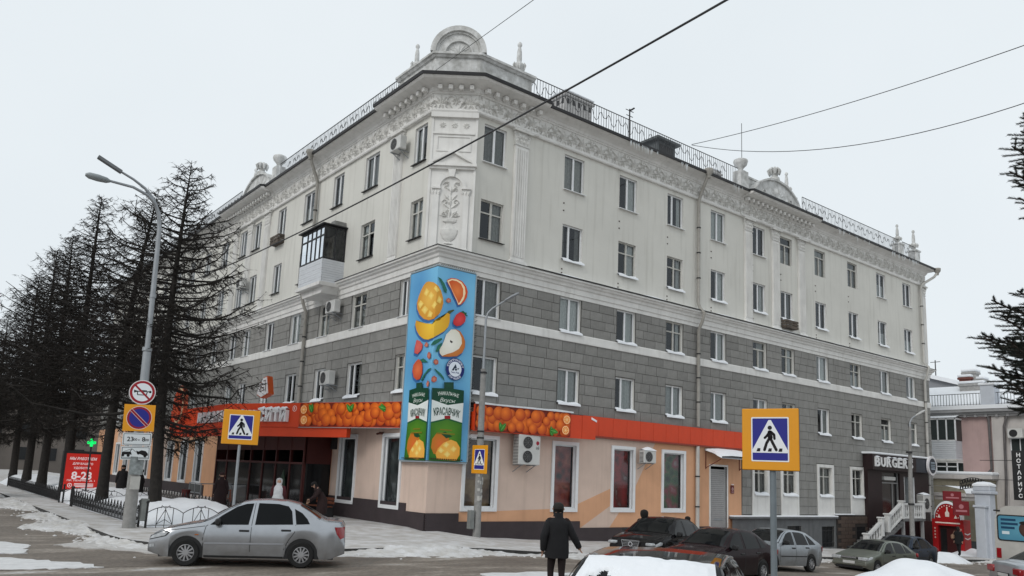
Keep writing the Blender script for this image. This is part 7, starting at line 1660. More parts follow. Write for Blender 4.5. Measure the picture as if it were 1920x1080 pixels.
MB().add(V, F).build('windscreen_snow', snow, cb.t, smooth=60, recalc=False)
cb.patch_side('wind_deflector', [(1.62, 1.40), (1.86, 1.52), (2.16, 1.58), (2.16, 1.53), (1.88, 1.47), (1.66, 1.35)], mat('deflector', (.02, .02, .022), .1), .03)
for sd in (-1, 1):
    mb = MB(); P = [(x, sd*(cb.sec(x)[7][0]-.01), cb.sec(x)[7][1]+.02) for x in frange(1.95, 3.3, .15)]; mb.tube(P, .012, 5); mb.build('roof_strip', MATS['chrome'], cb.t)
# dark maroon van at the far left edge
q = ray_at(-30, 930, 38); t = thing('maroon_van', 'dark maroon van parked on the left street', 'van', (-13.6, 19.5, 0), pi/2)
vm = paint('van_maroon', (.03, .008, .008), .2, .35, .9); mb = MB()
prof = [(0, .35), (0, .95), (.2, 1.1), (.75, 1.2), (1.25, 1.95), (1.6, 2.2), (4.8, 2.25), (5.0, 2.1), (5.05, .4)]
mb.prism(prof, lambda a, b, d_: (a, d_, b), -.9, .9); mb.build('body', vm, t)
MB().prism([(.82, 1.26), (1.25, 1.9), (2.2, 1.9), (2.2, 1.26)], lambda a, b, d_: (a, d_, b), -.91, .91).build('side_window', carglass, t); MB().box(4.99, 5.06, -.7, .7, 1.3, 1.95).build('rear_window', carglass, t); MB().box(-.02, .04, -.75, .75, .65, .85).build('headlight', lens_m, t)
for x in (1.0, 4.0):
    for sd in (-1, 1): MB().tube([(x, sd*.92, .34), (x, sd*.7, .34)], .34, 18).build('wheel', tyre_m, t, smooth=40)
for sd in (-1, 1): MB().bbox(5.02, 5.07, sd*.8-.08, sd*.8+.08, .9, 1.3, .01).build('taillight', tail_m, t)
# ------------------------------------------------------------------ people in their places
def at_px(px, py_head, d): q = ray_at(px, py_head, d); return q
def put(key, label, px, d, h, face, z=None, head=None):
    q = ray_at(px, 900, d); zz_ = z if z is not None else zside(q.x, q.y); return person(key, label, (q.x, q.y, zz_), face, h)
def face(dx, dy): return atan2(dx, -dy)
put('man', 'dark haired man in black jacket walking across the road', 1049, 15.6, 1.78, face(.60, .80), 0.0)
put('white', 'person in white hooded vest with dark sleeves by the entrance', 524, 29.5, 1.66, face(.5, .85), .13)
st = put('stoop', 'person in dark coat bending over a snow shovel', 608, 30.2, 1.68, face(-.75, .2), .13)
mb = MB(); mb.tube([(.05, -.35, 1.05), (-.02, -.95, .35)], .016, 6); mb.build('handle', mat('shovel_wood', (.25, .16, .09), .8)); hnd = bpy.data.objects['handle']
q = st.location; sh_t = thing('snow_shovel', 'wooden snow shovel held by the bending person', 'shovel', q, st.rotation_euler[2]); hnd.parent = sh_t; MB().obox((-.04, -1.08, .19), (.22, 0, 0), (0, .1, -.16), (0, .01, .006)).build('blade', mat('shovel_blade', (.28, .10, .05), .6), sh_t)
put('long', 'person in long dark coat standing beside the entrance door', 416, 33.0, 1.74, face(.3, .9), .13)
put('dark', 'walker in dark coat right of the red advertising stand', 193, 42.5, 1.76, face(.1, .95), .13)
put('dark', 'walker in dark coat left of the tall lamp post', 229, 41.0, 1.80, face(.2, .95), .13); put('fur', 'person in dark coat half hidden behind the lamp post', 263, 38.0, 1.66, face(-.5, .5), .13)
q = ray_at(1208, 955, 28.0); person('fur', 'person in thick fur hat behind the black executive sedan', (q.x, q.y, q.z-1.79), face(-.6, -.7), 1.74)
q = ray_at(1290, 965, 28.0); person('dark', 'person in dark cap behind the maroon sedan', (q.x, q.y, q.z-1.74), face(-.8, -.2), 1.66)
q = ray_at(1799, 1042, 47.5); pb = person('bag', 'woman in dark coat with a tan bag by the red doorway', (q.x, q.y, q.z), face(-.9, .1), 1.68)
bg = thing('handbag', 'tan handbag on the shoulder of the woman by the red doorway', 'bag', (q.x, q.y, q.z)); bg.rotation_euler = pb.rotation_euler; MB().bbox(-.36, -.2, -.22, .1, .95, 1.2, .04).build('bag_body', mat('tan_leather', (.28, .17, .11), .6), bg); MB().tube([(-.27, -.15, 1.19), (-.2, -.06, 1.42), (-.27, .04, 1.19)], .012, 6).build('strap', mat('tan_leather', (.28, .17, .11), .6), bg)
# ------------------------------------------------------------------ red advertising stand, rail and bin by the entrance
q = ray_at(153, 884, 41.5); zb_ = .3; ad = thing('advertising_stand', 'lit red city poster stand with white opening hours among the larches', 'advertising stand', (q.x, q.y, zb_), face_rz(q, 12)+0)
zc_ = q.z-zb_; W, H = 1.92, 2.1
MB().bbox(-W/2, W/2, -.1, .12, zc_-H/2, zc_+H/2, .03).build('case', mat('case_black', (.02, .018, .018), .4), ad); MB().box(-.5, .5, -.03, .06, -.3, zc_-H/2).build('stand_leg', black, ad)
p = Print(lambda x, z, b: (x, -.102-b, zc_+z), .0015); RED = sr(200, 42, 34); w_, h_ = W/2-.16, H/2-.14; p.rect(-w_, -h_, w_, h_, RED); cw = sr(240, 225, 225)
p.text('work', 0, h_-.25, 1.25, cw, hgt=.15, shear=.15); p.text('foryou', 0, h_-.52, .95, cw, hgt=.13, keep=True); p.text('conv', 0, h_-.74, .82, cw, hgt=.13, keep=True); p.text('hours', 0, h_-1.12, .95, cw, hgt=.40, keep=True); p.text('addr', 0, -h_+.44, 1.3, cw, hgt=.10, keep=True)
p.disc(-.5, -h_+.2, .11, cw, n=20, keep=True); p.disc(-.5, -h_+.2, .08, RED, n=20); p.disc(-.5, -h_+.2, .035, cw, n=12)
for k in range(3): p.rect(-.3, -h_+.12+k*.07, .6, -h_+.16+k*.07, cw, keep=k > 0)
p.build('poster', ad, print_mat('lit_poster', .4, .22))
gt = thing('pharmacy_light', 'small glowing green light among the larch branches', 'light', (ray_at(172, 830, 40))); gl_m = mat('green_glow', (.0, .55, .10), .5, emit=1.4)
MB().bbox(-.2, .2, -.06, .0, -.07, .07, .02).bbox(-.07, .07, -.061, .001, -.2, .2, .02).build('cross', gl_m, gt); gt.rotation_euler = (0, 0, face_rz(gt.location)); MB().box(-.04, .04, .0, .06, -gt.location.z+.1, .1).build('post', black, gt)
rl = thing('handrail', 'grey steel handrail beside the shop entrance', 'railing', (-2.9, 17.6, .13)); mb = MB()
for y in (0, 1.0, 2.0): mb.bar((0, y, 0), (0, y, 1.0), .05)
for z in (.5, 1.0): mb.bar((0, 0, z), (0, 2.0, z), .05)
mb.bar((0, 0, 1.0), (1.6, 0, 1.0), .05); mb.bar((1.6, 0, 0), (1.6, 0, 1), .05); mb.build('rail', steel, rl)
MB().add([(.01, .05, .45), (.01, 1.95, .45), (.01, 1.95, .95), (.01, .05, .95)], [(0, 1, 2, 3)]).build('mesh_panel', mat('mesh_grey', (.08, .085, .085), .7), rl, recalc=False)
bn = thing('litter_bin', 'dark red litter bin beside the handrail', 'bin', (-3.4, 18.4, .13)); MB().lathe([(.18, 0), (.2, .05), (.22, .6), (.24, .62), (.24, .66), (.2, .66)], (0, 0, 0), 14).build('bucket', mat('bin_red', (.09, .012, .012), .6), bn, smooth=40); MB().bar((0, .3, 0), (0, .3, .7), .04).build('bin_post', black, bn)
tr = thing('folding_stand', 'rust red folding trestle standing by the entrance', 'stand', (-4.3, 9.6, .13)); mb = MB()
for x in (-.25, .25):
    mb.bar((x, -.22, 0), (x*.8, 0, 1.0), .035); mb.bar((x, .22, 0), (x*.8, 0, 1.0), .035)
for z in (.3, .6, .95): mb.bar((-.24, -.22*(1-z), z), (.24, -.22*(1-z), z), .03)
mb.build('trestle', mat('trestle_red', (.16, .05, .03), .7), tr)
bnch = thing('bench', 'brown wooden bench against the pink wall by the entrance', 'bench', (-.75, 7.2, .14), -pi/2); wd_ = mat('bench_wood', (.16, .045, .018), .7, .15, 4)
for k in range(3): MB().bbox(-.9, .9, -.42+k*.15, -.30+k*.15, .42, .46, .01).build('seat_slat', wd_, bnch)
for k in range(2): MB().bbox(-.9, .9, .04, .08, .55+k*.16, .67+k*.16, .01).build('back_slat', wd_, bnch)
for x in (-.75, .75): MB().box(x-.03, x+.03, -.42, .1, 0, .415).box(x-.03, x+.03, .085, .13, 0, .85).build('leg', black, bnch)
# ------------------------------------------------------------------ overhead wires
def wire(label, P, r, m=None, sag=0., n=24):
    a, b = Vector(P[0]), Vector(P[1]); pts = [a.lerp(b, i/n)-Vector((0, 0, sag*4*(i/n)*(1-i/n))) for i in range(n+1)]; MBt = MB().tube(pts, r, 6); o = MBt.build('overhead_wire', m or black, smooth=60); tag(o, label, 'wire')
def ext(a, b, t): return a+(b-a)*t
a, b = ray_at(420, 490, 36), ray_at(1315, 0, 14); wire('thick black cable crossing in front of the corner', (ext(a, b, -.25), ext(a, b, 1.25)), .024, sag=.55)
a, b = ray_at(803, 142, 31.6), ray_at(1000, 0, 22); wire('thin dark wire running up from the corner parapet', (a, ext(a, b, 1.6)), .011, sag=.0)
a, b = ray_at(1297, 271, 46), ray_at(1920, 70, 30); wire('thin upper wire strung from the roof to the right', (a, ext(a, b, 1.3)), .018, sag=.5)
a, b = ray_at(1297, 272, 46), ray_at(1920, 135, 30); wire('thin lower sagging wire strung from the roof to the right', (a, ext(a, b, 1.3)), .018, sag=1.9)
# ------------------------------------------------------------------ spruce reaching in from the right edge
needle = mat('spruce_needle', (.018, .028, .022), .8, .3, 5); sbark = mat('spruce_bark', (.05, .038, .03), .95, .2, 8, .4, 30)
q = ray_at(2190, 900, 7.6); SP = Vector((q.x, q.y, -.1)); rnd = random.Random(12)
t = thing('spruce_tree', 'dark green spruce whose branches hang in beside the pink house', 'tree', SP); tr_ = MB(); cr_ = MB(); bw = MB(); HS = 9.5
tr_.tube([(0, 0, z) for z in (0, 2, 4, 6, 8, HS)], [.20, .17, .13, .10, .05, .01], 10); tr_.build('trunk', sbark, t, smooth=60)
def shoot(p, d, L, dens=95):
    d = d.normalized(); n = int(L*dens*3.2)
    bw.tube([p, p+d*L], [.006, .003], 4, cap=False)
    for k in range(n):
        s = k/n; a = k*2.4; x = d.orthogonal().normalized(); y = d.cross(x); nd = (d*.85+(x*cos(a)+y*sin(a))*.75+Vector((0, 0, .12))).normalized(); b = p+d*L*s; ww = nd.cross(Vector((rnd.random(), rnd.random(), rnd.random()))).normalized()*.0036; l = .036*(1-.25*s)*rnd.uniform(.8, 1.2)
        cr_.add([b-ww, b+ww, b+nd*l], [(0, 1, 2)])
def sbranch(z, az, L, droop=.18):
    d = Vector((cos(az), sin(az), 0)); sd = Vector((-d.y, d.x, 0)); P = [Vector((0, 0, z))+d*L*s+Vector((0, 0, -droop*L*sin(s*2.2)+.10*L*s**3)) for s in [k/9 for k in range(10)]]
    bw.tube(P, [.03*(1-k/10)*min(1, L/1.5)+.004 for k in range(10)], 5, cap=False)
    n = int(L/.05)
    for k in range(n):
        s = .22+.78*k/n; f = s*9; i = min(8, int(f)); p = P[i].lerp(P[i+1], f-i); td = (P[i+1]-P[i]).normalized(); l = (.14+.34*(1-s))*rnd.uniform(.7, 1.15)*min(1, L/1.6)
        dr = (td*.75+sd*(1 if k % 2 else -1)*.75+Vector((0, 0, rnd.uniform(-.3, .12)))).normalized(); shoot(p, dr, l)
        if l > .2:
            for m_ in (.35, .6, .82): shoot(p+dr*l*m_, (dr*.7+td*.5*(1 if m_ != .6 else -1)+Vector((0, 0, rnd.uniform(-.3, .2)))), l*.4)
    shoot(P[-2], P[-1]-P[-2], .16)
def toward(px, py, d): v = ray_at(px, py, d)-SP; return atan2(v.y, v.x), sqrt(v.x**2+v.y**2), v.z
for (px, py, d, up_) in ((1842, 668, 7.2, .12), (1838, 655, 7.6, .3), (1856, 592, 7.4, .2), (1905, 575, 7.1, .15), (1850, 715, 7.6, .1), (1872, 745, 7.0, .0), (1895, 780, 7.3, .0), (1880, 635, 6.8, .1), (1897, 690, 6.6, .1), (1868, 690, 8.0, .1), (1890, 345, 7.4, .2), (1895, 300, 7.2, .2), (1913, 240, 7.5, .2), (1908, 395, 7.3, .1), (1902, 360, 7.9, .1), (1885, 610, 7.8, .1), (1900, 650, 7.4, .1), (1878, 665, 7.2, .1), (1890, 720, 7.6, .1), (1905, 745, 7.1, .1), (1905, 325, 7.6, .1), (1912, 270, 7.2, .1)):
    az, L, z = toward(px, py, d); sbranch(z+.07*L, az, L*.985, .10)
for k in range(70):
    z = rnd.uniform(.9, 9.0); az = radians(rnd.uniform(-130, 85)); sbranch(z, az, max(.3, 2.1*(1-z/10)*rnd.uniform(.75, 1.05)), .16)
for k in range(22):
    z = rnd.uniform(1, 9.2); az = radians(rnd.uniform(85, 230)); sbranch(z, az, max(.25, .95*(1-z/10)), .1)
cr_.build('crown', needle, t, recalc=False); bw.build('branches', sbark, t, recalc=False)
# ------------------------------------------------------------------ burger entrance in the main building
dk = mat('maroon_cladding', (.020, .008, .009), .5, .15, 2); dk2 = mat('dark_blue_panel', (.035, .042, .055), .5, .1, 2)
mb = MB(); X0, X1 = 32.6, 41.0
mb.box(X0, 34.4, -.32, -.0, -2.2, 4.6); mb.box(36.8, 37.4, -.32, 0, -2.2, 4.6); mb.box(38.9, X1, -.32, 0, -2.2, 4.6); mb.box(34.4, 36.8, -.32, 0, 3.45, 4.6); mb.box(37.4, 38.9, -.32, 0, 3.25, 4.6); mb.box(37.4, 38.9, -.32, 0, -2.2, .5); mb.box(34.4, 36.8, -.32, 0, -2.2, .55); fr_ = mb.build('burger_front', dk, BL)
bs = thing('burger_sign', 'dark fascia with white snow capped BURGERS letters above the staircase', 'sign', (0, 0, 0))
MB().box(32.45, 38.3, -.75, -.32, 3.58, 4.55).build('sign_box', dk, bs); MB().box(38.3, 41.0, -.75, -.32, 3.6, 4.5).build('sign_end', dk2, bs)
MB().bbox(32.4, 41.05, -.8, -.02, 4.55, 4.68, .04).build('sign_snow', snow, bs)
x = plane_px(1640, 870, (0, -.76), (1, 0))[0]; xe_ = plane_px(1712, 870, (0, -.76), (1, 0))[0]; wB = (xe_-x)/7
for ch in 'BURGERS':
    mb = MB(); V_, F_, bx_ = TEXT['ch_'+ch+'_l']; wl_ = wB*.84; letter_mesh(mb, 'ch_'+ch+'_l', 0, 3.78, .60, .06, lambda a, z, b, x=x, f_=wl_/((bx_[2]-bx_[0])*.60/(bx_[3]-bx_[1])): (x+a*f_, -.76-b, z)); mb.build('letter', mat('letter_white', (.8, .8, .8), .5), bs); P = []
    for i in range(5): t_ = i/4; P.append([(x+wl_*t_, -.83, 4.38), (x+wl_*t_, -.81, 4.41+.04*sin(pi*t_)), (x+wl_*t_, -.76, 4.39)])
    ch != 'U' and MB().grid(P).build('letter_snow', snow, bs, recalc=False, smooth=60); x += wB
rb = thing('round_sign', 'round white ringed burger badge at the fascia end', 'sign', (40.3, -.86, 4.1)); mb = MB()
for r, d, m_ in ((.62, .07, 0), (.47, .1, 1)): mb.prism([(r*cos(2*pi*k/28), r*sin(2*pi*k/28)*1.08) for k in range(28)], lambda a, z, b: (-b, a, z), -d, d, m_)
rb.rotation_euler = (0, 0, pi/2); mb.build('badge_disc', [wl, dk2], rb); mb = MB()
for k, (z, h_) in enumerate(((.2, .1), (.04, .06), (-.08, .06), (-.22, .1))): mb.box(-.115, .11, -.3, .3, z-h_/2, z+h_/2)
mb.build('burger_print', mat('badge_pale', (.3, .36, .42), .5), rb); MB().box(.05, .12, -.05, .05, -.04, .04).build('badge_arm', black, rb)
mb = MB(); ymid = -.06
mb.box(34.4, 34.5, -.2, -.02, .6, 3.45); mb.box(36.7, 36.8, -.2, -.02, .6, 3.45); mb.box(34.5, 36.7, -.2, -.02, 2.75, 2.83); mb.box(35.98, 36.06, -.2, -.02, .6, 2.75); dfr = mb.build('door_frame', mat('grey_alu', (.25, .25, .25), .4), BL)
MB().box(34.5, 35.98, -.14, -.1, .6, 2.75).build('door', mat('dark_door', (.02, .014, .013), .15), dfr); MB().box(36.06, 36.7, -.13, -.1, .6, 2.75).build('side_light', dglass, dfr); MB().box(34.5, 36.7, -.13, -.1, 2.83, 3.45).build('transom_light', dglass, dfr); MB().bbox(34.7, 36.2, -.35, -.14, 2.95, 3.2, .03).build('air_curtain', acm, dfr)
mb = MB(); mb.box(37.4, 37.5, -.3, -.1, .5, 3.25); mb.box(38.8, 38.9, -.3, -.1, .5, 3.25); mb.box(38.2, 38.28, -.3, -.1, .5, 3.25); wfr = mb.build('window', pvc, BL); MB().box(37.5, 38.8, -.2, -.18, .5, 3.25).build('pane', mat('grey_pane', (.10, .115, .12), .1), wfr)
# staircase with white balusters
stm = mat('stair_grey', (.16, .16, .16), .85, .15, 3); balm = mat('white_baluster', (.62, .62, .61), .7, .06, 4)
ST = thing('staircase', 'stone staircase with white turned balusters up to the burger door', 'staircase', (0, 0, 0)); yF, yB = -1.75, -.34; zl_ = .6
MB().bbox(34.1, 37.1, yF, yB, zl_-.16, zl_, .015).build('landing', stm, ST)
n = 11
for k in range(n):
    z = zl_-(k+1)*1.85/n; x1 = 34.1-k*.385; MB().box(x1-.395, x1, yF, yB, z-.17, z).build('step', stm, ST)
MB().prism([(29.6, -1.5), (29.8, -1.3), (34.1, .42), (34.1, .2), (30.3, -1.5)], lambda a, z, b: (a, b, z), yF+.02, yF+.12).build('stringer', stm, ST)
for x in (34.3, 36.9): MB().box(x-.08, x+.08, yF+.05, yF+.21, -2.2, zl_-.161).build('support_post', mat('support_grey', (.30, .30, .30), .8), ST)
bl_ = MB().lathe([(.06, 0), (.06, .06), (.035, .1), (.05, .18), (.075, .28), (.06, .4), (.035, .5), (.05, .58), (.035, .62), (.06, .66), (.06, .72)], (0, 0, 0), 8).mesh('baluster', balm, smooth=40)
pm_ = MB().bbox(-.14, .14, -.14, .14, 0, 1.05, .02).bbox(-.19, .19, -.19, .19, 1.05, 1.14, .02).mesh('newel_post', balm)
for y in (yF+.12,):
    for x, z in ((34.15, zl_), (36.95, zl_), (32.3, -.2), (31.5, -.42), (29.7, -1.35)): obj('newel_post', pm_, ST, (x, y, z-.02))
    MB().bbox(34.29, 36.81, y-.1, y+.1, zl_+.82, zl_+.95, .02).build('handrail', balm, ST); MB().bbox(34.29, 36.81, y-.1, y+.1, zl_, zl_+.1, .02).build('base_rail', balm, ST)
    for (xa_, za_), (xb_, zb2) in (((29.8, -1.33), (31.4, -.52)), ((32.4, -.2), (34.05, zl_+.02))):
        for o_, h_ in ((.02, .1), (.84, .13)): MB().bar((xa_, y, za_+o_+.05), (xb_, y, zb2+o_+.05), .2, h_).build('handrail' if o_ > .5 else 'base_rail', balm, ST)
        m_ = int((xb_-xa_)/.27)
        for k in range(m_): t_ = (k+.5)/m_; obj('baluster', bl_, ST, (lerp(xa_, xb_, t_), y, lerp(za_, zb2, t_)+.1))
    for x in frange(34.5, 36.7, .27): obj('baluster', bl_, ST, (x, y, zl_+.1))
# red arched basement portal
RP = thing('red_portal', 'red arched doorway kiosk with white bottle emblem by the staircase', 'kiosk', (39.2, -.35, -1.72)); RP.scale = (.84, .84, .84); rdm = mat('portal_red', sr(170, 22, 26), .45, .08, 2)
Ff = lambda a, z, b: (-b, -1.05-a, z)
mb = MB(); Wp = 2.35
mb.prism([(0, 0), (.42, 0), (.42, 2.25), (0, 2.25)], Ff, -1.2, 0); mb.prism([(Wp-.42, 0), (Wp, 0), (Wp, 2.25), (Wp-.42, 2.25)], Ff, -1.2, 0); mb.prism([(0, 2.251), (Wp, 2.251), (Wp, 2.75), (0, 2.75)], Ff, -1.2, .03)
AR = [(Wp/2+(Wp/2-.25)*cos(pi*k/16), 2.751+1.2*sin(pi*k/16)) for k in range(17)]; mb.prism(AR, Ff, -.4, .02); mb.build('portal_wall', rdm, RP)
MB().prism([(.42, 0), (Wp-.42, 0), (Wp-.42, 2.25), (.42, 2.25)], Ff, -.5, -.3).build('door', mat('portal_door', (.05, .008, .008), .4), RP); MB().prism([(.5, .1), (.95, .1), (.95, 2.0), (.5, 2.0)], Ff, -.29, -.28).build('door_pane', dglass, RP)
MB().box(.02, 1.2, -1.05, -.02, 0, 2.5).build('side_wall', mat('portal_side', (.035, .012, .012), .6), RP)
P = []
for k in range(17): a = pi*k/16; P.append([Ff(Wp/2+(Wp/2-.22)*cos(a), 2.75+1.22*sin(a), .05), Ff(Wp/2+(Wp/2-.15)*cos(a), 2.78+1.38*sin(a), .0), Ff(Wp/2+(Wp/2-.2)*cos(a), 2.75+1.25*sin(a), -.4)])
MB().grid(P).build('arch_snow', snow, RP, smooth=60, recalc=False)
p = Print(lambda a, z, b: Ff(a, z, .035+b), .002); cx = Wp/2; wt = sr(230, 215, 205)
p.poly([(cx-.14, 2.95), (cx+.14, 2.95), (cx+.16, 3.25), (cx+.05, 3.4), (cx+.05, 3.7), (cx-.05, 3.7), (cx-.05, 3.4), (cx-.16, 3.25)], wt); p.build('bottle_emblem', RP); p = Print(lambda a, z, b: Ff(a, z, .035+b), .002); p.rect(.25, 2.42, Wp-.25, 2.52, wt); p.build('name_strip', RP); p = Print(lambda a, z, b: Ff(a, z, .037+b), .002)
for k in range(13): a = pi*(k+.5)/13; p.disc(cx+.82*cos(a), 2.8+1.0*sin(a), .045, wt, n=8, keep=True)
for s in (-1, 1): p.poly([(cx+s*.62-.12, 2.85), (cx+s*.62+.12, 2.85), (cx+s*.62, 3.12)], wt, keep=True)
for a in (.21, Wp-.21):
    for k in range(4): p.disc(a, 1.3+.24*k, .07, sr(205, 160, 150), n=10, keep=True)
tag(p.build('ornament_dots', RP), kind='stuff')
mb = MB()
for k in range(2): mb.prism([(0, 1.35+k*.35), (.5, 1.25+k*.35), (1.0, 1.35+k*.35), (1.0, 1.43+k*.35), (.5, 1.33+k*.35), (0, 1.43+k*.35)], lambda a, z, b: (.1+a, -1.05-Wp-b, z), .0, .012)
mb.build('white_stripe', wl, RP)
ac_unit('air conditioner with snow beside the red arched portal', 'R', 39.6, .95, 1.0, 1.15, .5, 1, b=.3, snowy=True)
# ------------------------------------------------------------------ pink house across the side street
PX = 50.0
def FP(px, py): s_, z = plane_px(px, py, (PX, 0), (0, -1)); return -s_, z
pinkh = mat('pink_house_stucco', (.50, .36, .345), .9, .06, 1, .2, 40, streak=.3); palew = mat('pale_house_stucco', (.56, .53, .51), .9, .08, 1, .2, 40, streak=.3); ylw = mat('yellow_grey_stucco', (.34, .31, .235), .9, .1, 1.5, .2, 40, streak=.4); bluish = mat('blue_white_plaster', (.52, .55, .60), .85, .06, 2)
PH = thing('pink_house', 'pink stuccoed house with snowy roof and glazed balcony behind the portal', 'house', (0, 0, 0))
ze = FP(1800, 772)[1]; yA = FP(1886, 800)[0]; yB_ = FP(1862, 800)[0]; zg = -3.2
mb = MB(); mb.box(PX, PX+11, yB_, 16, zg, ze); mb.build('wall', pinkh, PH); MB().box(PX-.25, PX+.3, yA, yB_, zg, ze).build('corner_pier', palew, PH); MB().box(PX+.0, PX+11, -22, yA, zg, ze).build('pale_wall', palew, PH)
mb = MB()
for (o_, z0, z1) in ((.15, ze-.45, ze-.3), (.3, ze-.3, ze-.12), (.55, ze-.12, ze+.12)): mb.box(PX-o_-.25, PX+11, -22.2, 16.2, z0, z1-.001)
mb.build('cornice', mat('grey_cornice', (.33, .33, .335), .9, .1, 2), PH); cdn = MB().box(-.12, .12, -.09, .09, 0, .2).mesh('dentil', MATS['grey_cornice'])
for k in range(22): obj('dentil', cdn, PH, (PX-.38, 9.5-k*.75, ze-.5))
zr_ = FP(1800, 732)[1]; rf = MB().add([(PX-.85, -22.3, ze+.14), (PX-.85, 16.3, ze+.14), (PX+4.5, 16.3, ze+2.6), (PX+4.5, -22.3, ze+2.6), (PX+11.3, 16.3, ze), (PX+11.3, -22.3, ze)], [(0, 1, 2, 3), (3, 2, 4, 5)]).add([(PX-.85, -22.3, ze+.10), (PX-.85, 16.3, ze+.10), (PX-.87, 16.3, ze+.42), (PX-.87, -22.3, ze+.38)], [(0, 1, 2, 3)]).build('roof', snow, PH, recalc=False)
mb = MB(); zt_ = ze+1.35
for y in frange(-3.0, 12, .22): mb.bar((PX-.4, y, ze+.2), (PX-.4, y, zt_), .03)
mb.bar((PX-.4, -3, zt_), (PX-.4, 12, zt_), .045); mb.bar((PX-.4, -3, ze+.5), (PX-.4, 12, ze+.5), .03)
for y in (6.2,): mb.bar((PX-.4, y-.3, ze+.4), (PX-.4, y+.3, zt_), .05); mb.bar((PX-.4, y+.3, ze+.4), (PX-.4, y-.3, zt_), .05)
mb.build('roof_railing', railm, PH, recalc=False)
mb = MB(); yp = FP(1853, 750)[0]; mb.bbox(PX-.7, PX+.4, yp-.7, yp+.3, ze+.1, ze+1.9, .04); mb.build('roof_pedestal', bluish, PH); MB().bbox(PX-.8, PX+.5, yp-.8, yp+.4, ze+1.9, ze+2.1, .05).build('pedestal_snow', snow, PH)
def pink_chimney(px, py, dx, w, h, red=False):
    s_, z = plane_px(px, py, (PX+dx, 0), (0, -1)); y = -s_; c = MB().bbox(PX+dx-.4, PX+dx+.4, y-w/2, y+w/2, z-h-2.5, z, .04).bbox(PX+dx-.5, PX+dx+.5, y-w/2-.1, y+w/2+.1, z-.2, z-.02, .03).build('chimney', mat('red_brick', (.20, .075, .06), .9, .2, 6) if red else brickw, PH); MB().bbox(PX+dx-.5, PX+dx+.5, y-w/2-.1, y+w/2+.1, z, z+.22, .06).build('chimney_snow', snow, c)
pink_chimney(1820, 698, 5, 1.0, 1.6); pink_chimney(1812, 708, 4.6, .9, 1.2, True); pink_chimney(1838, 712, 5.2, .8, 1.2); pink_chimney(1855, 722, 4.2, 1.0, 1.2); pink_chimney(1824, 720, 3.6, 1.8, 1.0)
y0, zb2 = FP(1746, 862)[0], FP(1775, 862)[1]; y1 = FP(1806, 862)[0]; zt2 = FP(1775, 787)[1]; zm = FP(1775, 828)[1]; y0 += 1.5
BLC = MB().box(PX-1.2, PX, y1, y0, zb2-.12, zb2+.02).build('balcony', white_st, PH)
mb = MB()
for k in range(9): z = zb2+.02+k*(zm-zb2)/9; mb.bbox(PX-1.18+(.006 if k % 2 else 0), PX, y1+.02, y0-.02, z, z+(zm-zb2)/9-.01, .008)
mb.build('siding', siding, BLC); mb = MB()
for y in [lerp(y1, y0, k/6) for k in range(7)]: mb.box(PX-1.2, PX-1.12, y-.05, y+.05, zm, zt2)
mb.box(PX-1.2, PX-1.1, y1, y0, zt2-.08, zt2+.05); mb.box(PX-1.2, PX-1.1, y1, y0, zm-.01, zm+.06); mb.box(PX-1.2, PX, y1-.04, y1+.04, zt2-.08, zt2+.05); mb.build('balcony_frame', pvc, BLC)
dpane = mat('balcony_dark_glass', (.035, .045, .045), .08, .2, 1); MB().box(PX-1.16, PX-1.14, y1, y0, zm, zt2).box(PX-1.14, PX, y1+.0, y1+.02, zm, zt2).build('balcony_pane', dpane, BLC)
P = [[(PX-1.35+1.35*k/5, y1-.12, zt2+.06+.28*sin(pi/2*k/5)) for k in range(6)], [(PX-1.35+1.35*k/5, y0+.1, zt2+.06+.28*sin(pi/2*k/5)) for k in range(6)]]; MB().grid(P).build('balcony_snow', snow, BLC, recalc=False, smooth=60)
zb3, zt3 = FP(1775, 903)[1], FP(1775, 868)[1]; B2 = MB().box(PX-1.1, PX, y1, y0, zt3+.0, zt3+.16).build('lower_balcony', white_st, PH); mb = MB()
for y in [lerp(y1, y0, k/5) for k in range(6)]: mb.box(PX-1.1, PX-1.04, y-.04, y+.04, zb3-.3, zt3)
mb.box(PX-1.1, PX-1.04, y1, y0, zt3-.35, zt3-.28); mb.build('balcony_frame', pvc, B2); MB().box(PX-.06, PX-.02, y1, y0, zb3-.3, zt3).build('balcony_pane', dpane, B2)
for (a_, b_2, c_) in (((1846, 768), (1857, 785), ((1863, 880), (1846, 898))), ((1893, 775), (1886, 800), ((1890, 900), (1890, 990)))):
    P = []
    for (u, v) in (a_, b_2, *c_): y, z = FP(u, v); P.append((PX-.35, y, z))
    o = MB().tube(P, .1, 8).build('drainpipe', mat('brown_pipe', (.13, .12, .12), .6, .15, 3), PH, smooth=50)
ylo, zhi = FP(1870, 905)[0], FP(1825, 900)[1]
MB().box(PX-1.2, PX-.02, ylo, FP(1800, 905)[0]+2.5, zg, zhi).build('yellow_annexe', ylw, PH); MB().bbox(PX-1.5, PX-.02, ylo-.2, FP(1800, 905)[0]+2.6, zhi, zhi+.35, .05).build('annexe_cornice', palew, PH); MB().bbox(PX-1.55, PX-.02, ylo-.25, FP(1800, 905)[0]+2.6, zhi+.35, zhi+.6, .08).build('annexe_snow', snow, PH)
MB().box(PX-1.24, PX-1.201, ylo, 4, -2.2, -1.2).build('annexe_plinth', mat('annexe_dark', (.07, .075, .08), .8), PH)
wy, wz0 = FP(1828, 955)[0], FP(1828, 955)[1]
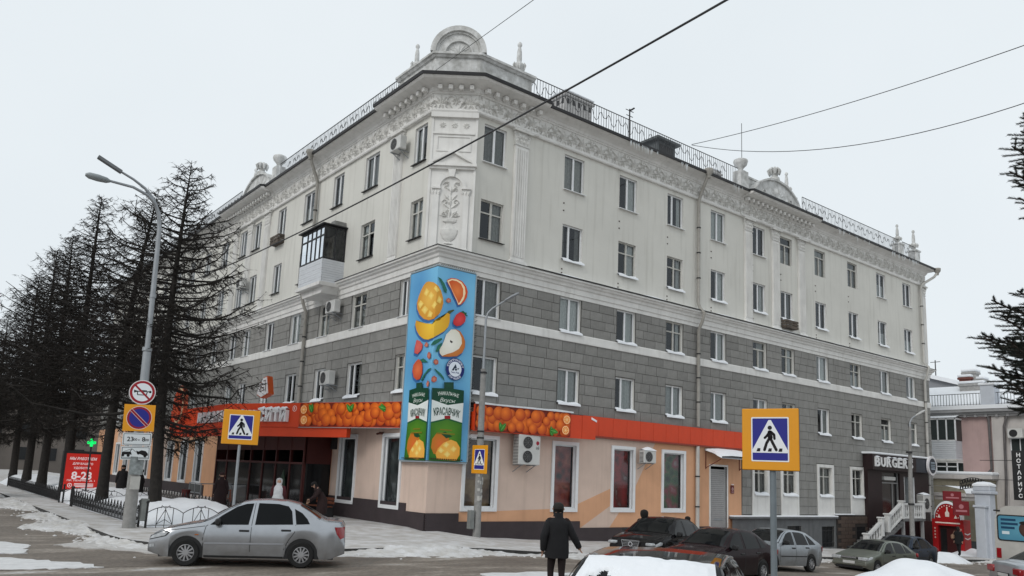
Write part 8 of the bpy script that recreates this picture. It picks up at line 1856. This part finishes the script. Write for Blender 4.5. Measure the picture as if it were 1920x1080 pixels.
# window with air conditioner and the notary sign on the pale wall
wy = FP(1913, 828)[0]; mb = MB(); mb.box(PX-.05, PX+.02, wy-.65, wy-.58, 4.9, 6.9); mb.box(PX-.05, PX+.02, wy+.58, wy+.65, 4.9, 6.9); mb.box(PX-.05, PX+.02, wy-.58, wy+.58, 6.83, 6.9); mb.box(PX-.05, PX+.02, wy-.58, wy+.58, 4.9, 4.97); mb.box(PX-.05, PX+.02, wy-.03, wy+.03, 4.97, 6.83); wo = mb.build('window', pvc, PH); MB().box(PX-.02, PX-.01, wy-.58, wy+.58, 4.97, 6.83).build('pane', dpane, wo)
t = thing('air_conditioner', 'air conditioner on the pale wall above the notary sign', 'air conditioner', (PX-.15, FP(1908, 815)[0], FP(1908, 822)[1]), -pi/2, 'air conditioners fixed to the facade'); MB().bbox(-.5, .5, -.4, 0, 0, .7, .03).build('casing', acm, t); MB().tube([(-.1, -.405, .35), (-.1, -.415, .35)], .28, 16).build('fan_opening', black, t); MB().box(-.4, .4, -.35, .16, -.05, -.01).build('bracket', steel, t)
NTd = 45.0; c0 = ray_at(1912, 892, 56.0); zt4, zb4 = ray_at(1910, 845, 56).z, ray_at(1914, 938, 56).z
NS = thing('notary_sign', 'tall black vertical notary sign with white letters', 'sign', (c0.x, c0.y, (zt4+zb4)/2), face_rz(c0, -10)); hh = (zt4-zb4)/2
MB().bbox(-.42, .42, -.08, .08, -hh, hh, .015).build('sign_board', mat('sign_black', (.012, .012, .013), .4), NS); p = Print(lambda x, z, b: (x, -.082-b, z), .002); st_ = 2*(hh-.1)/8
for k, ch in enumerate('НОТАРИУС'): V_, F_, bx_ = TEXT['ch_'+ch]; p.text('ch_'+ch, 0, hh-.1-st_*(k+.5), st_*.72*(bx_[2]-bx_[0])/(bx_[3]-bx_[1]), sr(225, 225, 225), hgt=st_*.72, keep=k > 0)
p.build('lettering', NS)
for z in (hh*.6, -hh*.2): MB().bar((-.42, 0, z), (-2.6, .8, z), .04).build('sign_arm', black, NS)
# gate pier, iron arch, small canopy with snow, red plates
gp = ray_at(1850, 1000, 51); GP = thing('gate_pier', 'pale blue plastered gate pier with snow on its cap', 'gate pier', (gp.x, gp.y, -2.0)); ztp = ray_at(1850, 912, 51).z+2.0
MB().bbox(-.45, .45, -.45, .45, 0, ztp-.5, .04).build('shaft', bluish, GP); mb = MB(); mb.bbox(-.58, .58, -.58, .58, ztp-.5, ztp-.3, .04); mb.bbox(-.5, .5, -.5, .5, ztp-.3, ztp, .04); mb.build('cap', bluish, GP); P = [[(r*cos(2*pi*j/4+pi/4), r*sin(2*pi*j/4+pi/4), z) for j in range(4)] for r, z in ((.74, ztp), (.72, ztp+.12), (.4, ztp+.26), (.02, ztp+.3))]; MB().grid(P, wrap=True).build('cap_snow', snow, GP)
MB().bbox(-.9, -.4, -.3, .3, 0, ztp*.72, .03).bbox(-.98, -.32, -.38, .38, ztp*.72, ztp*.72+.15, .03).build('side_pilaster', bluish, GP)
la = ray_at(1800, 908, 52); lb = ray_at(1850, 908, 51); LA = thing('iron_lattice', 'black iron lattice arch reaching to the gate pier', 'arch', (la.x, la.y, la.z-.35)); dv = (lb-la); mb = MB()
P = [Vector((dv.x*t_, dv.y*t_, .55+.25*sin(pi*t_))) for t_ in [k/10 for k in range(11)]]; Q = [Vector((dv.x*t_, dv.y*t_, 0+.15*sin(pi*t_))) for t_ in [k/10 for k in range(11)]]
for k in range(10): mb.bar(P[k], P[k+1], .05); mb.bar(Q[k], Q[k+1], .05); mb.bar(P[k], Q[k+1], .035); mb.bar(Q[k], P[k+1], .035); mb.bar(P[k], Q[k], .035)
mb.build('lattice', iron, LA, recalc=False)
ca = ray_at(1747, 918, 50); cb_ = ray_at(1800, 924, 49); CA = thing('small_canopy', 'white canopy roof with thick snow behind the red portal', 'canopy', (43.0, -1.0, 0)); zc2 = ray_at(1770, 925, 49.5).z
MB().bbox(0, 4.0, -.8, 1.2, zc2-.45, zc2-.2, .03).bbox(-.15, 4.1, -.95, 1.25, zc2-.2, zc2+.05, .03).build('canopy_slab', palew, CA); P = [[(x, -1.0, zc2+.05), (x, -.9, zc2+.3), (x, .4, zc2+.55), (x, 1.25, zc2+.5)] for x in (-.2, .6, 2, 3.4, 4.15)]; MB().grid(P).build('canopy_snow', snow, CA, smooth=60, recalc=False); MB().box(.1, .3, -.6, -.4, -2.2, zc2-.45).build('canopy_post', palew, CA); MB().box(3.6, 3.8, -.6, -.4, -2.2, zc2-.45).build('canopy_post', palew, CA)
for lab, px, py, w_, h_ in (('small red plate under the snowy canopy', 1785, 930, 1.0, .55), ('square red plate on the yellow annexe wall', 1802, 953, .95, .9)):
    q = ray_at(px, py, 46.5 if w_ == 1.0 else 51); t = thing('red_plate', lab, 'sign', q, face_rz(q, 20)); MB().bbox(-w_/2, w_/2, -.04, .04, -h_/2, h_/2, .01).build('plate', mat('plate_red', sr(118, 16, 26), .5), t); p = Print(lambda x, z, b: (x, -.042-b, z)); p.rect(-w_*.35, -h_*.25, w_*.35, -h_*.12, sr(170, 110, 115)); p.disc(0, h_*.12, h_*.16, sr(170, 110, 115), n=14, keep=True); p.build('print', t); MB().box(-.03, .03, .04, 1.2, -.03, .03).build('plate_arm', black, t)
# grey gable house further back
GH = thing('grey_gable_house', 'distant grey roofed house with an aerial behind the pink house', 'house', (66, 10, 0)); s_, zr2 = plane_px(1752, 700, (70, 0), (0, -1)); y2 = -s_
MB().prism([(y2+14, 5), (y2-8, 5), (y2-8, zr2-3.2), (y2+2, zr2), (y2+14, zr2-3.5)], lambda a, z, b: (b, a-10, z), 2, 12).build('wall', mat('far_grey', (.28, .29, .31), .9, .1, 1), GH); MB().prism([(y2-8.5, zr2-3.35), (y2+2, zr2), (y2+14.5, zr2-3.65), (y2+14.5, zr2-3.2), (y2+2, zr2+.4), (y2-8.5, zr2-2.9)], lambda a, z, b: (b, a-10, z), 1.5, 12.5).build('roof', snow, GH)
mb = MB(); ya = -plane_px(1754, 690, (70, 0), (0, -1))[0]-10; mb.bar((4, ya, zr2-2.5), (4, ya, zr2+1.4), .08); mb.bar((4, ya-.5, zr2+1.2), (4, ya+.5, zr2+1.2), .06); mb.build('aerial', black, GH)
# white bus seen from behind
q = ray_at(1866, 1010, 33); zgB = zroad(q.x, q.y)+.18; BUS = thing('white_bus', 'white bus with a blue advert across its rear window', 'bus', (q.x, q.y, zgB)); busm = paint('bus_white', (.50, .49, .46), .0, .4, .75); Wb = 2.4; Hb = 2.85
sec_ = [(0, .4), (-Wb, .4), (-Wb-.02, 1.2), (-Wb+.02, 2.3), (-Wb+.15, 2.65), (-Wb+.45, Hb), (-.45, Hb), (-.15, 2.65), (-.02, 2.3), (.02, 1.2)]
MB().prism(sec_, lambda a, z, b: (b, a, z), 0, 7.0).build('body', busm, BUS, smooth=35)
def rr_(y0, y1, z0, z1, r):
    P = []
    for cx, cz, a0 in ((y1-r, z0+r, -90), (y1-r, z1-r, 0), (y0+r, z1-r, 90), (y0+r, z0+r, 180)):
        for k in range(5): a = radians(a0+k*22.5); P.append((cx+r*cos(a), cz+r*sin(a)))
    return P
MB().prism(rr_(-Wb+.12, -.1, 1.45, 2.5, .12), lambda a, z, b: (-b, a, z), -.02, .02).build('rear_window', trim_m, BUS)
p = Print(lambda a, z, b: (-.022-b, a, z), .002); p.poly(rr_(-Wb+.17, -.15, 1.5, 2.45, .1), sr(70, 130, 155), sr(95, 155, 175))
for z, w_ in ((2.3, .55), (2.14, .62), (1.98, .5)): p.rect(-.25-w_, z-.045, -.25, z+.045, sr(20, 60, 90), keep=z < 2.3)
p.rect(-.55, 1.72, -.28, 1.84, sr(200, 215, 220), keep=True); p.disc(-1.2, 1.95, .3, sr(60, 40, 35), sr(90, 60, 50), n=20, ry=.32); p.disc(-1.2, 2.2, .28, sr(30, 25, 22), n=20, ry=.08); p.poly([(-1.5, 1.8), (-1.95, 1.75), (-2.1, 2.1), (-1.55, 2.2)], sr(170, 70, 60)); p.build('advert', BUS)
for y in (-.12, -Wb+.12): MB().bbox(-.03, .05, y-.09, y+.09, .75, 1.15, .02).build('taillight', tail_m, BUS); MB().bbox(-.05, .05, y-.12, y+.12, 2.62, 2.68, .01).build('marker_lamp', trim_m, BUS)
MB().bbox(-.12, .05, -Wb, 0, .42, .62, .03).build('rear_bumper', trim_m, BUS)
for x in (1.3, 5.3):
    for y in (-.14, -Wb+.14): MB().tube([(x, y-.13, .46), (x, y+.13, .46)], .46, 18).build('wheel', tyre_m, BUS, smooth=40)
# snowy banks along the far pavement and a low garden wall
for lab, px, py, d, a_, b_2, h_, sd_ in (('snow bank beside the woman at the red doorway', 1770, 1042, 44, 2.2, 1.2, .55, 3), ('snow bank at the foot of the gate pier', 1825, 1012, 53, 3.2, 1.4, .6, 8)):
    q = ray_at(px, py, d); snow_pile(lab, (q.x, q.y), a_, b_2, h_, sd_)
